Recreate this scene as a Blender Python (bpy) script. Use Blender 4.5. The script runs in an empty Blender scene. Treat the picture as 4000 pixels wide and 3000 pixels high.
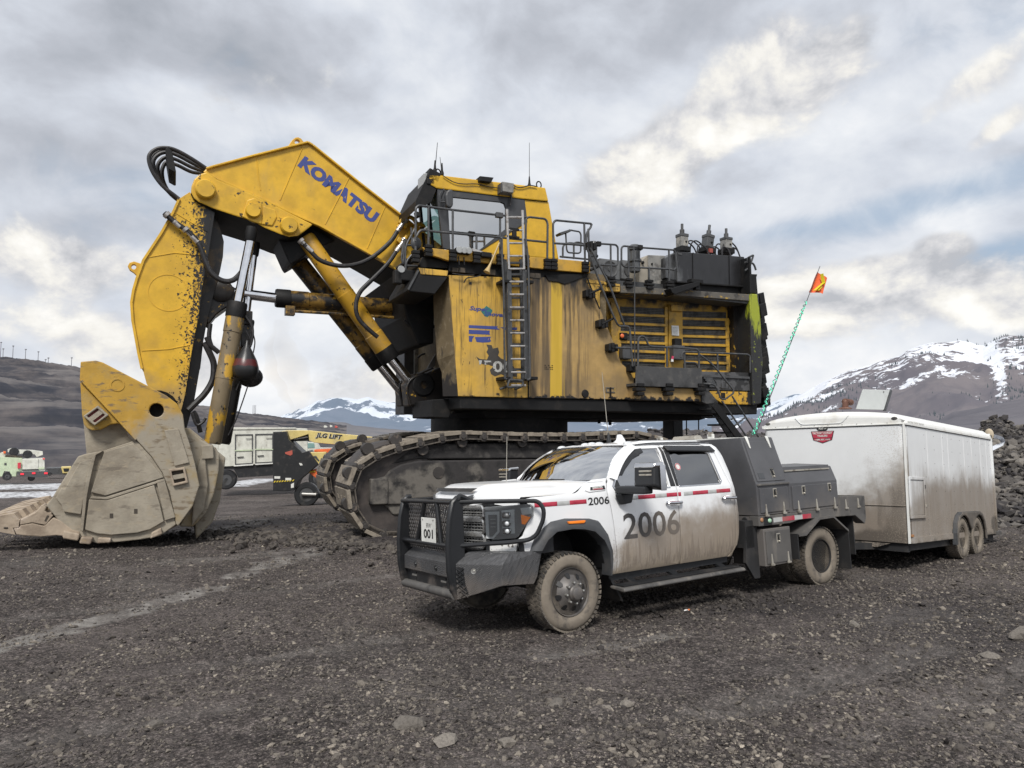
import bpy,bmesh,math,random
import numpy as np
from mathutils import Vector,Matrix,noise as mnoise

random.seed(7);np.random.seed(7)
scene=bpy.context.scene
COL=scene.collection

# ------------------------------------------------------------------ camera geometry
F=2773.0                       # focal length in pixels of the 4000 x 3000 photograph
TH=math.atan(200.0/F)        # the camera looks up a little
HC=1.75                        # eye height
CT,ST=math.cos(TH),math.sin(TH)
CAM=Vector((0,0,HC))

def ray(px,py):
    x=(px-2000)/F;y=-(py-1500)/F
    return Vector((x,CT-y*ST,ST+y*CT))

def at(px,py,depth):
    return CAM+ray(px,py)*depth

class Frame:
    """right handed local frame: x along a machine, y across it (away from us), z up"""
    def __init__(s,o,ax,ay):
        s.o=Vector(o);s.ax=Vector(ax).normalized()
        ay=Vector(ay);ay=ay-s.ax*ay.dot(s.ax)
        s.ay=ay.normalized();s.az=s.ax.cross(s.ay)
    def un(s,px,py,w=0.0):
        r=ray(px,py);c=CAM-s.o
        t=(w-c.dot(s.ay))/r.dot(s.ay)
        p=c+r*t
        return (p.dot(s.ax),w,p.dot(s.az))
    def W(s,p):
        return s.o+s.ax*p[0]+s.ay*p[1]+s.az*p[2]
    def matrix(s):
        m=Matrix.Identity(4)
        for i in range(3):
            m[i][0]=s.ax[i];m[i][1]=s.ay[i];m[i][2]=s.az[i];m[i][3]=s.o[i]
        return m

def zm(x0,y0,x1,w=2212):
    k=(x1-x0)/w
    return lambda x,y:(x0+x*k,y0+y*k)

# survey sheets: sub-areas of the photograph the sizes were measured on
z1=zm(0,1300,1200);z2=zm(400,500,1700);z3=zm(1500,600,2500);z4=zm(1500,1000,2500)
z5=zm(2200,850,3200);z6=zm(2200,1200,3200);z7=zm(1500,1650,2700);z8=zm(2500,1650,3500)
z10=zm(750,1550,1700);z17=zm(3000,1250,4000);z13=zm(0,1880,400);z18=zm(1100,850,1740,1397)
z19=zm(700,850,1180,926);z20=zm(1200,1640,1640,1460);z21=zm(1500,800,1900);zz=zm(0,0,4000,4000)

TR=Frame(at(2249,2469,7.6),ray(6150,1655),ray(150,1890))          # pickup truck
TL=Frame(at(3556,2124,11.1),ray(5114,1937),ray(-470,1815))        # cargo trailer
_a=ray(7850,1710)
SF=Frame(at(2063,1500,17.0),_a,Vector((0,0,1)).cross(_a))         # mining shovel

def S(zf,x,y,w):
    return SF.un(*zf(x,y),w)

def SP(zf,pts,w):
    return [(p[0],p[2])for p in (SF.un(*zf(x,y),w)for x,y in pts)]

# ------------------------------------------------------------------ mesh builder
class MB:
    def __init__(s):
        s.v=[];s.f=[];s.m=[]
    def add(s,vs,fs,mi=0):
        o=len(s.v);s.v.extend([tuple(p)for p in vs])
        for f in fs:
            s.f.append(tuple(i+o for i in f));s.m.append(mi)
        return s
    def box(s,x0,x1,y0,y1,z0,z1,mi=0):
        v=[(x,y,z)for z in (z0,z1)for y in (y0,y1)for x in (x0,x1)]
        return s.add(v,[(0,2,3,1),(4,5,7,6),(0,1,5,4),(2,6,7,3),(0,4,6,2),(1,3,7,5)],mi)
    def obox(s,c,dx,dy,dz,mi=0):
        c,dx,dy,dz=Vector(c),Vector(dx),Vector(dy),Vector(dz)
        v=[c+dx*i+dy*j+dz*k for k in (-1,1)for j in (-1,1)for i in (-1,1)]
        return s.add(v,[(0,2,3,1),(4,5,7,6),(0,1,5,4),(2,6,7,3),(0,4,6,2),(1,3,7,5)],mi)
    def beam(s,p0,p1,w,h,up=(0,0,1),mi=0):
        p0,p1=Vector(p0),Vector(p1);d=(p1-p0);L=d.length;d=d/L
        sd=d.cross(Vector(up))
        if sd.length<1e-4:sd=d.cross(Vector((0,1,0)))
        sd.normalize();u=sd.cross(d)
        return s.obox((p0+p1)/2,d*L/2,sd*w/2,u*h/2,mi)
    def loft(s,rings,close=True,caps=True,mi=0):
        n=len(rings[0]);vs=[p for r in rings for p in r];fs=[]
        for k in range(len(rings)-1):
            for i in range(n if close else n-1):
                j=(i+1)% n
                fs.append((k*n+i,k*n+j,(k+1)*n+j,(k+1)*n+i))
        if caps and close:
            fs.append(tuple(range(n-1,-1,-1)));fs.append(tuple((len(rings)-1)*n+i for i in range(n)))
        return s.add(vs,fs,mi)
    def prism(s,poly,w0,w1,mi=0,w0s=None):
        """poly of (x,z) pulled along y from w0 to w1"""
        a=0
        for i in range(len(poly)):
            x0,z0=poly[i];x1,z1_=poly[(i+1)% len(poly)];a+=x0*z1_-x1*z0
        if a<0:poly=poly[::-1]
        return s.loft([[(x,w0,z)for x,z in poly],[(x,w1,z)for x,z in poly]][::-1]if w1<w0 else
                      [[(x,w0,z)for x,z in poly],[(x,w1,z)for x,z in poly]],mi=mi)
    def prismY(s,poly,x0,x1,mi=0):
        """poly of (y,z) pulled along x"""
        return s.loft([[(x0,y,z)for y,z in poly],[(x1,y,z)for y,z in poly]],mi=mi)
    def prismZ(s,poly,z0,z1,mi=0):
        return s.loft([[(x,y,z0)for x,y in poly],[(x,y,z1)for x,y in poly]],mi=mi)
    def tube(s,path,r,n=8,closed=False,mi=0,caps=True):
        P=[Vector(p)for p in path];m=len(P);rings=[]
        rr=r if isinstance(r,(list,tuple))else [r]*m
        up=None
        for i in range(m):
            if closed:t=(P[(i+1)% m]-P[i-1])
            else:t=(P[min(i+1,m-1)]-P[max(i-1,0)])
            if t.length<1e-9:t=Vector((0,0,1))
            t.normalize()
            if up is None:
                up=Vector((0,0,1))if abs(t.z)<0.9 else Vector((1,0,0))
            u=(up-t*up.dot(t))
            if u.length<1e-6:u=t.orthogonal()
            u.normalize();w=t.cross(u);up=u
            k=1.0
            if 0<i<m-1 and not closed:
                a=(P[i]-P[i-1]).normalized();b=(P[i+1]-P[i]).normalized()
                k=1/max(0.6,math.sqrt(max(0.0,(1+a.dot(b))/2)))
            rings.append([P[i]+(u*math.cos(2*math.pi*j/n)+w*math.sin(2*math.pi*j/n))*rr[i]*(k if i else 1)for j in range(n)])
        if closed:rings.append(rings[0])
        return s.loft(rings,caps=caps and not closed,mi=mi)
    def cyl(s,p0,p1,r0,r1=None,n=16,mi=0,caps=True):
        return s.tube([p0,p1],[r0,r0 if r1 is None else r1],n,mi=mi,caps=caps)
    def lathe(s,prof,o,axis,n=24,mi=0,up=None,closed=False):
        """prof of (radius, height) about axis through o"""
        a=Vector(axis).normalized();u=Vector(up)if up else a.orthogonal();u=(u-a*u.dot(a)).normalized();w=a.cross(u);o=Vector(o)
        rings=[[o+a*h+(u*math.cos(2*math.pi*j/n)+w*math.sin(2*math.pi*j/n))*r for j in range(n)]for r,h in prof]
        if closed:rings.append(rings[0])
        return s.loft(rings,caps=not closed,mi=mi)
    def sphere(s,c,r,sc=(1,1,1),nu=12,nv=8,mi=0):
        c=Vector(c);vs=[c+Vector((0,0,r*sc[2]))];fs=[]
        for i in range(1,nv):
            t=math.pi*i/nv
            for j in range(nu):
                p=2*math.pi*j/nu
                vs.append(c+Vector((r*sc[0]*math.sin(t)*math.cos(p),r*sc[1]*math.sin(t)*math.sin(p),r*sc[2]*math.cos(t))))
        vs.append(c-Vector((0,0,r*sc[2])))
        for j in range(nu):fs.append((0,1+j,1+(j+1)% nu))
        for i in range(nv-2):
            for j in range(nu):
                a=1+i*nu+j;b=1+i*nu+(j+1)% nu
                fs.append((a,a+nu,b+nu,b))
        o=1+(nv-2)*nu
        for j in range(nu):fs.append((o+(j+1)% nu,o+j,len(vs)-1))
        return s.add(vs,fs,mi)
    def grid(s,pts,mi=0,flip=False):
        """pts[i][j] -> quads"""
        n=len(pts[0]);vs=[p for r in pts for p in r];fs=[]
        for i in range(len(pts)-1):
            for j in range(n-1):
                q=(i*n+j,i*n+j+1,(i+1)*n+j+1,(i+1)*n+j)
                fs.append(q[::-1]if flip else q)
        return s.add(vs,fs,mi)
    def text(s,txt,size,put,bold=0.0,shear=0.0,space=1.0,depth=0.0,mi=0,align='LEFT',xs=1.0):
        """letters laid out in (a,b) metres and placed through put(a,b,h)"""
        cu=bpy.data.curves.new('t','FONT');cu.body=txt;cu.size=size;cu.offset=bold;cu.shear=shear
        cu.space_character=space;cu.align_x=align;cu.resolution_u=3;cu.fill_mode='FRONT'
        ob=bpy.data.objects.new('t',cu);COL.objects.link(ob)
        dg=bpy.context.evaluated_depsgraph_get();me=bpy.data.meshes.new_from_object(ob.evaluated_get(dg))
        vs=[put(v.co.x*xs,v.co.y,0.0)for v in me.vertices];fs=[tuple(p.vertices)for p in me.polygons]
        s.add(vs,fs,mi)
        bpy.data.objects.remove(ob);bpy.data.curves.remove(cu);bpy.data.meshes.remove(me)
        return s
    def build(s,name,mat,parent=None,bevel=0.0,smooth=False,seg=2,ang=35,sub=0,recalc=True,weld=False):
        me=bpy.data.meshes.new(name)
        me.from_pydata(s.v,[],s.f)
        mats=mat if isinstance(mat,(list,tuple))else [mat]
        for mm in mats:me.materials.append(mm)
        if len(mats)>1:me.polygons.foreach_set('material_index',s.m)
        if recalc or weld:
            bm=bmesh.new();bm.from_mesh(me)
            if weld:bmesh.ops.remove_doubles(bm,verts=bm.verts,dist=1e-4)
            if recalc:bmesh.ops.recalc_face_normals(bm,faces=bm.faces)
            bm.to_mesh(me);bm.free()
        if smooth:
            me.polygons.foreach_set('use_smooth',[True]*len(me.polygons))
            if smooth != 'all':
                try:me.set_sharp_from_angle(angle=math.radians(ang))
                except Exception:pass
        me.update()
        o=bpy.data.objects.new(name,me);COL.objects.link(o)
        if parent is not None:o.parent=parent
        if bevel:
            b=o.modifiers.new('bevel','BEVEL');b.width=bevel;b.segments=seg;b.limit_method='ANGLE';b.angle_limit=math.radians(40);b.harden_normals=False
        if sub:
            m_=o.modifiers.new('sub','SUBSURF');m_.levels=sub;m_.render_levels=sub
        return o

def tag(o,label=None,cat=None,group=None,kind=None):
    if label:o['label']=label
    if cat:o['category']=cat
    if group:o['group']=group
    if kind:o['kind']=kind
    return o

def empty(name,m=None,parent=None):
    o=bpy.data.objects.new(name,None);COL.objects.link(o);o.empty_display_size=0.3
    if parent is not None:o.parent=parent
    if m is not None:o.matrix_local=m
    return o

def dup(o,m,parent):
    c=o.copy();COL.objects.link(c);c.parent=parent;c.matrix_local=m
    return c

def dup_tree(root):
    r=root.copy();COL.objects.link(r)
    for ch in list(root.children):
        c=ch.copy();COL.objects.link(c);c.parent=r
        for g in list(ch.children):
            d=g.copy();COL.objects.link(d);d.parent=c
    return r

def arc_path(pts,r,n=5):
    """polyline with rounded corners"""
    P=[Vector(p)for p in pts];out=[P[0]]
    for i in range(1,len(P)-1):
        a=(P[i-1]-P[i]);b=(P[i+1]-P[i]);d=min(r,a.length*0.49,b.length*0.49)
        A=P[i]+a.normalized()*d;B=P[i]+b.normalized()*d
        for k in range(n+1):
            t=k/n
            out.append(A*(1-t)**2+P[i]*2*t*(1-t)+B*t*t)
    out.append(P[-1])
    return out

def spline(pts,n=6):
    P=[Vector(p)for p in pts];out=[]
    for i in range(len(P)-1):
        p0=P[max(i-1,0)];p1=P[i];p2=P[i+1];p3=P[min(i+2,len(P)-1)]
        for k in range(n):
            t=k/n
            out.append(0.5*((2*p1)+(p2-p0)*t+(2*p0-5*p1+4*p2-p3)*t*t+(3*p1-p0-3*p2+p3)*t**3))
    out.append(P[-1])
    return out

# ------------------------------------------------------------------ materials
def N(nt,t,**kw):
    n=nt.nodes.new(t)
    for k,v in kw.items():setattr(n,k,v)
    return n

def new_mat(name):
    m=bpy.data.materials.new(name);m.use_nodes=True
    nt=m.node_tree;nt.nodes.clear()
    out=N(nt,'ShaderNodeOutputMaterial');b=N(nt,'ShaderNodeBsdfPrincipled')
    nt.links.new(b.outputs[0],out.inputs[0])
    return m,nt,b

def math_n(nt,op,a,b=None,clamp=False):
    n=N(nt,'ShaderNodeMath',operation=op);n.use_clamp=clamp
    for i,x in enumerate((a,b)):
        if x is None:continue
        if isinstance(x,(int,float)):n.inputs[i].default_value=x
        else:nt.links.new(x,n.inputs[i])
    return n.outputs[0]

def mapr(nt,v,a,b,c=0.0,d=1.0,smooth=True):
    n=N(nt,'ShaderNodeMapRange');n.interpolation_type='SMOOTHSTEP' if smooth else 'LINEAR'
    nt.links.new(v,n.inputs[0])
    for i,x in enumerate((a,b,c,d)):n.inputs[i+1].default_value=x
    return n.outputs[0]

def noise_n(nt,co,scale,detail=4,rough=0.55,sc=(1,1,1),off=(0,0,0),lac=2.0):
    m=N(nt,'ShaderNodeMapping');m.inputs['Scale'].default_value=sc;m.inputs['Location'].default_value=off
    nt.links.new(co,m.inputs[0])
    n=N(nt,'ShaderNodeTexNoise');n.inputs['Scale'].default_value=scale;n.inputs['Detail'].default_value=detail
    n.inputs['Roughness'].default_value=rough;n.inputs['Lacunarity'].default_value=lac
    nt.links.new(m.outputs[0],n.inputs['Vector'])
    return n.outputs[0]

def mixc(nt,fac,a,b):
    n=N(nt,'ShaderNodeMix',data_type='RGBA')
    for sock,x in ((n.inputs[0],fac),(n.inputs[6],a),(n.inputs[7],b)):
        if isinstance(x,(int,float)):sock.default_value=x
        elif isinstance(x,tuple):sock.default_value=(*x[:3],1)
        else:nt.links.new(x,sock)
    return n.outputs[2]

def coords(nt,rnd=False,world=False):
    if world:
        g=N(nt,'ShaderNodeNewGeometry');return g.outputs['Position']
    c=N(nt,'ShaderNodeTexCoord').outputs['Object']
    if rnd:
        r=N(nt,'ShaderNodeObjectInfo').outputs['Random']
        r=math_n(nt,'MULTIPLY',r,53.0)
        v=N(nt,'ShaderNodeCombineXYZ')
        for i in range(3):nt.links.new(r,v.inputs[i])
        a=N(nt,'ShaderNodeVectorMath',operation='ADD');nt.links.new(c,a.inputs[0]);nt.links.new(v.outputs[0],a.inputs[1])
        return a.outputs[0]
    return c

def grunge(name,base,rough=0.5,layers=(),metallic=0.0,bump=0.0,bscale=30.0,rnd=False,var=0.12,coat=0.0,spec=0.5):
    """base paint under dirt layers.
    layer: dict(c=colour, s=noise scale, sc=stretch, lo, hi, a=amount, g=[(axis,from,to)..] , gw=weight of gradient, r=roughness)"""
    m,nt,b=new_mat(name)
    co=coords(nt,rnd)
    n0=noise_n(nt,co,3.0,5,0.6)
    col=mixc(nt,mapr(nt,n0,0.3,0.7,0,1),tuple(x*(1-var)for x in base),tuple(min(1,x*(1+var))for x in base))
    rg=rough;rsock=None
    sep=N(nt,'ShaderNodeSeparateXYZ');nt.links.new(N(nt,'ShaderNodeTexCoord').outputs['Object'],sep.inputs[0])
    for k,L in enumerate(layers):
        t=noise_n(nt,co,L.get('s',3),L.get('d',6),L.get('ro',0.6),L.get('sc',(1,1,1)),off=(k*7.3,k*3.1,k*5.7))
        if L.get('g'):
            p=None
            for ax,a0,a1 in L['g']:
                q=mapr(nt,sep.outputs['xyz'.index(ax)],a0,a1,smooth=False)
                p=q if p is None else math_n(nt,'MULTIPLY',p,q)
            if L.get('mul'):
                t2=mapr(nt,t,L['lo'],L['hi']);fac=math_n(nt,'MULTIPLY',t2,p)
            else:
                t=math_n(nt,'ADD',t,math_n(nt,'MULTIPLY',math_n(nt,'SUBTRACT',p,0.5),L.get('gw',0.6)))
                fac=mapr(nt,t,L['lo'],L['hi'])
        else:
            fac=mapr(nt,t,L['lo'],L['hi'])
        if L.get('a',1)!= 1:fac=math_n(nt,'MULTIPLY',fac,L['a'])
        col=mixc(nt,fac,col,L['c'])
        if 'r' in L:
            mm=N(nt,'ShaderNodeMix');nt.links.new(fac,mm.inputs[0])
            if rsock is None:mm.inputs[2].default_value=rough
            else:nt.links.new(rsock,mm.inputs[2])
            mm.inputs[3].default_value=L['r'];rsock=mm.outputs[0]
    nt.links.new(col,b.inputs['Base Color'])
    if rsock is None:b.inputs['Roughness'].default_value=rough
    else:nt.links.new(rsock,b.inputs['Roughness'])
    b.inputs['Metallic'].default_value=metallic
    b.inputs['Specular IOR Level'].default_value=spec
    if coat:b.inputs['Coat Weight'].default_value=coat;b.inputs['Coat Roughness'].default_value=0.08
    if bump:
        nb=noise_n(nt,co,bscale,6,0.65)
        bn=N(nt,'ShaderNodeBump');bn.inputs['Strength'].default_value=bump;bn.inputs['Distance'].default_value=0.02
        nt.links.new(nb,bn.inputs['Height']);nt.links.new(bn.outputs[0],b.inputs['Normal'])
    return m

def plain(name,c,rough=0.5,metallic=0.0,emit=0.0,alpha=1.0,trans=0.0,var=0.08):
    m,nt,b=new_mat(name)
    co=coords(nt)
    n0=noise_n(nt,co,6.0,4,0.6)
    col=mixc(nt,mapr(nt,n0,0.3,0.7),tuple(x*(1-var)for x in c),tuple(min(1,x*(1+var))for x in c))
    nt.links.new(col,b.inputs['Base Color'])
    b.inputs['Roughness'].default_value=rough;b.inputs['Metallic'].default_value=metallic
    if emit:
        b.inputs['Emission Color'].default_value=(*c,1);b.inputs['Emission Strength'].default_value=emit
    if trans:b.inputs['Transmission Weight'].default_value=trans
    b.inputs['Alpha'].default_value=alpha
    return m

def glass(name,c,rough=0.03,alpha=0.35,spec=1.0):
    """tinted pane: part see-through, part mirror"""
    m=bpy.data.materials.new(name);m.use_nodes=True;nt=m.node_tree;nt.nodes.clear()
    out=N(nt,'ShaderNodeOutputMaterial')
    tr=N(nt,'ShaderNodeBsdfTransparent');tr.inputs[0].default_value=(*c,1)
    gl=N(nt,'ShaderNodeBsdfGlossy');gl.inputs['Roughness'].default_value=rough
    fr=N(nt,'ShaderNodeFresnel');fr.inputs[0].default_value=1.5
    f2=math_n(nt,'ADD',math_n(nt,'MULTIPLY',fr.outputs[0],1.1),alpha,clamp=True)
    mx=N(nt,'ShaderNodeMixShader');nt.links.new(f2,mx.inputs[0]);nt.links.new(tr.outputs[0],mx.inputs[1]);nt.links.new(gl.outputs[0],mx.inputs[2])
    nt.links.new(mx.outputs[0],out.inputs[0])
    return m

# ================================================================== camera, light, sky
cd=bpy.data.cameras.new('camera');cam=bpy.data.objects.new('camera',cd);COL.objects.link(cam)
cd.sensor_width=36;cd.lens=36*F/4000;cd.clip_start=0.1;cd.clip_end=60000
cam.location=CAM;cam.rotation_euler=(math.pi/2+TH,0,0)
scene.camera=cam

SUN_AZ,SUN_EL=186.0,47.0       # compass degrees clockwise from straight ahead: behind us
sl=bpy.data.lights.new('sun','SUN');sun=bpy.data.objects.new('sun',sl);COL.objects.link(sun)
sl.energy=3.2;sl.angle=math.radians(15);sl.color=(1.0,0.965,0.91)
_d=Vector((math.sin(math.radians(SUN_AZ))*math.cos(math.radians(SUN_EL)),math.cos(math.radians(SUN_AZ))*math.cos(math.radians(SUN_EL)),math.sin(math.radians(SUN_EL))))
sun.rotation_euler=_d.to_track_quat('Z','Y').to_euler();sun.location=(-20,-20,30)

def angles(px,py):
    r=ray(px,py).normalized()
    return math.atan2(r.x,r.y),math.asin(r.z)

def build_sky():
    w=bpy.data.worlds.new('World');scene.world=w;w.use_nodes=True
    nt=w.node_tree;nt.nodes.clear()
    out=N(nt,'ShaderNodeOutputWorld')
    sky=N(nt,'ShaderNodeTexSky');sky.sky_type='NISHITA';sky.sun_disc=False
    sky.sun_elevation=math.radians(SUN_EL);sky.sun_rotation=math.radians(SUN_AZ);sky.dust_density=2.0;sky.air_density=1.0
    bg1=N(nt,'ShaderNodeBackground');bg1.inputs[1].default_value=0.11;nt.links.new(sky.outputs[0],bg1.inputs[0])
    d=N(nt,'ShaderNodeTexCoord').outputs['Generated']
    sp=N(nt,'ShaderNodeSeparateXYZ');nt.links.new(d,sp.inputs[0])
    X,Y,Z=sp.outputs
    az=math_n(nt,'ARCTAN2',X,Y)
    el=math_n(nt,'ARCSINE',Z)
    av=N(nt,'ShaderNodeCombineXYZ');nt.links.new(az,av.inputs[0]);nt.links.new(math_n(nt,'MULTIPLY',el,1.3),av.inputs[1])
    def nz(scale,det,ro,off,dist=0.0,sc=(1,1,1),rot=0.0):
        m=N(nt,'ShaderNodeMapping');m.inputs['Location'].default_value=off;m.inputs['Scale'].default_value=sc;m.inputs['Rotation'].default_value=(0,0,rot);nt.links.new(av.outputs[0],m.inputs[0])
        n=N(nt,'ShaderNodeTexNoise');n.inputs['Scale'].default_value=scale;n.inputs['Detail'].default_value=det;n.inputs['Roughness'].default_value=ro
        n.inputs['Distortion'].default_value=dist;nt.links.new(m.outputs[0],n.inputs['Vector'])
        return math_n(nt,'SUBTRACT',n.outputs[0],0.5)
    add=lambda x,y:math_n(nt,'ADD',x,y)
    mul=lambda x,y:math_n(nt,'MULTIPLY',x,y)
    sub_=lambda x,y:math_n(nt,'SUBTRACT',x,y)
    def blob(px,py,sx,sy,rot=0.0):
        a0,e0=angles(px,py)
        u=sub_(az,a0);v=sub_(el,e0)
        c,s_=math.cos(math.radians(rot)),math.sin(math.radians(rot))
        uu=math_n(nt,'DIVIDE',add(mul(u,c),mul(v,s_)),math.radians(sx));vv=math_n(nt,'DIVIDE',sub_(mul(v,c),mul(u,s_)),math.radians(sy))
        return math_n(nt,'POWER',2.718,mul(add(mul(uu,uu),mul(vv,vv)),-1.0))
    def total(lst):
        t=None
        for amp,*b in lst:
            q=mul(blob(*b),amp);t=q if t is None else add(t,q)
        return t
    # grey layer cloud, its light and dark masses
    soft=nz(2.6,8,.50,(3.1,1.7,.4),.2,sc=(.9,1.1,1),rot=-.35);soft2=nz(2.6,8,.50,(3.1,1.735,.4),.2,sc=(.9,1.1,1),rot=-.35);det=nz(9,8,.58,(1.2,4.7,0),.5)
    shade=total([(-.30,450,120,13,4.5),(-.22,1300,330,10,2.6),(-.26,1980,120,9,3.4,-15),(-.16,100,520,9,2.2),(-.18,2600,120,8,2.5,20),(-.16,3300,640,12,2.2,18),(.16,780,350,5,2.4),(.22,1150,1150,12,6),(.16,1500,620,16,4),(.20,2000,1560,70,5),(-.10,3650,1240,6,1.3),(.10,3000,1350,8,3),(-.10,1190,1400,4,1.6)])
    B=add(add(mul(soft,1.15),mul(det,.44)),add(add(mul(sub_(soft,soft2),1.7),shade),.575))
    cr=N(nt,'ShaderNodeValToRGB');nt.links.new(B,cr.inputs[0]);e=cr.color_ramp.elements
    e[0].position=.05;e[0].color=(.35,.375,.42,1);e[1].position=1.0;e[1].color=(.93,.925,.92,1)
    for p,c in ((.32,(.48,.505,.56)),(.55,(.62,.655,.72)),(.78,(.76,.785,.825))):
        q=e.new(p);q.color=(*c,1)
    bg2=N(nt,'ShaderNodeBackground');nt.links.new(cr.outputs[0],bg2.inputs[0]);bg2.inputs[1].default_value=1.10
    # blue gaps
    blue=total([(.85,3740,1080,4.6,1.7),(.55,3640,790,10,2.0,8),(.42,3970,1000,3.2,2.2),(.26,3900,60,7,3),(.24,1200,620,12,2.0),(.22,500,700,8,2.0),(.30,3000,900,5,1.2,5),(.2,2500,850,8,1.5)])
    gap=mapr(nt,sub_(blue,add(mul(soft,1.3),mul(det,.7))),.15,.60,0.0,.92)
    bg3=N(nt,'ShaderNodeBackground');bg3.inputs[0].default_value=(.42,.53,.67,1);bg3.inputs[1].default_value=1.0
    mx=N(nt,'ShaderNodeMixShader');mx.inputs[0].default_value=.85;nt.links.new(bg1.outputs[0],mx.inputs[1]);nt.links.new(bg3.outputs[0],mx.inputs[2])
    mx2=N(nt,'ShaderNodeMixShader');nt.links.new(gap,mx2.inputs[0]);nt.links.new(bg2.outputs[0],mx2.inputs[1]);nt.links.new(mx.outputs[0],mx2.inputs[2])
    # heaped white and cream clouds in front of it, lit from above right
    p1=nz(5.2,10,.57,(.3,.9,0),.25);p2=nz(5.2,10,.57,(.285,.865,0),.25);fine=nz(17,8,.62,(4,2,0),.4)
    heap_=total([(.62,2750,500,10.5,3.2,32),(.30,2350,680,6,2.4,15),(.40,3300,190,5,2.0,40),(.72,200,1010,5.0,2.1),(.40,60,1280,6,2.2),(.80,3330,1120,8.0,2.1,6),(.45,2900,1300,8,2.0),(.62,3690,950,2.0,1.0),(.55,3800,330,5.5,1.6,22),(.50,3890,510,3.4,.9,25),(.55,3950,1180,4,1.8),(.42,1200,1080,9,4.5),(.45,700,1400,6,2.5),(.40,1500,1450,8,3),(.40,880,320,3.5,2.2),(.35,2880,900,1.6,1.0),(.3,2300,1550,20,1.6)])
    hm=add(add(heap_,mul(p1,1.45)),mul(fine,.34))
    mask=mapr(nt,hm,.20,.48)
    lit=add(add(mul(sub_(p1,p2),3.0),mul(fine,.35)),add(mul(sub_(hm,.5),.50),.50))
    cr2=N(nt,'ShaderNodeValToRGB');nt.links.new(lit,cr2.inputs[0]);e=cr2.color_ramp.elements
    e[0].position=.12;e[0].color=(.50,.515,.55,1);e[1].position=.95;e[1].color=(1.0,.985,.945,1)
    for p,c in ((.42,(.70,.70,.715)),(.66,(.885,.865,.82))):
        q=e.new(p);q.color=(*c,1)
    bg4=N(nt,'ShaderNodeBackground');nt.links.new(cr2.outputs[0],bg4.inputs[0]);bg4.inputs[1].default_value=1.04
    mx3=N(nt,'ShaderNodeMixShader');nt.links.new(mask,mx3.inputs[0]);nt.links.new(mx2.outputs[0],mx3.inputs[1]);nt.links.new(bg4.outputs[0],mx3.inputs[2])
    nt.links.new(mx3.outputs[0],out.inputs[0])
build_sky()

scene.view_settings.view_transform='Standard';scene.view_settings.look='None';scene.view_settings.exposure=0
scene.render.engine='CYCLES'
cy=scene.cycles
cy.use_denoising=True
cy.max_bounces=6;cy.diffuse_bounces=2;cy.glossy_bounces=3;cy.transparent_max_bounces=8;cy.transmission_bounces=3
try:cy.denoiser='OPENIMAGEDENOISE';cy.denoising_prefilter='ACCURATE'
except Exception:pass

# ================================================================== numpy noise
_perm=np.random.RandomState(3).permutation(4096).astype(np.int64)
def _hash(ix,iy,k):
    return _perm[(_perm[(ix+131*k)& 4095]+iy)& 4095]
def gnoise(x,y,k=0):
    x=np.asarray(x,float);y=np.asarray(y,float)
    ix=np.floor(x).astype(np.int64);iy=np.floor(y).astype(np.int64);fx=x-ix;fy=y-iy
    u=fx*fx*fx*(fx*(fx*6-15)+10);v=fy*fy*fy*(fy*(fy*6-15)+10)
    def g(a,b,dx,dy):
        t=_hash(a,b,k)*(2*math.pi/4096.0);return np.cos(t)*dx+np.sin(t)*dy
    n00=g(ix,iy,fx,fy);n10=g(ix+1,iy,fx-1,fy);n01=g(ix,iy+1,fx,fy-1);n11=g(ix+1,iy+1,fx-1,fy-1)
    return 1.4*((n00*(1-u)+n10*u)*(1-v)+(n01*(1-u)+n11*u)*v)
def fbm(x,y,octv=5,k=0,gain=0.5,ridged=False):
    t=0;a=1.0;s=0
    for i in range(octv):
        n=gnoise(np.asarray(x)*2**i,np.asarray(y)*2**i,k+i)
        t=t+a*((1-2*np.abs(n))if ridged else n);s+=a;a *= gain
    return t/s
def sstep(a,b,x):
    t=np.clip((x-a)/(b-a),0,1);return t*t*(3-2*t)

# ================================================================== ground
_gp=[(0,0,0.0),(0,3,-0.06),(-4,4,-0.12),(4,4,-0.06),(0.68,7.77,-0.352),(-0.45,9.45,-0.465),(4.45,10.3,-0.36),(3.3,12.0,-0.46),(7.9,12.75,-0.45),(6.4,14.3,-0.52),
       (-2.9,15.5,-0.50),(0.8,17.0,-0.48),(5.2,18.8,-0.46),(-5,20,-0.7),(3,23,-0.6),(-7,14,-0.50),(-8.5,14.2,-0.45),(-9.5,17,-0.62),(-12,33,-1.55),(-20,53,-1.9),(-9,30,-1.2),(-8,28,-1.1),(2,35,-1.0),(14,25,-0.35),(11,14,-0.3),(8,6,0.0),(-9,6,-0.2),
       (20,40,0.0),(0,60,-2.2),(-45,60,-2.2),(40,60,0.0),(-25,20,-0.7),(25,10,0.1),(-20,0,0),(20,-5,0.2),(0,-20,0.3),(0,100,-3.5),(-70,100,-3.8),(70,100,-1.5)]
def _tps_fit(P):
    P=np.array(P,float);n=len(P);XY=P[:,:2]/20
    d=np.linalg.norm(XY[:,None]-XY[None],axis=2);K=np.where(d>0,d*d*np.log(d+1e-12),0)+np.eye(n)*2e-3
    A=np.zeros((n+3,n+3));A[:n,:n]=K;A[:n,n]=1;A[:n,n+1:]=XY;A[n,:n]=1;A[n+1:,:n]=XY.T
    return XY,np.linalg.solve(A,np.concatenate([P[:,2],np.zeros(3)]))
_GXY,_GW=_tps_fit(_gp)
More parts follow.
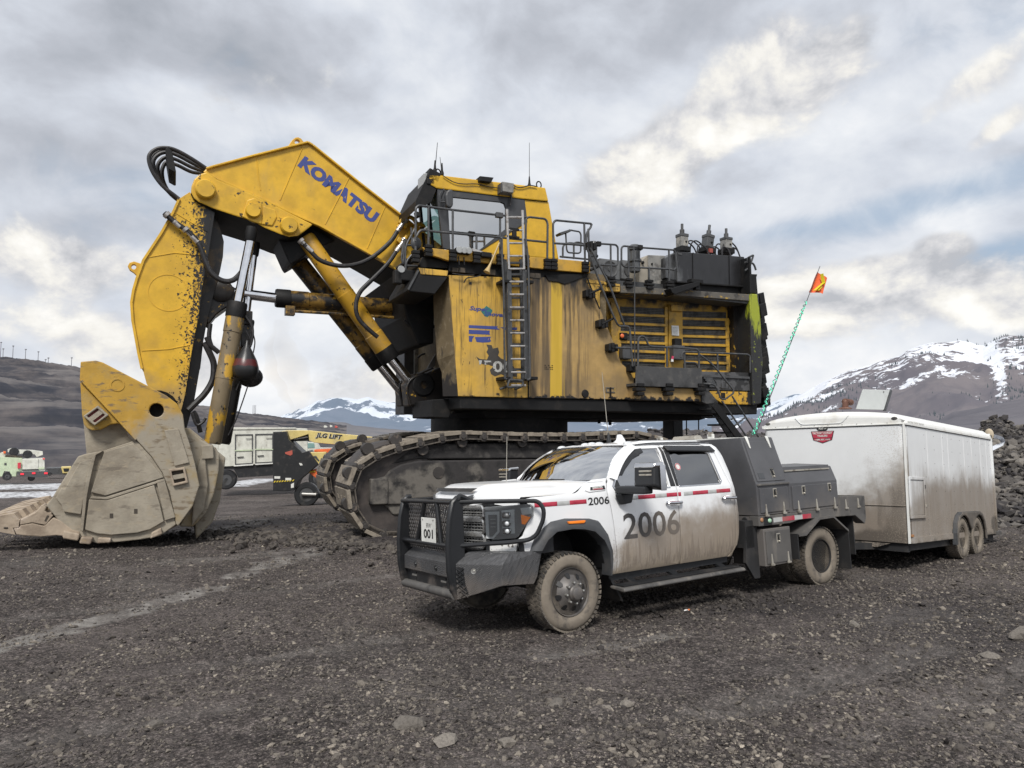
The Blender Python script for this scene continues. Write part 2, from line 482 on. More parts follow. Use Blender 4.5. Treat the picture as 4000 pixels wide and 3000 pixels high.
def ground_base(x,y):
    x=np.asarray(x,float);y=np.asarray(y,float)
    r=np.sqrt(x*x+y*y)+1e-9;k=np.minimum(1,110/r);xx=x*k/20;yy=y*k/20
    z=_GW[-3]+_GW[-2]*xx+_GW[-1]*yy
    for (a,b),w in zip(_GXY,_GW[:-3]):
        d2=(xx-a)**2+(yy-b)**2;z=z+w*0.5*d2*np.log(d2+1e-12)
    return z
def ground_hit(px,py):
    r=ray(px,py);t=2.0
    for i in range(60):
        p=CAM+r*t;h=p.z-float(ground_base(p.x,p.y));t+=h/max(0.05,-r.z+0.0)*0.5
        if t>300:t=300
    return CAM+r*t
RUTS=((-4.2,.17,.10),(-2.6,.16,.10),(-1.2,.20,-.06),(.9,.17,.08),(2.3,.17,.08),(3.7,.2,-.05),(5.4,.18,.1),(-7.5,.2,.05))
def rut_mask(x,y):
    # wheel tracks left by earlier traffic
    u=x*.80+y*.60;v=-x*.60+y*.80;m=0;br=sstep(-.25,.25,fbm(u/2.4,v/2.4,3,101))
    for i,(v0,w,k)in enumerate(RUTS):
        d=(v-4.6-v0-.25*np.sin(u*.35+i)-k*u*.4)/w;m=np.maximum(m,np.exp(-d**4))
    return m*br,u+.12*np.abs(np.sin(v*9))
def ground_detail(x,y):
    # tyre and dozer passes run from lower left to upper right
    u=x*0.85+y*0.52;v=-x*0.52+y*0.85
    z=0.030*fbm(u/2.6,v/0.9,4,11)+0.020*fbm(x/0.55,y/0.55,4,23)+0.012*fbm(x/0.16,y/0.16,3,31)
    rough=sstep(0.0,0.35,fbm(x/3.1,y/3.1,3,41))
    z=z+rough*0.014*fbm(x/0.09,y/0.09,2,51)
    m,w=rut_mask(x,y)
    return z*(1-.45*m)-m*(.022+.012*np.sin(w*2*math.pi/.15))
def ground_z(x,y):return ground_base(x,y)+ground_detail(x,y)

def seg_dist(x,y,a,b):
    ax,ay=a;bx,by=b;dx,dy=bx-ax,by-ay;L2=dx*dx+dy*dy
    t=np.clip(((x-ax)*dx+(y-ay)*dy)/L2,0,1)
    return np.hypot(x-ax-t*dx,y-ay-t*dy),t

def numpy_mesh(name,V,Q,mat,attrs=None,smooth=True):
    me=bpy.data.meshes.new(name);nv=len(V);nq=len(Q);k=Q.shape[1]
    me.vertices.add(nv);me.vertices.foreach_set('co',V.astype(np.float32).ravel())
    me.loops.add(nq*k);me.loops.foreach_set('vertex_index',Q.astype(np.int32).ravel())
    me.polygons.add(nq);me.polygons.foreach_set('loop_start',np.arange(0,nq*k,k,dtype=np.int32))
    try:me.polygons.foreach_set('loop_total',np.full(nq,k,dtype=np.int32))
    except Exception:pass
    me.polygons.foreach_set('use_smooth',np.full(nq,smooth,dtype=bool))
    for an,data in (attrs or {}).items():
        a=me.attributes.new(an,'FLOAT','POINT');a.data.foreach_set('value',data.astype(np.float32).ravel())
    me.update(calc_edges=True);me.validate()
    me.materials.append(mat)
    o=bpy.data.objects.new(name,me);COL.objects.link(o)
    return o

def attr_n(nt,name):
    a=N(nt,'ShaderNodeAttribute');a.attribute_name=name;return a.outputs['Fac']

def ground_material():
    m,nt,b=new_mat('coal_dirt')
    co=coords(nt,world=True)
    n1=noise_n(nt,co,0.45,6,0.6);n2=noise_n(nt,co,4.5,6,0.65);n3=noise_n(nt,co,38,5,0.7)
    col=mixc(nt,mapr(nt,n1,0.32,0.68),(0.060,0.050,0.047),(0.118,0.099,0.092))
    col=mixc(nt,mapr(nt,n2,0.40,0.75),col,(0.158,0.135,0.124))
    col=mixc(nt,mapr(nt,n3,0.48,0.80,0,0.8),col,(0.19,0.165,0.146))
    col=mixc(nt,mapr(nt,n3,0.44,0.28,0,0.8),col,(0.016,0.013,0.0125))
    v=N(nt,'ShaderNodeTexVoronoi');v.inputs['Scale'].default_value=42;nt.links.new(co,v.inputs['Vector'])
    spk=mapr(nt,N(nt,'ShaderNodeSeparateColor').outputs[0],0.9,0.93)
    sc_=nt.nodes[-1]
    sepc=[n for n in nt.nodes if n.bl_idname=='ShaderNodeSeparateColor'][-1];nt.links.new(v.outputs['Color'],sepc.inputs[0])
    inner=mapr(nt,v.outputs['Distance'],0.42,0.25)
    col=mixc(nt,math_n(nt,'MULTIPLY',math_n(nt,'MULTIPLY',spk,inner),0.75),col,(0.26,0.235,0.205))
    for sc2,lo,hi in ((34,.50,1.75),(85,.62,1.55)):
        v2=N(nt,'ShaderNodeTexVoronoi');v2.inputs['Scale'].default_value=sc2;nt.links.new(co,v2.inputs['Vector'])
        s2=N(nt,'ShaderNodeSeparateColor');nt.links.new(v2.outputs['Color'],s2.inputs[0])
        k2=math_n(nt,'MULTIPLY',mapr(nt,s2.outputs[1],0,1,lo,hi,smooth=False),mapr(nt,v2.outputs['Distance'],.75,.25,.55,1.1))
        vm=N(nt,'ShaderNodeVectorMath',operation='SCALE');nt.links.new(col,vm.inputs[0]);nt.links.new(k2,vm.inputs['Scale'])
        col=mixc(nt,mapr(nt,n1,.72,.42,.45,1.0),col,vm.outputs[0])
    dry=attr_n(nt,'dry');snow=attr_n(nt,'snow');wet=attr_n(nt,'dark')
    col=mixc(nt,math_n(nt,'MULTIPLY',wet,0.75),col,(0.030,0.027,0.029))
    col=mixc(nt,dry,col,mixc(nt,mapr(nt,n2,0.35,0.7),(0.20,0.185,0.17),(0.34,0.32,0.295)))
    col=mixc(nt,snow,col,mixc(nt,mapr(nt,n2,0.35,0.65),(0.38,0.38,0.39),(0.72,0.73,0.75)))
    nt.links.new(col,b.inputs['Base Color']);b.inputs['Roughness'].default_value=0.9;b.inputs['Specular IOR Level'].default_value=0.25
    h=math_n(nt,'ADD',math_n(nt,'MULTIPLY',n3,0.7),math_n(nt,'MULTIPLY',noise_n(nt,co,14,5,0.7),1.2))
    bn=N(nt,'ShaderNodeBump');bn.inputs['Strength'].default_value=1.0;bn.inputs['Distance'].default_value=0.035;nt.links.new(h,bn.inputs['Height']);nt.links.new(bn.outputs[0],b.inputs['Normal'])
    return m
M_GROUND=ground_material()

def build_ground():
    az=np.concatenate([np.linspace(-180,-46,60)[:-1],np.linspace(-46,46,860),np.linspace(46,180,60)[1:]])*math.pi/180
    rr=np.concatenate([np.linspace(0.3,2.2,12)[:-1],2.2*(18/2.2)**np.linspace(0,1,520),18*(75/18)**np.linspace(0,1,170)[1:],75*(9000/75)**np.linspace(0,1,60)[1:]])
    A,R=np.meshgrid(az,rr);X=R*np.sin(A);Y=R*np.cos(A)
    fade=sstep(95,50,R)
    Z=ground_base(X,Y)+ground_detail(X,Y)*np.where(R<18,1,1.4)*fade
    Z=Z-sstep(110,900,R)*22
    # churned mud beside the tracks and a windrow behind the pool
    def G(px,py):p=ground_hit(px,py);return (p.x,p.y)
    d,t=seg_dist(X,Y,G(1050,2070),G(1560,2110));rub=np.exp(-(d/1.1)**2)
    Z+=rub*(0.05+0.09*fbm(X/0.45,Y/0.45,4,61))+rub*0.05
    # dried pale mud, slush, dark coal
    br=fbm(X/0.9,Y/0.9,5,71);br2=fbm((X*.85+Y*.52)/1.6,(-X*.52+Y*.85)/0.28,5,77)
    dry=np.zeros_like(X)
    for a,b_,w,k in (((-60,2545),(300,2450),.20,1.0),((250,2460),(820,2300),.26,.85),((930,2250),(1120,2190),.25,.8),((1050,2200),(1330,2130),.35,.7),((700,2195),(1250,2145),.45,.3),((2100,2560),(2650,2480),.2,.45),((820,2090),(1010,2030),.5,.5)):
        d,t=seg_dist(X,Y,G(*a),G(*b_));dry=np.maximum(dry,k*sstep(0.12,0.5,np.exp(-(d/w)**2)*(1.0+1.6*br2)-0.22))
        dry *= 1
    u_=X*.85+Y*.52;dry *= .55+.45*sstep(-.25,.25,np.sin(u_*2*math.pi/.62)+1.3*br)
    dry=np.clip(dry,0,1)
    dry=np.maximum(dry,np.maximum(0.16*sstep(0.05,0.5,fbm(X/2.2,Y/2.2,5,83)),.22*rut_mask(X,Y)[0]*fade))
    snow=np.zeros_like(X)
    for a,b_,w in (((-900,1950),(240,1928),3.0),((-900,1908),(235,1896),6.0),((880,1898),(1060,1872),1.6)):
        d,t=seg_dist(X,Y,G(*a),G(*b_));snow=np.maximum(snow,sstep(0.15,0.5,np.exp(-(d/w)**2)*(1+2.2*fbm(X/1.1,Y/.5,5,88))-.12))
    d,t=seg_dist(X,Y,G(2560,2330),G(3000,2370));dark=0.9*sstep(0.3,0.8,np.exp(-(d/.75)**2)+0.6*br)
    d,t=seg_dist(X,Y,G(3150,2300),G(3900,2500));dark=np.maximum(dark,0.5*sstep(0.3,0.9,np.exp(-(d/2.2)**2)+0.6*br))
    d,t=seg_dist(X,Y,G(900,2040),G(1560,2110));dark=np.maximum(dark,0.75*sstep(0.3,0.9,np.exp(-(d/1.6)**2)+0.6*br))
    n0,n1=A.shape
    idx=np.arange(n0*n1).reshape(n0,n1)
    Q=np.stack([idx[:-1,:-1],idx[:-1,1:],idx[1:,1:],idx[1:,:-1]],-1).reshape(-1,4)[:,::-1]
    V=np.stack([X,Y,Z],-1).reshape(-1,3)
    o=numpy_mesh('ground',V,Q,M_GROUND,{'dry':dry,'snow':snow,'dark':dark})
    tag(o,kind='structure',label='dark grey coal dirt yard with gravel and pale dried mud',cat='ground')
build_ground()

# ================================================================== stones
def rock_shape(seed,n=1):
    rs=np.random.RandomState(seed);bm=bmesh.new();bmesh.ops.create_icosphere(bm,subdivisions=n,radius=1.0)
    v=np.array([p.co[:]for p in bm.verts]);f=np.array([[q.index for q in p.verts]for p in bm.faces]);bm.free()
    for k in range(9):      # knock flat facets off
        d=rs.normal(size=3);d /= np.linalg.norm(d);h=rs.uniform(0.45,0.85);s=v @ d
        v=v-np.outer(np.maximum(s-h,0),d)
    v *= 1+rs.uniform(-.12,.12,size=(len(v),1));v *= np.array([1,rs.uniform(.6,1),rs.uniform(.4,.8)])
    return v,f

def stone_material(name,dark,light,bump=0.5):
    m,nt,b=new_mat(name)
    co=coords(nt,world=True)
    t=attr_n(nt,'tone');n=noise_n(nt,co,60,4,.6)
    c=mixc(nt,t,dark,light);c=mixc(nt,mapr(nt,n,.35,.75,0,.5),c,tuple(x*.5 for x in dark))
    nt.links.new(c,b.inputs['Base Color']);b.inputs['Roughness'].default_value=.88;b.inputs['Specular IOR Level'].default_value=.3
    bn=N(nt,'ShaderNodeBump');bn.inputs['Strength'].default_value=bump;bn.inputs['Distance'].default_value=.006;nt.links.new(n,bn.inputs['Height']);nt.links.new(bn.outputs[0],b.inputs['Normal'])
    return m
M_STONE=stone_material('gravel_stone',(0.040,0.035,0.034),(0.44,0.385,0.315))

def scatter(name,x,y,z,size,tone,mat,sub=1,flat=1.0,nshape=10,seed=5):
    rs=np.random.RandomState(seed);shapes=[rock_shape(100+seed*17+i,sub)for i in range(nshape)]
    Vs=[];Fs=[];Ts=[];o=0;n=len(x);which=rs.randint(0,nshape,n)
    for k,(v,f)in enumerate(shapes):
        I=np.where(which==k)[0]
        if not len(I):continue
        a=rs.uniform(0,2*math.pi,len(I));ca,sa=np.cos(a),np.sin(a);tx=rs.normal(0,.3,len(I));
        s=size[I][:,None]
        px_=v[None,:,0]*s;py_=v[None,:,1]*s;pz_=v[None,:,2]*s*flat
        pz_=pz_+tx[:,None]*px_
        X=ca[:,None]*px_-sa[:,None]*py_+x[I][:,None];Y=sa[:,None]*px_+ca[:,None]*py_+y[I][:,None]
        Z=pz_+z[I][:,None]
        Vs.append(np.stack([X,Y,Z],-1).reshape(-1,3));nv=len(v)
        Fs.append((f[None]+(o+np.arange(len(I))*nv)[:,None,None]).reshape(-1,3));o+=nv*len(I)
        Ts.append(np.repeat(tone[I],nv))
    ob=numpy_mesh(name,np.concatenate(Vs),np.concatenate(Fs),mat,{'tone':np.concatenate(Ts)},smooth=False)
    return ob

def build_gravel():
    rs=np.random.RandomState(11)
    n=300000
    az=rs.uniform(-44,44,n)*math.pi/180;r=2.3*(26/2.3)**rs.uniform(0,1,n)**0.9
    x=r*np.sin(az);y=r*np.cos(az)
    dens=0.40+1.0*fbm(x/1.3,y/1.3,4,91)+0.5*fbm((x*.85+y*.52)/2.2,(-x*.52+y*.85)/.5,3,93)
    dens+=0.35*sstep(2.0,6.0,x);dens *= 1-.8*rut_mask(x,y)[0]
    keep=rs.uniform(0,1,n)<np.clip(dens,0.05,1);x,y,r=x[keep],y[keep],r[keep];n=len(x)
    size=(0.0042+0.0075*rs.gamma(1.15,0.85,n))*(0.70+r*0.045);size=np.clip(size,0.004,0.055)
    tone=np.clip(rs.beta(1.0,2.6,n)*(.75+.6*fbm(x/.8,y/.8,3,95)),0,1)
    z=ground_z(x,y)+size*0.12
    o=scatter('gravel',x,y,z,size,tone,M_STONE,1)
    tag(o,'loose pale and dark gravel strewn over the dirt yard','gravel',kind='stuff')
    # the black lump coal beside the truck and the churned clods by the track
    p=ground_hit(2680,2350);n=2600
    x=p.x+rs.normal(0,.75,n);y=p.y+rs.normal(0,.45,n);size=0.008+0.010*rs.gamma(1.3,.8,n)
    o=scatter('coal_lumps',x,y,ground_z(x,y)+size*.3,np.clip(size,0,.06),rs.uniform(0,.12,n),M_STONE,1,seed=6)
    tag(o,'patch of black coal lumps on the ground beside the truck step','coal',kind='stuff')
    a=ground_hit(1000,2085);b=ground_hit(1560,2115);n=5200;t=rs.uniform(0,1,n)
    x=a.x+(b.x-a.x)*t+rs.normal(0,.8,n);y=a.y+(b.y-a.y)*t+rs.normal(0,.8,n);size=0.02+0.03*rs.gamma(1.2,.8,n)
    o=scatter('mud_clods',x,y,ground_z(x,y)+.05*np.exp(-((x-a.x)/9)**2),np.clip(size,0,.14),rs.uniform(0,.25,n),M_STONE,1,seed=8)
    tag(o,'churned dark clods of dirt in front of the shovel track','dirt',kind='stuff')
build_gravel()

M_ROCK=stone_material('big_rock',(0.07,0.063,0.058),(0.24,0.215,0.185),0.8)
def build_rocks():
    # px, py, size(px wide), tone, label
    L=[(1590,2850,130,.45,'flat grey boulder half sunk in the dirt, left of centre near the bottom edge'),
         (1735,2905,110,.85,'pale cream rock at the bottom edge beside the flat grey boulder'),
         (1975,2900,120,.75,'cracked tan rock at the bottom edge, right of the pale cream rock'),
         (600,2833,80,.35,'brownish slab rock lying alone near the lower left corner'),
         (2170,2755,95,.5,'grey angular rock in the middle foreground right below the truck front wheel'),
         (2375,2770,55,.9,'first of two pale stones side by side below the front wheel'),
         (2450,2760,70,.85,'second, wider pale stone of the pair below the front wheel'),
         (3340,2452,62,.75,'pale rounded rock on the dark ground below the trailer hitch'),
         (3865,2568,60,.7,'tan wedge rock near the right edge below the trailer wheels'),
         (3985,2490,120,.55,'grey brown boulder cut by the right edge of the photo'),
         (2920,2758,32,1.0,'small whitish stone standing on edge in the right foreground'),
         (3460,2595,36,.25,'small dark block of rock in the right foreground'),
         (3860,2780,50,.8,'pale stone near the lower right corner'),
         (2200,2975,34,.95,'pale upright stone at the very bottom edge'),
         (3230,2960,36,.6,'grey stone at the bottom edge in the right half'),
         (690,2505,44,.6,'brown stone standing among gravel in the left foreground'),
         (830,2620,34,.95,'cream pebble cluster stone left of centre'),
         (1340,2620,34,.95,'cream stone in the gravel band in front of the bumper')]
    for i,(px,py,w,tone,lab)in enumerate(L):
        p=ground_hit(px,py);d=(p-CAM).length;s=w/F*d/2
        v,f=rock_shape(900+i,2)
        v=v*np.array([1,.8,.75])*s
        fb=1+.10*fbm(v[:,0]/s*2.1+i,v[:,2]/s*2.1+v[:,1]/s*1.7,3,5);v=v*fb[:,None]
        o=numpy_mesh('rock',v,f,M_ROCK,{'tone':np.full(len(v),tone)},smooth=False)
        o.location=(p.x,p.y,float(ground_z(p.x,p.y))+s*.08);o.rotation_euler=(0,0,i*1.1)
        tag(o,lab,'rock','large loose rocks on the yard')
build_rocks()
def build_litter():
    p=ground_hit(2683,2391);z=float(ground_z(p.x,p.y))+.012
    e=empty('litter',Matrix.Translation((p.x,p.y,z))@ Matrix.Rotation(.5,4,'Z'));tag(e,'small white and orange scrap of wrapper on the dirt below the truck step','litter')
    b=MB();b.grid([[(-.04,-.012,0),(-.04,.014,.008)],[(-.01,-.014,.012),(-.01,.012,.018)],[(.025,-.010,.004),(.025,.016,.012)]]);b.build('wrapper',plain('wrapper_white',(.75,.74,.72),.5),e)
    b=MB();b.grid([[(.025,-.010,.004),(.025,.016,.012)],[(.045,-.008,.014),(.045,.012,.018)]]);b.build('wrapper_end',plain('wrapper_orange',(.75,.20,.05),.5),e)
build_litter()

# ================================================================== hills and mountains
def terrain_material(name,ca,cb,scale,haze,hf,snow=None,trees=None,strat=None,rough=.95):
    """haze: colour and share of the air between; snow: (lo, hi, scale, z0, z1)"""
    m,nt,b=new_mat(name)
    co=coords(nt,world=True)
    n1=noise_n(nt,co,scale,8,.62);n2=noise_n(nt,co,scale*6,6,.6)
    col=mixc(nt,mapr(nt,n1,.35,.65),ca,cb)
    col=mixc(nt,mapr(nt,n2,.4,.8,0,.5),col,tuple(x*.55 for x in ca))
    sep=N(nt,'ShaderNodeSeparateXYZ');nt.links.new(co,sep.inputs[0])
    if strat:
        st=noise_n(nt,co,strat[0],5,.6,sc=(.08,.08,1))
        col=mixc(nt,mapr(nt,st,.48,.62,0,strat[2]),col,strat[1])
        col=mixc(nt,mapr(nt,st,.46,.34,0,.7),col,tuple(x*.5 for x in ca))
    if trees:
        t=noise_n(nt,co,trees[0],7,.62,off=(5,3,1))
        col=mixc(nt,mapr(nt,t,trees[1],trees[2],0,.9),col,trees[3])
    if snow:
        s=attr_n(nt,'snow')
        t=math_n(nt,'ADD',s,math_n(nt,'MULTIPLY',math_n(nt,'SUBTRACT',math_n(nt,'ADD',math_n(nt,'MULTIPLY',noise_n(nt,co,snow[0],9,.70,sc=(1,1,1.6)),.6),math_n(nt,'MULTIPLY',noise_n(nt,co,snow[0]*3.3,8,.7,sc=(1,1,.8),off=(9,4,2)),.4)),.5),3.0))
        col=mixc(nt,mapr(nt,t,.46,.56,0,1),col,(.80,.82,.86))
    nt.links.new(col,b.inputs['Base Color']);b.inputs['Roughness'].default_value=rough;b.inputs['Specular IOR Level'].default_value=.1
    em=N(nt,'ShaderNodeEmission');em.inputs[0].default_value=(*haze,1);mx=N(nt,'ShaderNodeMixShader');mx.inputs[0].default_value=hf  # aerial haze painted on: an even glow mixed over the slope colour
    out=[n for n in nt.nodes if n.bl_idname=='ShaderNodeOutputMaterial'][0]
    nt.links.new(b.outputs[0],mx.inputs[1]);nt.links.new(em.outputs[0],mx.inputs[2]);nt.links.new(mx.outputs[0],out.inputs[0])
    return m

def terrain(name,ridge,r0,r1,z0,mat,amp,lam,rows=60,step=9.0,prof=1.0,rid=.6,seed=0,jag=0.0,benches=None,snowf=None,label=None,back=0.6):
    ridge=sorted(ridge);px=np.arange(ridge[0][0],ridge[-1][0]+step,step)
    py=np.interp(px,[p[0]for p in ridge],[p[1]for p in ridge])
    dirs=[ray(a,b)for a,b in zip(px,py)]
    hx=np.array([d.x for d in dirs]);hy=np.array([d.y for d in dirs]);hz=np.array([d.z for d in dirs]);hl=np.hypot(hx,hy)
    hx /= hl;hy /= hl;zr=CAM.z+r1*hz/hl
    t=np.concatenate([np.linspace(0,1,rows),[1.06,1.25,1.6]])
    T,_=np.meshgrid(t,px,indexing='ij');tc=np.minimum(T,1)
    R=r0+(r1-r0)*T;X=R*hx[None];Y=R*hy[None]
    pr=tc**prof
    if benches:
        k=benches;q=pr*k+.35*fbm(X/(lam*2.5),Y/(lam*2.5),3,seed+7)
        st=np.floor(q)+sstep(.35,.72,q-np.floor(q));pr=np.where(tc >= 1,1,np.clip(st/k,0,1))
    Z=z0+(zr[None]-z0)*pr
    env=np.minimum(1,4*tc*(1-tc)+.0)*sstep(0,.1,tc)
    n=fbm(X/lam,Y/lam,6,seed,.5,True)*rid+fbm(X/lam,Y/lam,6,seed+20)*(1-rid)
    Z=Z+amp*(n-.36*rid/.72)*env+jag*fbm(X/(lam*.25),Y/(lam*.25),4,seed+40)*sstep(.5,1,tc)
    Z=np.where(T>1,z0+(Z-z0)*(1-(T-1)*back),Z)
    attrs={}
    sn=np.zeros_like(Z)
    if snowf is not None:sn=snowf(X,Y,Z,tc,px[None]+0*Z,n)
    attrs['snow']=sn
    a,c=Z.shape;idx=np.arange(a*c).reshape(a,c)
    Q=np.stack([idx[:-1,:-1],idx[:-1,1:],idx[1:,1:],idx[1:,:-1]],-1).reshape(-1,4)[:,::-1]
    o=numpy_mesh(name,np.stack([X,Y,Z],-1).reshape(-1,3),Q,mat,attrs)
    tag(o,label,'terrain',kind='structure')
    return X,Y,Z,px

HZ=(.56,.63,.73)
# left wall of the pit, cut in benches
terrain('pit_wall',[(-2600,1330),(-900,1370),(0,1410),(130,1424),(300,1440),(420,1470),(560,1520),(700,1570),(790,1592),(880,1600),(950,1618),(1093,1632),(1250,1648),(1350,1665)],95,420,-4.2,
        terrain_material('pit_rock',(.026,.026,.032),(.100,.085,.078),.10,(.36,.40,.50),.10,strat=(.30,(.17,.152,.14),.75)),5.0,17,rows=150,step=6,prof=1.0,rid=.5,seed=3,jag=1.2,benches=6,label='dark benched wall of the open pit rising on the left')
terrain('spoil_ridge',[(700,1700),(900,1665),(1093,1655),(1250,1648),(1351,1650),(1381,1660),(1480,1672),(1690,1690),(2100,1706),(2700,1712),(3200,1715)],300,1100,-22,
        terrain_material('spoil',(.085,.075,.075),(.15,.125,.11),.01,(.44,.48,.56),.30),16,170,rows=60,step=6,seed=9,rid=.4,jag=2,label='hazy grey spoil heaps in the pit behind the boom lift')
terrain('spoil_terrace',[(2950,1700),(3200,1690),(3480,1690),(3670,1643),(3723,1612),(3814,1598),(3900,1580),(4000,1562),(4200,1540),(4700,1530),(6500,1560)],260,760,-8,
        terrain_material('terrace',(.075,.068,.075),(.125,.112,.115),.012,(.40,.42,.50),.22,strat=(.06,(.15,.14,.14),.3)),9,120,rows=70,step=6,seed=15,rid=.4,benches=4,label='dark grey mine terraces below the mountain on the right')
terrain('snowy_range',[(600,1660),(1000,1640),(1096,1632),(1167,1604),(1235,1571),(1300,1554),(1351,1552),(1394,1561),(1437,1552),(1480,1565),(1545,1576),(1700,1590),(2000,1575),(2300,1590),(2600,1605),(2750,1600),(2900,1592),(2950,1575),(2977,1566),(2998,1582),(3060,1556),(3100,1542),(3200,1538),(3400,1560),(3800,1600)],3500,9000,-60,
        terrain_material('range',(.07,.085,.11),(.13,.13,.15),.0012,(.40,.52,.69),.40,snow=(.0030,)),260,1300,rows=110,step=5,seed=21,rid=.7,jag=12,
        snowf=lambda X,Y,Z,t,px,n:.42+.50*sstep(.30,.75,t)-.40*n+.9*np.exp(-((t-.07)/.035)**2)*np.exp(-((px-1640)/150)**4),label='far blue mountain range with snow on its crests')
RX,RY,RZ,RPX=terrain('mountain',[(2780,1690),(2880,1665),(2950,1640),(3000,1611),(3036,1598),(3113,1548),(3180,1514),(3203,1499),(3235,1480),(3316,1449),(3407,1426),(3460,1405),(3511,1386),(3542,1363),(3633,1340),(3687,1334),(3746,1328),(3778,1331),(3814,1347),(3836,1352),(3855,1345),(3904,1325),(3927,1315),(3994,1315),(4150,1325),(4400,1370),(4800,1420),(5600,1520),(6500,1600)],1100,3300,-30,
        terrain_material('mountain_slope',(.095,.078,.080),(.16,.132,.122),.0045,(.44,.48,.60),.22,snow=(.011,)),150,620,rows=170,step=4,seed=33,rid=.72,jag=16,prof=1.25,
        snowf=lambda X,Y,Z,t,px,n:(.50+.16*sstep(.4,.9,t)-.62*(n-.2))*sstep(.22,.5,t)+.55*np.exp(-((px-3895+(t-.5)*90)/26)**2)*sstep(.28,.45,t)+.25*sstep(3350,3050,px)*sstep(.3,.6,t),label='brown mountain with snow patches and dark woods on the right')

def build_forest():
    rs=np.random.RandomState(4);n=90000
    i=rs.randint(8,RX.shape[0]-3,n);j=rs.randint(0,RX.shape[1]-1,n)
    x=RX[i,j]+rs.uniform(-8,8,n);y=RY[i,j]+rs.uniform(-8,8,n);z=RZ[i,j];t=i/170.0;px=RPX[j]
    d=fbm(x/330,y/330,5,71)*.9+.05
    d+=.45*np.exp(-((px-3320)/190)**2-((t-.52)/.16)**2)+.5*np.exp(-((px-3050)/120)**2-((t-.75)/.25)**2)+.55*np.exp(-((px-4010)/90)**2-((t-.55)/.22)**2)+.45*np.exp(-((px-3620)/50)**2-((t-.88)/.06)**2)+.35*np.exp(-((px-3720)/160)**2-((t-.22)/.10)**2)
    keep=rs.uniform(.1,.9,n)<d-.12;x,y,z=x[keep],y[keep],z[keep];n=len(x)
    h=rs.uniform(.0026,.0058,n)*np.hypot(x,y)*rs.uniform(.6,1,n);w=h*.2
    ang=rs.uniform(0,6.28,n);V=[];
    for k in range(4):
        V.append(np.stack([x+w*np.cos(ang+k*1.571),y+w*np.sin(ang+k*1.571),z-1],-1))
    V.append(np.stack([x,y,z+h],-1));V=np.stack(V,1).reshape(-1,3)
    b=np.arange(n)[:,None]*5
    Fq=np.concatenate([np.stack([b[:,0]+k,b[:,0]+(k+1)% 4,b[:,0]+4],-1)for k in range(4)])
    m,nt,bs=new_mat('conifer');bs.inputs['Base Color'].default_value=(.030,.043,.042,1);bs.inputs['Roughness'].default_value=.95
    em=N(nt,'ShaderNodeEmission');em.inputs[0].default_value=(.40,.46,.56,1);mx=N(nt,'ShaderNodeMixShader');mx.inputs[0].default_value=.17  # haze of the distance put into the trees as a faint glow
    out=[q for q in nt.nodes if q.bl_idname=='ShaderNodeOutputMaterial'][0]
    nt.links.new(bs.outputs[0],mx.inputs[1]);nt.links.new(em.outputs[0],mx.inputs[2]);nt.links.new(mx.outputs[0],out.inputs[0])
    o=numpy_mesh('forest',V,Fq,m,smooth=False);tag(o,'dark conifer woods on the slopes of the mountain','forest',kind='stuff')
build_forest()

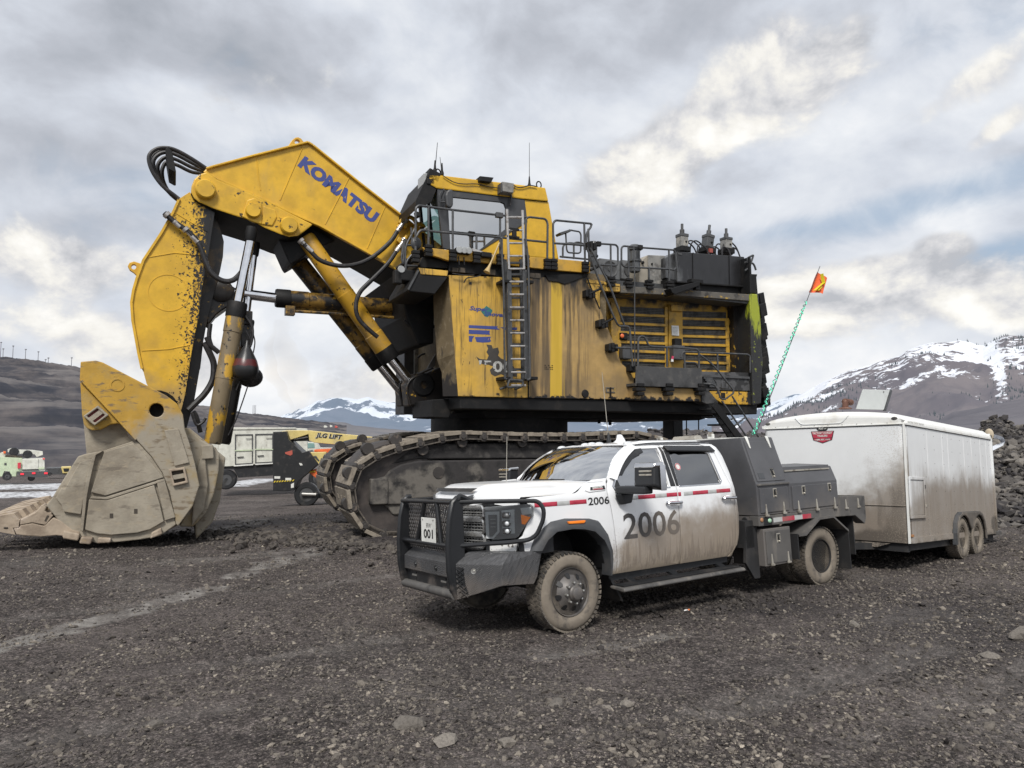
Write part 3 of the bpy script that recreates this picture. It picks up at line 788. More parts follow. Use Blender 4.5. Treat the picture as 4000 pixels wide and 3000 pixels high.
# rubble heaps just behind the trailer
M_RUB=stone_material('rubble_rock',(0.035,0.032,0.034),(0.33,0.30,0.26),0.9)
def build_rubble():
    rs=np.random.RandomState(9)
    md=grunge('rubble_dirt',(.055,.050,.050),.95,[dict(c=(.14,.125,.11),s=1.2,lo=.5,hi=.7)],bump=.8,bscale=9)
    def heap(name,ridge,r0,r1,z0,nst,smin,smax,lab,seed,light):
        ridge=sorted(ridge);step=8;px=np.arange(ridge[0][0],ridge[-1][0]+step,step)
        py=np.interp(px,[p[0]for p in ridge],[p[1]for p in ridge]);dirs=[ray(a,b)for a,b in zip(px,py)]
        hx=np.array([d.x for d in dirs]);hy=np.array([d.y for d in dirs]);hz=np.array([d.z for d in dirs]);hl=np.hypot(hx,hy);hx /= hl;hy /= hl
        zr=CAM.z+r1*hz/hl;t=np.linspace(0,1.5,70);T,_=np.meshgrid(t,px,indexing='ij');tc=np.minimum(T,1)
        R=r0+(r1-r0)*T;X=R*hx;Y=R*hy;zb=ground_base(X,Y)-.1
        pr=np.where(T>1,1-(T-1)*1.6,tc**.95)
        side=sstep(0,.12,(px-px[0])/(px[-1]-px[0]))[None]
        Z=zb+(zr[None]-zb)*pr*(side if name=='rubble_heap' else 1)+(r1-r0)*.035*fbm(X/1.6,Y/1.6,5,seed)*sstep(0,.15,tc)
        a,c=Z.shape;idx=np.arange(a*c).reshape(a,c);Q=np.stack([idx[:-1,:-1],idx[:-1,1:],idx[1:,1:],idx[1:,:-1]],-1).reshape(-1,4)[:,::-1]
        o=numpy_mesh(name,np.stack([X,Y,Z],-1).reshape(-1,3),Q,md);tag(o,lab,'rubble',kind='structure')
        i=rs.randint(0,62,nst);j=rs.randint(0,c,nst);x=X[i,j]+rs.normal(0,.1,nst);y=Y[i,j]+rs.normal(0,.1,nst)
        size=np.clip(smin*rs.gamma(1.2,1,nst)+smin*.5,0,smax)
        band=fbm(x/2.5,Z[i,j]/.8,3,seed+3);tone=np.clip(rs.beta(1,2.2,nst)*.8+light*band,0,1)
        o=scatter('rubble_stones',x,y,Z[i,j]+size*.1,size,tone,M_RUB,1,seed=seed)
        tag(o,lab.replace('heap','loose broken stones on the heap').replace('bank','loose broken stones on the bank'),'rubble',kind='stuff')
    heap('rubble_heap',[(3680,1690),(3780,1676),(3840,1668),(3900,1650),(3960,1664),(4060,1655),(4400,1620),(5200,1600)],20,33,-.4,26000,.05,.30,'dark heap of broken rock behind the trailer on the right',2,.5)
    heap('rubble_bank',[(2100,1706),(2400,1700),(2650,1672),(2760,1680),(2880,1695),(3020,1688),(3200,1690),(3600,1690)],36,46,-.6,3500,.07,.25,'low brown bank of rubble far behind the trailer nose',5,.2)
build_rubble()

# ================================================================== materials of the shovel
YEL=(.65,.385,.026)
_dust=(.30,.215,.105);_grease=(.012,.011,.011)
M_BOOM=grunge('boom_yellow',YEL,.38,[dict(c=(.47,.27,.035),s=1.3,lo=.45,hi=.75,a=.6),dict(c=(.20,.125,.03),s=9,lo=.66,hi=.74,a=.7),dict(c=_dust,s=2,sc=(1,1,.3),lo=.55,hi=.8,a=.35),dict(c=_grease,s=26,lo=.73,hi=.76,a=.8)],bump=.05,bscale=60)
M_ARM=grunge('boom_arm_yellow',YEL,.42,[dict(c=(.40,.24,.04),s=1.6,lo=.45,hi=.72,a=.7),dict(c=_grease,s=7,lo=.61,hi=.66,a=.95),dict(c=_grease,s=22,lo=.70,hi=.74)],bump=.05,bscale=60)
M_STICK=grunge('stick_yellow',YEL,.42,[dict(c=(.44,.26,.04),s=1.2,lo=.42,hi=.72,a=.7),dict(c=_dust,s=1.5,g=[('z',1.6,-1.2)],gw=.7,lo=.40,hi=.75,a=.7),
        dict(c=_grease,s=5,sc=(1.8,1,.38),g=[('x',-7.85,-6.9)],gw=.62,lo=.58,hi=.70,r=.3),dict(c=_grease,s=17,g=[('x',-8.4,-7.1)],gw=.4,lo=.62,hi=.68)],bump=.06,bscale=50)
M_HOUSE=grunge('house_yellow',(.60,.36,.055),.5,[dict(c=(.07,.05,.03),s=12,d=4,sc=(1.6,1.6,.07),lo=.60,hi=.70,a=.85),dict(c=(.42,.27,.075),s=1.1,lo=.40,hi=.65,a=.8),dict(c=(.16,.105,.035),s=5,sc=(1.5,1.5,.10),lo=.55,hi=.70,a=.8),dict(c=(.05,.04,.025),s=6,sc=(1.6,1.6,.12),lo=.54,hi=.72,a=.85),dict(c=(.03,.025,.018),s=9,sc=(1.2,1.2,.5),lo=.65,hi=.70,a=.85),dict(c=_grease,s=5,g=[('z',1.3,2.75)],gw=.55,lo=.74,hi=.84),dict(c=_grease,s=4,g=[('z',.05,-.45)],gw=.7,lo=.68,hi=.78)],bump=.08,bscale=40)
M_HOUSE2=grunge('house_dusty_yellow',(.40,.26,.095),.6,[dict(c=(.06,.045,.03),s=10,d=4,sc=(1.6,1.6,.06),g=[('z',-.3,2.4)],gw=.30,lo=.54,hi=.68,a=.85),dict(c=(.27,.185,.085),s=1.2,lo=.4,hi=.65),dict(c=(.10,.07,.04),s=4,sc=(1.6,1.6,.09),g=[('x',3.2,.1)],gw=.30,lo=.47,hi=.72,a=.88),dict(c=(.62,.40,.03),s=2.2,sc=(3,1,.05),g=[('x',.45,.78),('x',1.08,.80)],gw=.60,lo=.46,hi=.60,a=.8),dict(c=_grease,s=3.2,sc=(1.4,1.4,.3),g=[('z',1.2,2.6)],gw=.75,lo=.62,hi=.98),dict(c=_grease,s=5,g=[('z',.02,-.40)],gw=.8,lo=.62,hi=.70)],bump=.08,bscale=40)
M_FRONT=grunge('house_front_dark',(.16,.12,.065),.75,[dict(c=(.24,.19,.12),s=8,lo=.5,hi=.7),dict(c=(.025,.021,.019),s=2.2,g=[('z',.9,-.5)],gw=.8,lo=.45,hi=.6),dict(c=(.025,.021,.019),s=3,sc=(1,1,.4),lo=.58,hi=.7)],bump=.2,bscale=50)
M_GRILLE=grunge('grille_yellow',(.52,.30,.035),.55,[dict(c=(.20,.13,.04),s=3,lo=.42,hi=.68),dict(c=_grease,s=2.2,g=[('z',1.5,2.6)],gw=.8,lo=.66,hi=.9),dict(c=_grease,s=2.5,g=[('x',6.2,7.2)],gw=.9,lo=.66,hi=.86)])
M_BEAM=grunge('beam_worn',(.11,.10,.085),.6,[dict(c=(.42,.27,.05),s=4,sc=(1,1,1.6),lo=.57,hi=.63),dict(c=_grease,s=3,lo=.5,hi=.7,a=.8)],bump=.1)
M_SPOT=grunge('rear_yellow_spots',(.55,.31,.03),.5,[dict(c=(.05,.04,.03),s=9,lo=.56,hi=.60),dict(c=_grease,s=3,g=[('x',6.2,7.2)],gw=.6,lo=.55,hi=.65)])
M_CW=grunge('counterweight_paint',(.022,.022,.022),.45,[dict(c=(.30,.34,.025),s=3.4,sc=(1.6,1,.28),g=[('z',.0,2.4),('y',.30,.05)],gw=.50,lo=.60,hi=.70),dict(c=(.30,.34,.03),s=9,g=[('y',.3,.05)],gw=.1,lo=.66,hi=.72,a=.7)],bump=.3,bscale=14)
M_BLK=grunge('greasy_black',(.009,.009,.0095),.62,[dict(c=(.024,.021,.019),s=4,lo=.5,hi=.75)],bump=.15,bscale=30,spec=.3)
M_BLKY=grunge('greasy_black_on_yellow',(.014,.012,.011),.4,[dict(c=(.42,.25,.03),s=6,lo=.62,hi=.68),dict(c=(.10,.06,.02),s=2,lo=.5,hi=.7)],bump=.15,bscale=30)
M_TANK=grunge('tank_black',(.019,.019,.0205),.32,[dict(c=(.13,.135,.14),s=2.2,sc=(1,1,.35),g=[('x',5.9,4.4)],gw=.5,lo=.56,hi=.72,a=.7),dict(c=(.008,.008,.008),s=3,sc=(1,1,.3),lo=.5,hi=.7)])
M_GREY=grunge('dark_grey_paint',(.075,.077,.080),.5,[dict(c=(.035,.034,.033),s=3,lo=.45,hi=.7)],bump=.06)
M_LGREY=grunge('light_grey_paint',(.24,.235,.22),.55,[dict(c=(.08,.075,.07),s=4,lo=.45,hi=.7),dict(c=(.36,.34,.30),s=3,lo=.55,hi=.7)])
M_PANEL=grunge('walkway_panel_grey',(.055,.055,.056),.6,[dict(c=(.10,.095,.09),s=5,lo=.5,hi=.75),dict(c=(.02,.02,.02),s=2,lo=.5,hi=.7)],bump=.1)
M_RAIL=grunge('rail_steel',(.055,.057,.060),.42,[dict(c=(.15,.145,.14),s=9,lo=.55,hi=.72,a=.7),dict(c=(.015,.014,.014),s=5,lo=.55,hi=.7)])
M_SILVER=grunge('ladder_silver',(.50,.48,.46),.3,[dict(c=(.16,.13,.11),s=9,lo=.5,hi=.68,a=.8)],metallic=.6)
M_CHROME=grunge('chrome_rod',(.80,.80,.81),.09,[dict(c=(.25,.22,.2),s=5,sc=(1,1,3),lo=.62,hi=.75,a=.6)],metallic=1.0)
M_HOSE=grunge('black_hose',(.016,.015,.016),.5,[dict(c=(.05,.045,.045),s=7,lo=.5,hi=.7)])
M_CYL=grunge('cylinder_yellow',(.52,.29,.025),.4,[dict(c=(.33,.21,.07),s=1.4,lo=.42,hi=.68,a=.8),dict(c=_grease,s=8,lo=.62,hi=.66,a=.9),dict(c=(.16,.14,.12),s=1.1,g=[('z',1.6,.2)],gw=.5,lo=.56,hi=.70,a=.75)],bump=.06)
M_CYLD=grunge('cylinder_dirty',(.26,.15,.028),.42,[dict(c=_grease,s=2.2,lo=.42,hi=.56),dict(c=(.45,.26,.03),s=7,lo=.62,hi=.68),dict(c=_grease,s=9,lo=.58,hi=.64)],bump=.1)
M_BCYL=grunge('bucket_cylinder',(.19,.145,.085),.55,[dict(c=(.52,.30,.03),s=2.6,sc=(1.4,1,.6),lo=.50,hi=.56),dict(c=_grease,s=5,lo=.60,hi=.66),dict(c=_grease,s=1.5,g=[('z',1.0,2.2)],gw=.6,lo=.62,hi=.8)],bump=.12)
M_BUCKT=grunge('bucket_yellow',(.46,.27,.035),.6,[dict(c=(.315,.277,.215),s=1.5,g=[('z',-.05,-1.75),('x',-9.6,-7.9)],gw=1.2,lo=.30,hi=.58),dict(c=(.16,.12,.075),s=7,sc=(.5,1,1.6),lo=.54,hi=.66,a=.85),dict(c=(.33,.24,.10),s=2.5,lo=.5,hi=.7,a=.6),dict(c=(.03,.025,.02),s=14,lo=.68,hi=.72)],bump=.25,bscale=28)
M_BUCK=grunge('bucket_mud',(.33,.292,.230),.85,[dict(c=(.25,.215,.165),s=1.6,lo=.42,hi=.66),dict(c=(.36,.30,.215),s=5,sc=(1,1,2),lo=.54,hi=.72,a=.7),dict(c=(.13,.108,.085),s=4,sc=(.7,1,2.5),lo=.56,hi=.70,a=.65),dict(c=(.10,.085,.065),s=1.1,lo=.58,hi=.78,a=.4)],bump=.45,bscale=18)
M_BUCKL=grunge('bucket_lip_pale',(.40,.325,.245),.85,[dict(c=(.25,.195,.145),s=2.5,lo=.45,hi=.65),dict(c=(.46,.33,.12),s=3,lo=.60,hi=.72,a=.6),dict(c=(.52,.44,.37),s=4,lo=.55,hi=.7,a=.7)],bump=.4,bscale=16)
M_BUCKD=grunge('bucket_dark_recess',(.06,.05,.04),.9,[dict(c=(.12,.095,.07),s=4,lo=.5,hi=.7)])
M_RED=grunge('bucket_red_pad',(.22,.045,.045),.7,[dict(c=(.12,.09,.075),s=6,lo=.5,hi=.65)])
M_SHOE=grunge('track_shoe_worn',(.25,.215,.170),.65,[dict(c=(.14,.115,.092),s=7,lo=.45,hi=.7),dict(c=(.36,.315,.25),s=11,lo=.58,hi=.72,a=.8)],bump=.4,bscale=26,rnd=True)
M_SHOED=grunge('track_link_dark',(.040,.035,.032),.6,[dict(c=(.13,.105,.085),s=8,lo=.55,hi=.72)],bump=.2,rnd=True)
M_TRKF=grunge('track_frame_mud',(.036,.033,.033),.85,[dict(c=(.16,.145,.125),s=1.0,sc=(1,1,.8),g=[('x',-.6,-3.0),('z',-1.6,-2.0)],gw=.35,lo=.55,hi=.68,a=.8),dict(c=(.018,.017,.017),s=2.5,lo=.48,hi=.66)],bump=.6,bscale=9)
M_IDLER=grunge('idler_dark',(.040,.034,.032),.6,[dict(c=(.085,.070,.062),s=2,lo=.45,hi=.75)],bump=.15)
M_CABG=grunge('cab_frame_grey',(.052,.054,.058),.45,[dict(c=(.10,.095,.09),s=4,lo=.55,hi=.75,a=.6)])
M_GLASSC=glass('cab_glass',(.30,.36,.35),.04,.62)
M_GLASST=glass('cab_glass_teal',(.30,.55,.50),.05,.35)
M_BLUE=grunge('blue_lettering',(.045,.065,.24),.5,[dict(c=YEL,s=10,lo=.645,hi=.655)],var=.05)
M_WORN=grunge('worn_digits',(.45,.45,.43),.6,[dict(c=(.06,.06,.058),s=8,lo=.56,hi=.60)])
M_TEAL=plain('teal_mark',(.03,.16,.15),.5)
M_WHITE=plain('white_plate',(.72,.72,.70),.45)
M_AMBER=plain('orange_lamp',(.75,.16,.05),.3)
M_LAMP=plain('lamp_glass',(.34,.35,.35),.15)
M_REDP=plain('red_tag',(.55,.05,.12),.5)
M_BRASS=plain('brass_horn',(.50,.36,.16),.4)

shovel=empty('mining_shovel',SF.matrix())
tag(shovel,'huge yellow hydraulic mining shovel streaked with black grease, bucket resting on the ground','mining shovel')

from mathutils.geometry import tessellate_polygon
def plate(mb,outer,holes,w0,w1,mi=0):
    """flat plate in the x,z plane with openings, from y=w0 to y=w1"""
    loops=[[Vector((x,0,z))for x,z in l]for l in [outer]+list(holes)]
    tri=tessellate_polygon(loops);flat=[p for l in loops for p in l];n=len(flat)
    vs=[(p.x,w0,p.z)for p in flat]+[(p.x,w1,p.z)for p in flat]
    fs=[tuple(t)for t in tri]+[tuple(i+n for i in reversed(t))for t in tri]
    o=0
    for l in loops:
        m=len(l)
        for i in range(m):
            j=(i+1)% m;fs.append((o+i,o+j,n+o+j,n+o+i))
        o+=m
    return mb.add(vs,fs,mi)

def circle2(c,r,n=24):return [(c[0]+r*math.cos(2*math.pi*i/n),c[1]+r*math.sin(2*math.pi*i/n))for i in range(n)]

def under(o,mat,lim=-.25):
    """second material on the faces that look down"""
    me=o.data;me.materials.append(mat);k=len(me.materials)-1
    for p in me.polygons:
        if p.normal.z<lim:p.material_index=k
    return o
def pz(zf,x,y,w):q=S(zf,x,y,w);return (q[0],q[2])

# ------------------------------------------------------------------ boom
BW0,BW1=2.2,3.95
b=MB().prism(SP(z2,[(668,292),(690,270),(735,260),(1000,190),(1230,130),(1365,98),(1400,120),(1700,362),(2010,603),(2250,795),(2480,990),(2480,1150),(2250,1090),(1990,975),(1800,862),(1440,657),(1300,600),(1000,455),(760,350)],BW0),BW0,BW1)
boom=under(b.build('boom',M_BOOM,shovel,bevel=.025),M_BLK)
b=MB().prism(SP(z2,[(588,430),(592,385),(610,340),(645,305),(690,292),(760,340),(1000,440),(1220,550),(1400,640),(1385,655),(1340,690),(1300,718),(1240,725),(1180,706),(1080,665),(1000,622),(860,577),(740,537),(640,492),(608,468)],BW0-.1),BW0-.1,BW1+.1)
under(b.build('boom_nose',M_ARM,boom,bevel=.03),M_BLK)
# flange strips along the edges of the boom plate
b=MB()
for pts in ([(690,272),(735,258),(1000,187),(1365,96),(1400,118),(1700,360),(2010,601),(2250,793)],[(690,300),(760,342),(1000,445),(1300,590),(1440,650),(1800,852),(1990,965)]):
    P=[S(z2,x,y,BW0-.02)for x,y in pts]
    for i in range(len(P)-1):b.beam(P[i],P[i+1],.12,.045,up=(0,0,1))
b.build('edge_strip',M_BOOM,boom,bevel=.01)
for (x,y,r,dep)in ((685,415,70,.16),(1000,555,53,.14),(1238,655,60,.16)):
    c=S(z2,x,y,BW0-.1);e=S(z2,x+r,y,BW0-.1);R=abs(e[0]-c[0])
    b=MB().lathe([(0,-dep),(R*.86,-dep),(R*.98,-dep+.03),(R,.02),(R*1.12,.02),(R*1.2,.06)],(c[0],c[1],c[2]),(0,1,0),32)
    b.build('pin_cap',M_ARM,boom,smooth=True)
# raised bosses beside the pins
for poly in ([(960,480),(1010,465),(1060,500),(1060,640),(1000,625),(930,590)],[(1070,520),(1150,545),(1160,590),(1130,650),(1060,640)]):
    MB().prism(SP(z2,poly,BW0-.12),BW0-.135,BW0-.05).build('boss',M_ARM,boom,bevel=.02)
def lug(zf,pts,cx,cy,r,w0,w1,name,mat,par):
    hole=[pz(zf,cx+r*math.cos(t*math.pi/8),cy+r*math.sin(t*math.pi/8),w0)for t in range(16)]
    plate(MB(),SP(zf,pts,w0),[hole],w0,w1).build(name,mat,par,bevel=.012)
lug(z2,[(1222,136),(1262,78),(1280,64),(1300,60),(1322,70),(1345,102),(1300,118)],1295,92,17,2.95,3.1,'lifting_eye',M_BOOM,boom)
# lettering
A=Vector(S(z2,1298,243,BW0-.006));Bv=Vector(S(z2,1800,633,BW0-.006));du=(Bv-A).normalized();up=Vector((du.z*-1,0,du.x));up=up if up.z>0 else -up
L_=(Bv-A).length
b=MB().text('KOMATSU',1.0,lambda x,y,h:A+du*x+up*y,bold=.06,space=1.02)
xs=[Vector(v)for v in b.v];ext=max((v-A).dot(du)for v in xs);hgt=max((v-A).dot(up)for v in xs)
ph=(Vector(S(z2,1347,182,BW0))-A).dot(up)
b.v=[tuple(A+du*((Vector(v)-A).dot(du)*L_/ext)+up*((Vector(v)-A).dot(up)*ph/hgt)+Vector((0,0,0)))for v in b.v]
b.build('lettering',M_BLUE,boom,recalc=False)
# cross block that carries the lift cylinders
MB().prism(SP(z2,[(1150,690),(1420,655),(1560,745),(1420,800),(1330,860),(1252,905),(1235,880)],2.55),2.55,3.7).build('cylinder_bracket',M_BLK,boom,bevel=.03)
# grease pipes bent over the boom foot and the two hoses from them
b=MB().tube(spline([S(z21,300,500,2.1),S(z21,410,380,2.1),S(z21,480,300,2.1),S(z21,560,268,2.1),S(z21,640,310,2.1),S(z21,700,400,2.2),S(z21,760,520,2.4)],5),.055,10)
b.tube(spline([S(z21,340,850,2.1),S(z21,560,620,2.1),S(z21,690,450,2.1),S(z21,760,412,2.1),S(z21,840,450,2.15),S(z21,900,560,2.3)],5),.055,10)
b.build('grease_pipe',M_BOOM,boom,smooth=True)
b=MB().obox(S(z21,412,408,2.08),(.10,0,-.06),(0,.06,0),(.03,0,.06));b.obox(S(z21,370,800,2.08),(.10,0,-.06),(0,.06,0),(.03,0,.06))
b.build('pipe_clamp',M_ARM,boom,bevel=.01)
def fitting(p,q,par):
    p,q=Vector(p),Vector(q);d=(q-p).normalized()
    MB().lathe([(.045,0),(.085,.0),(.085,.07),(.055,.08),(.05,.22),(.062,.23),(.062,.40),(.05,.41)],p,d,14).build('hose_fitting',M_SILVER,par,smooth=True)
for zf,pts,w,r in ((z2,[(1958,690),(1910,760),(1800,855),(1690,905),(1570,915),(1450,880),(1380,815),(1340,770)],2.02,.055),(z2,[(1950,825),(1890,910),(1780,1020),(1710,1095),(1685,1180),(1700,1260),(1760,1330),(1830,1390)],2.02,.055)):
    P=[S(zf,x,y,w)for x,y in pts]
    MB().tube(spline(P,6),r,10).build('hydraulic_hose',M_HOSE,boom,smooth=True)
    fitting(Vector(P[0])+(Vector(P[0])-Vector(P[1])).normalized()*.42,P[0],boom)
fitting(S(z2,1312,742,2.02),S(z2,1345,775,2.02),boom)
for pts in ([(1028,200),(1035,300),(1052,415)],[(1330,130),(1180,480)],[(1640,330),(1480,640)],[(1880,520),(1760,800)]):
    MB().tube([S(z2,x,y,BW0-.002)for x,y in pts],.014,6).build('weld_seam',M_BOOM,boom)
# ------------------------------------------------------------------ hose bundle over the nose
for k,(x,y,w)in enumerate(((-6,-8,2.5),(26,22,2.7),(58,54,2.9),(90,88,3.1),(10,8,3.3))):
    P=[S(z2,700,275+k*8,w),S(z2,600 ,215+y*.9,w),S(z2,500,160+y,w),S(z2,430,140+y,w),S(z2,360+x*.5,150+y*1.2,w),S(z2,315+x*.9,200+y*1.1,w),S(z2,335+x*.8,290+y*.8,w),S(z2,400+x*.5,385+y*.5,w),S(z2,480+x*.2,450+y*.3,w),S(z2,520,480,w)]
    MB().tube(spline(P,5),.045,8).build('nose_hose',M_HOSE,boom,smooth=True)
MB().prism(SP(z2,[(418,140),(440,120),(450,140),(462,150),(490,290),(478,292),(440,270)],2.4),2.4,3.4).build('hose_clamp',M_BLK,boom,bevel=.01)
# ------------------------------------------------------------------ stick
poly=SP(z2,[(580,425),(610,470),(747,560),(730,680),(714,790),(694,900),(674,1010),(654,1150),(642,1260),(614,1380),(594,1500),(577,1600)],2.25)+SP(z1,[(1335,430),(1315,520),(1280,640),(1150,640),(1085,420),(1055,365),(1022,240),(1002,100)],2.25)+SP(z2,[(262,1600),(240,1500),(222,1400),(200,1280),(192,1160),(205,1080),(228,1000),(272,880),(390,700),(470,560),(510,470)],2.25)
stick=MB().prism(poly,2.25,3.9).build('stick',M_STICK,shovel,bevel=.035)
poly=SP(z2,[(740,565),(790,700),(806,760),(800,860),(780,960),(740,1100),(700,1260),(670,1420),(650,1600)],2.7)+SP(z1,[(1455,60),(1440,250),(1400,480),(1340,700),(1260,640)],2.7)+SP(z2,[(560,1600),(600,1200),(660,900),(690,640)],2.7)
MB().prism(poly,2.62,3.6).build('stick_back',M_BLKY,stick,bevel=.03)
# edge moulding on the stick
b=MB();P=[S(z2,x,y,2.23)for x,y in [(735,580),(718,690),(702,790),(682,900),(662,1010),(640,1150),(628,1260),(602,1380),(582,1500),(565,1600)]]
for i in range(len(P)-1):b.beam(P[i],P[i+1],.05,.05)
b.build('stick_moulding',M_STICK,stick);b=MB()
P=[S(z2,x,y,2.23)for x,y in [(510,470),(470,560),(390,700),(272,880),(228,1000),(205,1080),(192,1160),(200,1280),(222,1400),(240,1500),(262,1600)]]
for i in range(len(P)-1):b.beam(P[i],P[i+1],.05,.05)
b.build('stick_moulding',M_STICK,stick)
c=S(z2,440,1095,2.245);MB().lathe([(.40,.01),(.40,-.004),(.415,-.004),(.415,.01)],c,(0,1,0),40,closed=True).build('round_seam',M_STICK,stick)
lug(z2,[(268,905),(210,886),(180,895),(168,918),(180,942),(205,958),(228,980)],208,922,17,3.0,3.14,'lifting_eye',M_STICK,stick)
for pts in ([(262,1480),(440,1470),(590,1440)],[(300,860),(480,830),(690,850)],[(480,560),(560,610),(700,690)]):
    MB().tube([S(z2,x,y,2.248)for x,y in pts],.013,6).build('weld_seam',M_STICK,stick)
# stick cylinder knuckle
poly=SP(z2,[(690,1050),(740,1020),(830,1035),(880,1060),(880,1140),(830,1190),(760,1240),(705,1310),(690,1290)],2.75)
MB().prism(poly,2.72,3.45).build('stick_lug',M_BLKY,stick,bevel=.03)
c=S(z2,790,1080,2.7);MB().lathe([(.06,-.06),(.20,-.06),(.27,-.02),(.27,.1)],c,(0,1,0),24).build('knuckle_pin',M_BLKY,stick,smooth=True)
for pts,w,r in (([(412,565),(480,625),(570,690),(640,770),(690,900),(730,970),(800,1015),(870,1010),(930,950),(955,880),(975,760)],2.1,.06),):
    MB().tube(spline([S(z2,x,y,w)for x,y in pts],6),r,10).build('hydraulic_hose',M_HOSE,stick,smooth=True)
fitting(S(z2,545,668,2.1),S(z2,600,725,2.1),stick);fitting(S(z2,420,570,2.1),S(z2,480,625,2.1),stick)
for pts,w,r in (([(205,900),(235,960),(290,1010),(300,1020)],2.3,.055),([(190,940),(225,1010),(255,1080),(262,1140),(250,1230),(190,1330),(110,1410),(70,1450)],2.35,.07),([(235,800),(225,900),(240,960)],2.4,.05),([(95,1470),(130,1560),(180,1540),(200,1510)],2.2,.03),([(105,1460),(130,1500),(160,1620)],2.4,.05)):
    MB().tube(spline([S(z19,x,y,w)for x,y in pts],6),r,8).build('hydraulic_hose',M_HOSE,stick,smooth=True)
# ------------------------------------------------------------------ cylinders
def cylinder(name,bar,rod,rb,rr,mat,capmat=M_BLK,head=.35,fine=()):
    """bar: from tail end to gland end, rod: gland to eye"""
    a,g=Vector(bar[0]),Vector(bar[1]);d=(g-a).normalized();L=(g-a).length
    o=MB().lathe([(0,0),(rb*.8,0),(rb*.92,.06),(rb*.92,L*.45),(rb*.955,L*.452),(rb*.955,L*.46),(rb*.94,L*.465),(rb*.94,L*.78),(rb,L*.785),(rb,L-head),(rb*.98,L-head)],a,d,28).build(name,mat,shovel,smooth=True)
    MB().lathe([(rb*.9,0),(rb*1.05,.0),(rb*1.07,.03),(rb*1.07,head-.04),(rb*1.0,head),(rr,head)],g-d*head,d,28).build('gland',capmat,o,smooth=True)
    r0,r1=Vector(rod[0]),Vector(rod[1])
    MB().cyl(r0,r1,rr,n=28).build('rod',M_CHROME,o,smooth=True)
    return o
g=S(z18,930,1200,2.55)
cy1=cylinder('lift_cylinder',(S(z18,200,165,2.55),S(z18,935,1215,2.55)),(S(z18,900,1160,2.55),S(z18,1110,1425,2.55)),.245,.135,M_CYL)
cy2=cylinder('lift_cylinder',(S(z18,110,340,3.35),S(z18,845,1262,3.35)),(S(z18,815,1220,3.35),S(z18,1040,1500,3.35)),.25,.14,M_CYLD)
cy3=cylinder('stick_cylinder',(S(z2,2090,1200,2.9),S(z2,1150,1130,2.9)),(S(z2,1160,1131,2.9),S(z2,800,1085,2.9)),.215,.125,M_CYLD)
b=MB().tube([S(z18,60,795,2.75),S(z18,400,815,2.75),S(z18,1000,855,2.75)],.04,8);b.tube([S(z18,60,770,2.9),S(z18,420,790,2.9),S(z18,1010,830,2.9)],.04,8)
b.obox(S(z18,70,795,2.8),(.11,0,0),(0,.12,0),(0,0,.11));b.build('cylinder_pipe',M_CYLD,cy3)
cy4=cylinder('bucket_cylinder',(S(z1,1530,800,2.05),S(z2,900,1160,2.05)),(S(z2,896,1180,2.05),S(z2,985,740,2.05)),.205,.105,M_BCYL)
cy5=cylinder('bucket_cylinder',(S(z1,1600,800,2.9),S(z2,952,1270,2.9)),(S(z2,948,1290,2.9),S(z2,1000,850,2.9)),.20,.105,M_BLKY)
for cx,w in ((cy4,2.05),(cy5,2.9)):
    b=MB();top=Vector(S(z2,992,660,w))if cx is cy4 else Vector(S(z2,1012,760,w));q=Vector(S(z2,978,770,w))if cx is cy4 else Vector(S(z2,1000,870,w))
    b.lathe([(.0,0),(.12,0),(.13,.1),(.125,.30),(.11,.34)],top,(q-top).normalized(),20);b.build('rod_eye',M_BLK,cx,smooth=True)
# fender bag hanging on the bucket cylinder
o=MB();o.lathe([(.02,.62),(.05,.52),(.13,.38),(.24,.17),(.29,0),(.285,-.10),(.25,-.2),(.16,-.28),(.0,-.31)],S(z19,500,1130,1.95),(.03,0,1),22)
o.build('hanging_bag',grunge('bag_black_red',(.02,.02,.021),.35,[dict(c=(.16,.02,.02),s=3,g=[('z',.62,.46),('z',.22,.34)],gw=.9,lo=.70,hi=.9,a=.55)]),cy4,smooth=True)
MB().sphere(S(z19,535,1200,2.2),.27,(1.05,1,.9),16,10).build('hanging_bag',M_HOSE,cy4,smooth=True)
for pts in ([(505,920),(520,1020),(505,1045)],[(560,885),(570,950),(545,1080)],[(520,1260),(480,1380),(430,1520),(400,1580),(370,1640)],[(465,1215),(445,1260),(430,1300)],[(500,740),(550,830),(540,950),(490,1030),(440,1050)],[(500,850),(540,930),(530,1000)]):
    MB().tube(spline([S(z19,x,y,2.0)for x,y in pts],5),.035 if pts[0]==(500,740)else .014,6).build('loose_line',M_HOSE,cy4)
b=MB().obox(S(z19,500,760,2.25),(.14,0,0),(0,.15,0),(0,0,.16));b.obox(S(z19,495,860,2.3),(.11,0,.02),(0,.15,0),(-.02,0,.35));b.build('valve_block',M_BLKY,cy4,bevel=.02)
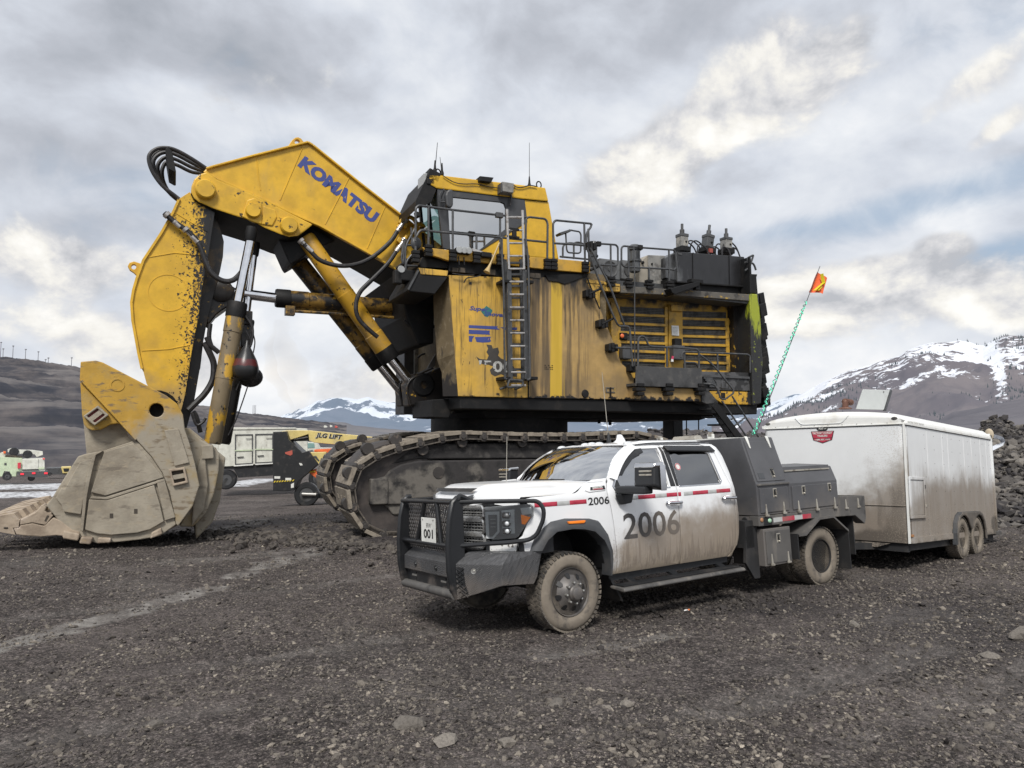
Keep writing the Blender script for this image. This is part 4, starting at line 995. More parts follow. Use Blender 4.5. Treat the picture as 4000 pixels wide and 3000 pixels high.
# ------------------------------------------------------------------ bucket
Bw,Bf=1.0,5.25
LOBE=[(573,345),(580,208),(690,199),(740,213),(1000,348),(1200,453),(1277,512),(1318,590),(1332,700),(1367,800),(1407,950),(1437,1100),(1387,1250),(1282,1393),(1268,1378),(1225,1160),(1170,1010),(1090,890),(980,770),(780,550)]
EAR=[(575,352),(780,552),(980,775),(930,745),(885,660),(845,652),(790,660),(755,680),(720,697),(660,702),(625,688),(602,660),(588,590)]
SHELL=[(740,850),(978,772),(1090,893),(1170,1013),(1225,1163),(1268,1383),(1150,1466),(1000,1492),(850,1508),(700,1518),(600,1490),(470,1440),(440,1380),(330,1245),(372,1190),(465,1040),(560,890),(622,870)]
bucket=None
for k,(w0,w1)in enumerate(((Bw,Bw+.26),(Bf-.26,Bf))):
    p=SP(z1,LOBE,Bw);b=MB()
    hole=[pz(z1,1127+53*math.cos(t*math.pi/10),557+50*math.sin(t*math.pi/10),Bw)for t in range(20)]
    plate(b,p,[hole],w0,w1)
    if k==0:bucket=b.build('bucket',M_BUCKT,shovel,bevel=.02)
    else:b.build('back_plate',M_BUCKT,bucket,bevel=.02)
    MB().prism(SP(z1,EAR,Bw),w0+.05,w1).build('hinge_ear',M_BUCKT,bucket,bevel=.02)
    MB().prism(SP(z1,SHELL,Bw),w0+.03,w1-.02).build('side_plate',M_BUCK,bucket,bevel=.02)
MB().lathe([(0,0),(.42,0)],(*S(z1,1127,557,Bw)[:1],Bw+.22,S(z1,1127,557,Bw)[2]),(0,1,0),20).build('pin_hole',M_BLK,bucket)
# shell of the bucket between the side plates
def strip(pts,th,w0,w1,name,mat):
    P=[Vector((x,0,z))for x,z in SP(z1,pts,Bw)];inn=[]
    for i,p in enumerate(P):
        a=P[max(i-1,0)];c=P[min(i+1,len(P)-1)];t=(c-a).normalized();n=Vector((-t.z,0,t.x));inn.append(p+n*th)
    MB().prism([(v.x,v.z)for v in P]+[(v.x,v.z)for v in reversed(inn)],w0,w1).build(name,mat,bucket,bevel=.02)
strip([(370,1290),(440,1382),(600,1490),(850,1508),(1000,1492),(1150,1466),(1282,1393),(1387,1250),(1437,1100)],.16,Bw+.2,Bf-.2,'floor_plate',M_BUCKL)
strip([(1437,1105),(1407,950),(1367,800),(1332,700),(1318,590),(1277,512),(1200,453)],.14,Bw+.2,Bf-.2,'rear_wall',M_BUCK)
MB().prism(SP(z1,[(595,600),(900,640),(990,772),(745,855),(622,876)],1.3),1.32,1.5).build('inner_wall',M_BUCK,bucket,bevel=.02)
MB().prism(SP(z1,[(900,665),(930,715),(985,775),(960,780),(920,740)],.99),.985,1.2).build('groove',M_BUCKD,bucket)
# back bracket with its pad
MB().prism(SP(z1,[(1310,690),(1350,682),(1450,770),(1555,828),(1582,875),(1575,1000),(1545,1150),(1490,1292),(1392,1396),(1290,1396),(1430,1100)],1.5),1.5,1.75).build('rear_bracket',M_BUCKT,bucket,bevel=.03)
MB().prism(SP(z1,[(1320,700),(1350,690),(1580,880),(1545,1150),(1495,1290),(1392,1396)],4.3),1.9,4.6).build('rear_bracket',M_BUCKT,bucket,bevel=.03)
MB().prism(SP(z1,[(1400,1050),(1470,800),(1500,1100),(1470,1280),(1380,1395)],1.35),1.4,1.6).build('rear_bracket',M_BUCK,bucket,bevel=.03)
MB().prism(SP(z1,[(1448,812),(1535,805),(1540,905),(1452,912)],1.38),1.38,1.6).build('pad',M_BUCK,bucket,bevel=.02)
# wear plates and ribs on the near side
def wear(pts,w0=.955,name='wear_plate',mat=None,par=None):
    return MB().prism(SP(z1,pts,w0),w0,1.06).build(name,mat or M_BUCK,par or bucket,bevel=.012)
wear([(750,858),(960,795),(1045,880),(1110,960),(1178,1042),(760,1173),(655,1148)])
wear([(640,1200),(770,1207),(1110,1097),(1150,1230),(1180,1358),(1080,1415),(985,1440),(800,1455),(700,1445),(612,1418)])
wear([(402,1190),(440,1120),(465,1125),(572,935),(668,906),(620,1095),(582,1308),(455,1288),(440,1238)])
wear([(1182,702),(1285,690),(1362,935),(1258,960)])
wear([(1125,1060),(1185,1052),(1262,1330),(1188,1352)],.97)
wear([(655,1178),(760,1183),(1180,1050),(1188,1066),(770,1202),(645,1195)],.965,'rib')
wear([(742,850),(690,880),(648,1060),(625,1180),(598,1430),(578,1420),(602,1160),(640,960),(675,880)],.93,'rib')
wear([(578,345),(590,335),(790,545),(985,765),(975,775),(775,556)],.97,'rib',M_BUCKT)
def ring(pts,cx,cy,k,name,red=False):
    o=SP(z1,pts,.93);inn=SP(z1,[(cx+(x-cx)*k,cy+(y-cy)*k)for x,y in pts],.93)
    r=plate(MB(),o,[inn],.92,1.04).build(name,M_BUCKL if not red else M_BUCK,bucket,bevel=.015)
    MB().prism(SP(z1,[(cx+(x-cx)*k,cy+(y-cy)*k)for x,y in pts],.99),.995,1.03).build('recess',M_RED if red else M_BUCKD,r)
    a=[(x,y)for x,y in pts]
    m=[((a[0][0]+a[3][0])/2,(a[0][1]+a[3][1])/2),((a[1][0]+a[2][0])/2,(a[1][1]+a[2][1])/2)]
    MB().beam(S(z1,*m[0],.97),S(z1,*m[1],.97),.06,.09).build('bar',M_BUCK,r)
ring([(1215,985),(1330,968),(1355,1080),(1245,1105)],1286,1035,.72,'pocket')
ring([(598,600),(705,523),(782,592),(680,668)],691,597,.72,'pocket',True)
for x,y,r in ((845,375,32),):
    c=S(z1,x,y,Bw);MB().lathe([(.0,.03),(.10,.03),(.105,-.012),(.13,-.012),(.14,.02)],c,(0,1,0),20).build('plug',M_BUCKT,bucket,smooth=True)
for x,y in ((802,1318),(977,1285)):
    MB().prism(SP(z1,[(x-12,y-17),(x+13,y-17),(x+13,y+17),(x-12,y+17)],.95),.95,1.0).build('slot',M_BUCKD,bucket)
# heel shrouds under the lip
for pts in ([(455,1425),(575,1448),(560,1500),(450,1480)],[(585,1468),(670,1475),(650,1525),(568,1518)],[(705,1475),(800,1480),(795,1512),(700,1518)],[(1090,1440),(1160,1405),(1170,1450),(1080,1485)]):
    MB().prism(SP(z1,pts,.9),.9,1.3).build('heel_shroud',M_BUCKL,bucket,bevel=.025)
# lip and teeth
def tooth_profile(w):
    body=SP(z13,[(430,950),(700,905),(950,965),(1150,780),(1330,860),(1560,1040),(1740,1090),(1640,1285),(1360,1240),(1350,1185),(1200,1172),(900,1197),(600,1183),(355,1160),(285,1015),(415,1000)],w)
    adap=SP(z13,[(430,945),(440,820),(740,690),(820,610),(895,510),(935,515),(1000,568),(970,640),(1040,688),(1112,665),(1118,722),(1152,738),(1085,820),(985,950),(700,895)],w)
    point=SP(z13,[(-820,1010),(-500,860),(0,745),(300,690),(410,830),(430,822),(400,1000),(280,1008),(335,1160),(0,1100),(-420,1040)],w)
    return body,adap,point
W0=1.02
body,adap,point=tooth_profile(W0)
for k in range(6):
    c=1.02+k*.80
    t=MB().prism(adap,c,c+.40).build('tooth_adapter',M_BUCKL,bucket,bevel=.04,seg=3)
    b=MB();n=len(point);x0=min(p[0]for p in point);x1=max(p[0]for p in point)
    def sq(s):return [(x,c+.20+s*(.20 if x>x1-.9 else .20-.13*(x1-.9-x)/max(.1,(x1-.9-x0))),z)for x,z in point]
    b.loft([sq(-1),sq(1)]);b.build('tooth',M_BUCKL,bucket,bevel=.04,seg=3)
    if k<5:
        MB().prism(SP(z13,[(1085,560),(1250,700),(1320,860),(1100,940),(950,900),(900,700)],W0),c+.42,c+.78).build('lip_shroud',M_BUCKL,bucket,bevel=.05,seg=3)
MB().prism(body,W0,Bf-.02).build('lip',M_BUCKL,bucket,bevel=.05,seg=3)
MB().prism(SP(z13,[(70,985),(180,985),(180,1040),(65,1040)],1.0),1.01,1.1).build('slot',M_BUCKD,bucket,bevel=.02)
MB().prism(SP(z13,[(1015,738),(1052,738),(990,860),(955,850)],1.0),1.005,1.1).build('slot',M_BUCKD,bucket)

# ------------------------------------------------------------------ slewing frame and drum
b=MB()
b.prismZ([(-1.72,.06),(7.3,.06),(7.3,6.1),(1.2,6.1),(-.5,4.2),(-1.0,2.2),(-1.72,1.1)],-.62,-.335)
b.prism([(-.7,-.6),(6.9,-.6),(6.2,-.78),(-.6,-.80)],1.2,5.2)
b.prism(SP(z4,[(410,1240),(410,1392),(560,1400),(640,1230)],.8),.8,2.3)
b.box(6.6,7.35,.1,6.0,-.55,-.30)
frame_=b.build('slewing_frame',M_BLK,shovel,bevel=.02)
MB().lathe([(1.92,-1.35),(1.92,-.78)],(.65,3.1,0),(0,0,1),48).build('slew_ring',M_BLK,shovel,smooth=True)
q=S(z6,920,1000,4.6);q2=S(z6,1005,1120,4.6)
MB().box(q[0],q2[0],4.4,5.0,q2[2]-.6,q[2]+.6).build('cable_guide',M_BLK,shovel,bevel=.03)
for x,y0,y1 in ((310,960,1005),(185,960,985),(405,960,1020),(1065,940,1105),(1170,870,1060)):
    MB().cyl(S(z6,x,y0-40,2.5),S(z6,x,y1,2.5),.02 if x>1000 else .05,n=6).build('hanging_line',M_BLK,frame_)
# ------------------------------------------------------------------ house panels
house=MB().box(-1.1,2.3,.12,6.0,-.34,2.9).build('machinery_house',M_FRONT,shovel)
MB().box(2.3,7.0,1.15,6.0,-.34,2.45).build('machinery_core',M_BLK,house)
b=MB().prism(SP(z4,[(558,165),(1242,190),(1243,1226),(640,1211)],0),0,.10)
b.build('front_panel',M_HOUSE,house,bevel=.012)
SLOPE=[(1748,170),(1870,460),(1990,760),(2048,925),(2120,985),(2160,1060),(2155,1240)]
MB().prism(SP(z4,[(1250,190)]+SLOPE+[(1250,1228)],0),0,.10).build('side_panel',M_HOUSE2,house,bevel=.012)
# raised centre stiffeners / joints
MB().box(.0,.018,-.012,.05,-.33,2.43).build('panel_joint',M_BLK,house)
# front corner, toned darker than the side and darker towards the bottom
P0=[S(z4,560,168,0),S(z4,640,1211,0)];P1=[S(z4,425,330,.75),S(z4,430,500,.75),S(z4,460,900,.75),S(z4,500,1010,.75),S(z4,508,1212,.75)]
b=MB();top=Vector(P0[0]);bot=Vector(P0[1]);n=len(P1);vs=[]
for i in range(n):
    t=(P1[i][2]-P1[0][2])/(P1[-1][2]-P1[0][2]);vs.append([tuple(top.lerp(bot,t)),P1[i],(P1[i][0]+1.2,1.6,P1[i][2])])
b.grid(vs);b.build('front_corner',M_FRONT,house,weld=True)
# details on panels
b=MB();b.box(*[S(z4,735,225,0)[0],S(z4,757,225,0)[0]],-.01,.03,S(z4,735,246,0)[2],S(z4,735,224,0)[2]);b.build('small_hatch',M_BLKY,house)
q=S(z5,365,1465,0);q2=S(z5,445,1515,0);hp=plate(MB(),[(q[0],q[2]),(q2[0],q[2]),(q2[0],q2[2]),(q[0],q2[2])],[[(q[0]+.03,q[2]-.03),(q2[0]-.03,q[2]-.03),(q2[0]-.03,q2[2]+.03),(q[0]+.03,q2[2]+.03)]],-.02,.02).build('latch',M_BEAM,house,bevel=.004)
b=MB();b.box((q[0]+q2[0])/2-.02,(q[0]+q2[0])/2+.02,-.03,.02,q2[2]-.12,q[2]);b.build('latch_bolt',M_BLK,house)
c=S(z4,1738,1190,0);MB().lathe([(0,-.03),(.09,-.03),(.11,.01),(.14,.02)],c,(0,1,0),20).build('round_plug',M_BLK,house,smooth=True)
# lettering of the front panel
A=Vector(S(z4,735,466,-.006));du=Vector((1,0,-.0));up=Vector((0,0,1))
sz=S(z4,735,430,0)[2]-S(z4,735,466,0)[2]
def words(txt,p,sx,sy,bold,sh,mat,name,par,slope=0.0):
    p=Vector(p);b=MB().text(txt,1.0,lambda x,y,h:p+Vector((x,0,y)),bold=bold,shear=sh)
    ex=max(v[0]for v in b.v)-p.x;ey=max(v[2]for v in b.v)-p.z
    b.v=[(p.x+(v[0]-p.x)*sx/ex,v[1],p.z+(v[2]-p.z)*sy/ey+slope*(v[0]-p.x)*sx/ex)for v in b.v]
    return b.build(name,mat,par,recalc=False)
words('Super',A,S(z4,905,466,0)[0]-A.x,sz,.03,.3,M_BLUE,'lettering',house)
A=Vector(S(z4,860,512,-.008));words('Shovel',A,S(z4,1045,512,0)[0]-A.x,S(z4,860,478,0)[2]-A.z,.03,.3,M_BLUE,'lettering',house)
MB().prism(SP(z4,[(838,478),(885,430),(938,468),(930,490),(895,528),(870,520)],-.003),-.004,.01).build('teal_diamond',M_TEAL,house)
for pts in ([(732,597),(985,608),(975,622),(1000,632),(990,636),(732,622)],[(1005,615),(1150,618),(1148,640),(1040,635)],[(733,637),(915,645),(910,664),(918,680),(733,672)],[(733,690),(780,692),(765,715),(760,742),(735,740)],[(785,700),(925,698),(915,715),(925,735),(910,745),(850,748),(800,742)]):
    MB().prism(SP(z4,pts,-.003),-.004,.01).build('blue_stripe',M_BLUE,house)
MB().prism(SP(z4,[(885,765),(930,770),(940,800),(985,790),(995,830),(985,860),(1010,885),(1050,900),(1100,930),(1150,1000),(1150,1042),(1060,1040),(1010,1020),(960,1040),(925,1020),(915,985),(945,955),(905,940),(850,935),(815,900),(795,868),(830,890),(890,895),(905,860),(885,830),(900,800)],-.003),-.004,.01).build('peeled_patch',grunge('peeled_dark',(.055,.05,.045),.6),house)
A=Vector(S(z4,940,998,-.008));words('00',A,S(z4,1110,1000,0)[0]-A.x,S(z4,940,905,0)[2]-A.z,.025,0,M_WORN,'digit',house)
for pts in ([(820,900),(848,902),(845,912),(838,935),(826,940),(822,915)],[(862,903),(935,905),(930,918),(895,917),(890,938),(870,940),(872,918)]):
    MB().prism(SP(z4,pts,-.007),-.008,.01).build('digit',M_WORN,house)
for k in range(3):
    q=S(z4,1385,958+16*k,-.006);words(('HOIST','CAPACITY','NO STEP')[k]if 0 else ('- - -','-- ---','--- --')[k],q,.24,.05,.0,0,M_BLK,'decal',house)
# ------------------------------------------------------------------ deck in front and beside the cab
deck=MB().prism(SP(z3,[(328,808),(560,832),(1000,868),(1450,905),(1782,935),(1782,1032),(1450,1005),(1000,955),(700,925),(560,925),(470,895),(380,870)],-.08),-.08,.02).build('deck_edge',grunge('deck_yellow',(.55,.31,.035),.5,[dict(c=(.30,.19,.05),s=3,lo=.45,hi=.7,a=.8),dict(c=_grease,s=9,lo=.69,hi=.73),dict(c=(.05,.04,.03),s=5,sc=(1.3,1,.4),lo=.63,hi=.75,a=.7)]),shovel,bevel=.012)
b=MB();z_=S(z3,1000,880,0)[2];x0=S(z3,328,808,0)[0];x1=S(z3,1782,935,0)[0]
b.box(x0,x1-.02,.0,2.2,z_-.06,z_-.02);b.build('deck_plate',M_GREY,deck)
b=MB();b.box(S(z3,560,940,.05)[0],x1-.15,.04,1.4,S(z3,1240,1090,.05)[2],z_-.16)
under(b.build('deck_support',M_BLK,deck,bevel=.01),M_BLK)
b=MB()
for x0_,x1_,yy0,yy1 in ((590,640,985,1020),(650,700,985,1025),(1255,1300,1030,1070),(1305,1350,1033,1075),(905,960,1000,1045)):
    b.box(S(z3,x0_,yy0,-.0)[0],S(z3,x1_,yy0,-.0)[0],-.02,.06,S(z3,x0_,yy1,0)[2],S(z3,x0_,yy0,0)[2])
b.build('support_opening',M_BUCKD,deck)
MB().prism(SP(z3,[(1395,1050),(1765,1035),(1760,1060),(1560,1130),(1500,1110),(1420,1100)],-.02),-.03,.3).build('deck_bracket',M_BLK,deck,bevel=.01)
# step box at the front corner
stepb=MB().prism(SP(z3,[(205,1180),(212,1140),(300,990),(560,1020),(548,1070),(440,1212),(225,1190)],-.08),-.08,1.5).build('front_step',M_BLK,deck,bevel=.015)
MB().prism(SP(z3,[(300,985),(555,1012),(548,1058),(320,1042)],-.1),-.1,.0).build('step_edge',M_HOUSE,stepb,bevel=.01)
MB().prism(SP(z3,[(330,890),(560,935),(560,990),(320,985),(300,960)],.1),.1,1.2).build('front_bracket',M_BLK,deck,bevel=.015)
MB().prism(SP(z3,[(205,1170),(215,1180),(305,1010),(290,1005)],-.11),-.12,-.05).build('step_rail',M_GREY,stepb)
# ------------------------------------------------------------------ cab
Cw,Cf=.75,2.25
cab=MB().prism(SP(z3,[(1210,397),(1424,414),(1512,912),(880,862),(820,842),(1235,592)],Cw),Cw,Cf).build('cab',M_BOOM,shovel,bevel=.025)
b=MB().prism(SP(z3,[(378,178),(450,180),(1396,293),(1424,414),(1200,392),(600,318),(455,300),(400,268)],Cw-.05),Cw-.05,Cf+.05)
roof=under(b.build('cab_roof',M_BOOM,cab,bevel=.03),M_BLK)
glassP=[(600,378),(1010,420),(1038,432),(1052,470),(1052,650),(826,832),(572,826),(548,376)]
plate(MB(),SP(z3,[(460,300),(600,316),(1212,394),(1237,590),(822,846),(575,832),(512,818),(462,420)],Cw),[SP(z3,glassP,Cw)],Cw-.02,Cw+.06).build('window_frame',M_CABG,cab,bevel=.01)
MB().prism(SP(z3,[(545,372),(1060,425),(1060,655),(830,838),(565,832)],Cw+.02),Cw+.02,Cw+.03).build('side_window',M_GLASSC,cab)
b=MB().prism(SP(z3,[(520,372),(1240,420),(1240,700),(900,850),(570,832)],Cw+.9),Cw+.9,Cw+.95);b.build('far_lining',grunge('cab_lining',(.34,.36,.35),.8),cab)
b=MB();q=Vector(S(z3,760,700,1.5));b.obox(q,(.25,0,0),(0,.25,0),(0,0,.5));b.obox(q+Vector((-.2,0,-.35)),(.3,0,0),(0,.26,0),(0,0,.1));b.build('seat',M_GREY,cab,bevel=.06)
# front wall of the cab with its windscreen
fa,fb=Vector(S(z3,462,302,Cw)),Vector(S(z3,512,818,Cw));dy=Vector((0,Cf-Cw,0))
def fp(s,t):return tuple(fa.lerp(fb,t)+dy*s)
b=MB()
for s0,s1,t0,t1 in ((0,.08,0,1),(.92,1,0,1),(0,1,0,.04),(0,1,.95,1),(.5,.54,0,1)):
    c=[Vector(fp(s0,t0)),Vector(fp(s1,t0)),Vector(fp(s1,t1)),Vector(fp(s0,t1))];b.loft([c,[v+Vector((.06,0,0))for v in c]])
b.build('windscreen_frame',M_BLK,cab)
b=MB();b.add([fp(0,0),fp(1,0),fp(1,1),fp(0,1)],[(0,1,2,3)]);o=b.build('windscreen',M_GLASST,cab);o.location=(.03,0,0)
under(MB().prism(SP(z3,[(380,178),(278,400),(276,440),(282,478),(310,462),(352,452),(412,412),(455,300)],Cw-.02),Cw-.02,Cw+.02).build('sun_visor',M_BLK,cab),M_BLK)
b=MB();va,vb,vc=Vector(S(z3,380,178,Cw)),Vector(S(z3,280,400,Cw)),Vector(S(z3,282,478,Cw));b.grid([[tuple(v),tuple(v+Vector((0,Cf-Cw+.1,0)))]for v in (va,vb,vc)])
for v in (va,):pass
b.build('visor_plate',M_BLK,cab,recalc=False)
b=MB()
for x in (330,345):b.beam(S(z3,x,225,1.0),S(z3,x-15,290,1.0),.1,.05)
MB().obox(S(z3,335,255,1.0),(.05,0,.0),(0,.25,0),(0,0,.17)).build('roof_lamp',M_LAMP,cab,bevel=.02)
MB().prism(SP(z3,[(275,495),(300,500),(322,540),(290,545)],Cw-.1),Cw-.1,Cw+.1).build('lamp',M_BLK,cab,bevel=.02)
# mirror
o=MB().prism(SP(z3,[(530,360),(538,330),(560,310),(590,306),(599,340),(598,440),(585,468),(560,470),(540,450)],.40),.38,.52).build('mirror',M_CABG,cab,bevel=.04)
MB().tube([S(z3,490,330,.6),S(z3,478,360,.5),S(z3,490,420,.5),S(z3,535,420,.46)],.02,6).build('mirror_arm',M_CABG,o)
MB().tube([S(z3,485,400,.6),S(z3,520,310,.5),S(z3,545,360,.46)],.02,6).build('mirror_arm',M_CABG,o)
# roof furniture
MB().prism(SP(z3,[(805,212),(925,225),(905,265),(808,252)],.72),.55,.9).build('roof_box',M_BLK,cab,bevel=.01)
MB().prism(SP(z3,[(1015,245),(1117,262),(1112,345),(1022,330)],.5),.45,.75).build('junction_box',M_LGREY,cab,bevel=.015)
MB().prism(SP(z3,[(1012,250),(1018,248),(1022,335),(1010,330)],.48),.48,.75).build('junction_side',M_GREY,cab)
for pts,r in (([(510,190),(600,245),(690,262),(800,262),(900,285),(1010,300)],.012),([(1110,265),(1150,290),(1200,290),(1260,275),(1320,285)],.015),([(1105,330),(1130,290),(1125,270)],.01),([(1095,345),(1098,380),(1088,450)],.025)):
    MB().tube(spline([S(z3,x,y,.66)for x,y in pts],4),r,6).build('cable',M_HOSE,cab)
for x,y0,y1,r in ((445,0,158,.012),(490,30,180,.011),(1257,-140,290,.010)):
    xx={445:(462,440),490:(484,500),1257:(1256,1256)}[x];
    yy={445:-95,490:30,1257:-95}[x]
    o=MB().tube([S(z3,xx[0],yy,.9),S(z3,xx[1],y1,.9)],[r*.6,r],6).build('antenna',M_RAIL,cab)
    MB().lathe([(.05,0),(.05,.05),(.03,.12),(.015,.3)],S(z3,xx[1],y1+5,.9),(0,0,1),10).build('antenna_base',M_BLK,o,smooth=True)
for x,y in ((465,165),(1338,270)):
    c=Vector(S(z3,x,y,.9));MB().tube([c+Vector((.07*math.cos(t*.524),0,.09*math.sin(t*.524)))for t in range(12)],.018,6,closed=True).build('roof_eye',M_BLK,cab,smooth=True)
b=MB();b.obox(S(z3,410,210,.9),(.15,0,-.05),(0,.2,0),(.04,0,.12));b.obox(S(z3,395,250,.8),(.1,0,0),(0,.1,0),(0,0,.08));b.build('roof_bracket',M_BLK,cab,bevel=.02)
# ------------------------------------------------------------------ light bar and horn on the deck edge
o=MB().prism(SP(z3,[(622,808),(760,822),(750,870),(625,855)],-.2),-.22,-.06).build('light_bar',M_BLK,deck,bevel=.02)
for x in (652,695,735):
    MB().lathe([(0,-.01),(.07,-.01),(.08,.0)],S(z3,x,830+(x-652)*.09,-.225),(0,1,0),14).build('lamp_lens',M_LAMP,o,smooth=True)
MB().beam(S(z3,760,830,-.15),S(z3,935,885,-.15),.05,.06).build('lamp_arm',M_SILVER,o)
MB().obox(S(z3,878,878,-.15),(.13,0,0),(0,.08,0),(0,0,.06)).build('lamp_clamp',M_BLK,o,bevel=.02)
MB().lathe([(.085,0),(.07,.03),(.035,.14),(.022,.3),(.022,.8)],S(z3,888,1025,-.2),Vector(S(z3,955,870,-.2))-Vector(S(z3,888,1025,-.2)),14).build('air_horn',M_BRASS,deck,smooth=True)
for pts in ([(915,970),(925,900),(905,885)],[(690,1115),(720,1075),(800,1062),(835,1050)],[(590,1035),(700,1050),(780,1048)],[(645,890),(650,960)],[(690,895),(695,960)]):
    MB().tube(spline([S(z3,x,y,-.1)for x,y in pts],4),.014,6).build('cable',M_HOSE,deck)
# ------------------------------------------------------------------ handrails
def rail(pts,w=-.1,r=.028,zf=z3,rad=.12,par=None,name='handrail',mat=None):
    P=[S(zf,x,y,w)for x,y in pts]
    return MB().tube(arc_path(P,rad,4),r,8).build(name,mat or M_RAIL,par or deck,smooth=True)
rail([(272,760),(274,470),(300,448),(590,486),(1000,532),(1232,552)])
rail([(275,725),(312,655),(400,670),(595,688),(1000,724),(1235,748),(1412,766)])
rail([(384,460),(384,850)]);rail([(594,490),(594,880)]);rail([(799,710),(799,895)]);rail([(1003,533),(1003,920)]);rail([(272,800),(272,900)],r=.03)
rail([(1222,930),(1226,560),(1255,548),(1395,564),(1414,600),(1410,935)])
rail([(1466,945),(1460,605),(1480,576),(1795,606),(1785,640),(1752,680),(1745,760)])
rail([(1468,775),(1600,782),(1800,800)]);rail([(1730,600),(1738,980)]);rail([(1766,650),(1772,940)],w=.3)
rail([(1785,640),(1795,610)],w=-.1)
for x,y in ((384,838),(594,880),(799,898),(1003,918),(1222,925),(1410,955),(1466,958),(1738,980),(272,888)):
    b=MB();c=Vector(S(z3,x,y,-.12))
    for dz in (.09,-.01,-.10):b.obox(c+Vector((0,0,dz)),(.085,0,0),(0,.07,0),(0,0,.038))
    b.obox(c,(.075,0,0),(0,.05,0),(0,0,.11));b.build('rail_clamp',M_BLK,deck,bevel=.012)
b=MB();b.obox(S(z3,995,533,-.1),(.09,0,0),(0,.05,0),(0,0,.06));b.build('rail_joint',M_GREY,deck,bevel=.01)
# rails seen through / beyond the cab
rail([(1545,900),(1545,790),(1600,770),(1800,800)],w=1.6);rail([(1640,910),(1640,770),(1690,765),(1740,790)],w=1.6);rail([(1520,890),(1780,915)],w=1.6)
rail([(1600,660),(1690,675),(1702,700),(1700,850),(1680,862),(1590,855),(1578,830),(1570,690)],w=.6,r=.022)
MB().prism(SP(z3,[(1502,690),(1590,662),(1615,664),(1610,675),(1515,710)],.6),.5,.75).build('work_lamp',M_GREY,deck,bevel=.01)
# front railing by the boom
for pts in ([(175,735),(150,900),(165,960),(180,740)],[(195,790),(280,795)],[(195,968),(295,972)],[(270,640),(185,800),(185,1050)],[(270,840),(190,930),(185,1050)],[(235,640),(240,780),(270,790)]):
    rail(pts,w=.2,r=.024)
MB().sphere(S(z3,277,777,.1),.13,(1,.6,1.15),14,10).build('round_mirror',M_CABG,deck,smooth=True)
o=MB().lathe([(0,-.02),(.075,-.02),(.085,.0),(.07,.08)],S(z3,150,1000,.1),(0,1,0),16).build('round_lamp',M_LAMP,deck,smooth=True)
b=MB();b.obox(S(z3,175,1065,.3),(.22,0,0),(0,.2,0),(0,0,.13));b.obox(S(z3,115,1070,.2),(.09,0,0),(0,.1,0),(0,0,.16));b.build('rail_foot',M_BLK,deck,bevel=.03)
# boom foot and slew housing behind the step
b=MB();b.prism(SP(z3,[(60,1060),(220,1185),(440,1215),(430,1640),(300,1650),(190,1400),(160,1200)],1.7),1.7,4.6);o=b.build('boom_foot_bracket',M_BLK,shovel,bevel=.04)
MB().prism(SP(z18,[(1040,640),(1110,700),(1110,790),(1060,810),(1040,790)],2.4),2.4,3.4).build('cylinder_fork',M_CYL,o,bevel=.03)
MB().lathe([(.10,-.05),(.20,-.05),(.24,0),(.24,.2)],S(z3,300,1315,2.3),(0,1,0),20).build('fork_pin',M_BLKY,o,smooth=True)
for pts,w in (([(75+1180,0),(1255,20)],2),):
    pass
for pts in ([(180,1080),(215,1210),(232,1290)],[(175,1440),(230,1490),(400,1500),(440,1490)],[(190,1420),(230,1460),(420,1465)]):
    MB().tube(spline([S(z3,x,y,1.8)for x,y in pts],5),.04,8).build('hydraulic_hose',M_HOSE,o,smooth=True)
# lift cylinder feet
for w,dx in ((2.1,0),(3.2,-62)):
    b=MB().prism(SP(z4,[(300+dx,1020),(370+dx,1010),(480+dx,960),(560+dx,1000),(560+dx,1240),(410+dx,1275),(215+dx,1300),(200+dx,1180),(190+dx,1100),(235+dx,1050)],w),w,w+.5)
    o=b.build('cylinder_foot',M_BLKY,shovel,bevel=.04)
    MB().lathe([(.10,.1),(.10,-.05),(.26,-.05),(.30,-.02),(.30,.1)],S(z4,340+dx,1113,w),(0,1,0),28).build('foot_boss',M_BLK,o,smooth=True)
    MB().tube(spline([S(z4,x+dx,y,w-.02)for x,y in ((330,1025),(250,1055),(205,1110),(200,1180),(230,1290))],5),.035,8).build('foot_rib',M_BLKY,o,smooth=True)
# far side of the house beyond the boom
FX=[S(z4,x,800,5.4)[0]for x in (160,240,285,335,440)]
b=MB();b.box(FX[0],FX[1],5.2,6.1,-.6,S(z4,200,580,5.4)[2]);b.build('far_post',M_GREY,house,bevel=.02)
b=MB();b.box(FX[1],FX[2],5.1,5.8,-.6,S(z4,200,590,5.4)[2]);b.build('far_post',M_LGREY,house,bevel=.02)
b=MB();b.box(FX[2],FX[4]+.6,5.3,5.8,-.6,S(z4,200,560,5.4)[2]+.4);b.build('far_wall',M_FRONT,house,bevel=.02)
b=MB();b.cyl(S(z4,340,600,5.0),S(z4,340,850,5.0),.06);b.build('far_pipe',M_LGREY,house,smooth=True)
rail([(290,880),(330,845),(450,850)],w=4.5,zf=z4,par=house);MB().beam(S(z4,385,990,3.6),S(z4,465,850,3.6),.05,.14).build('strut',M_LGREY,house)
b=MB();b.box(S(z4,165,580,5.4)[0],S(z4,250,580,5.4)[0],5.0,5.2,S(z4,200,640,5.4)[2],S(z4,200,570,5.4)[2]);b.build('far_cap',M_HOUSE,house)
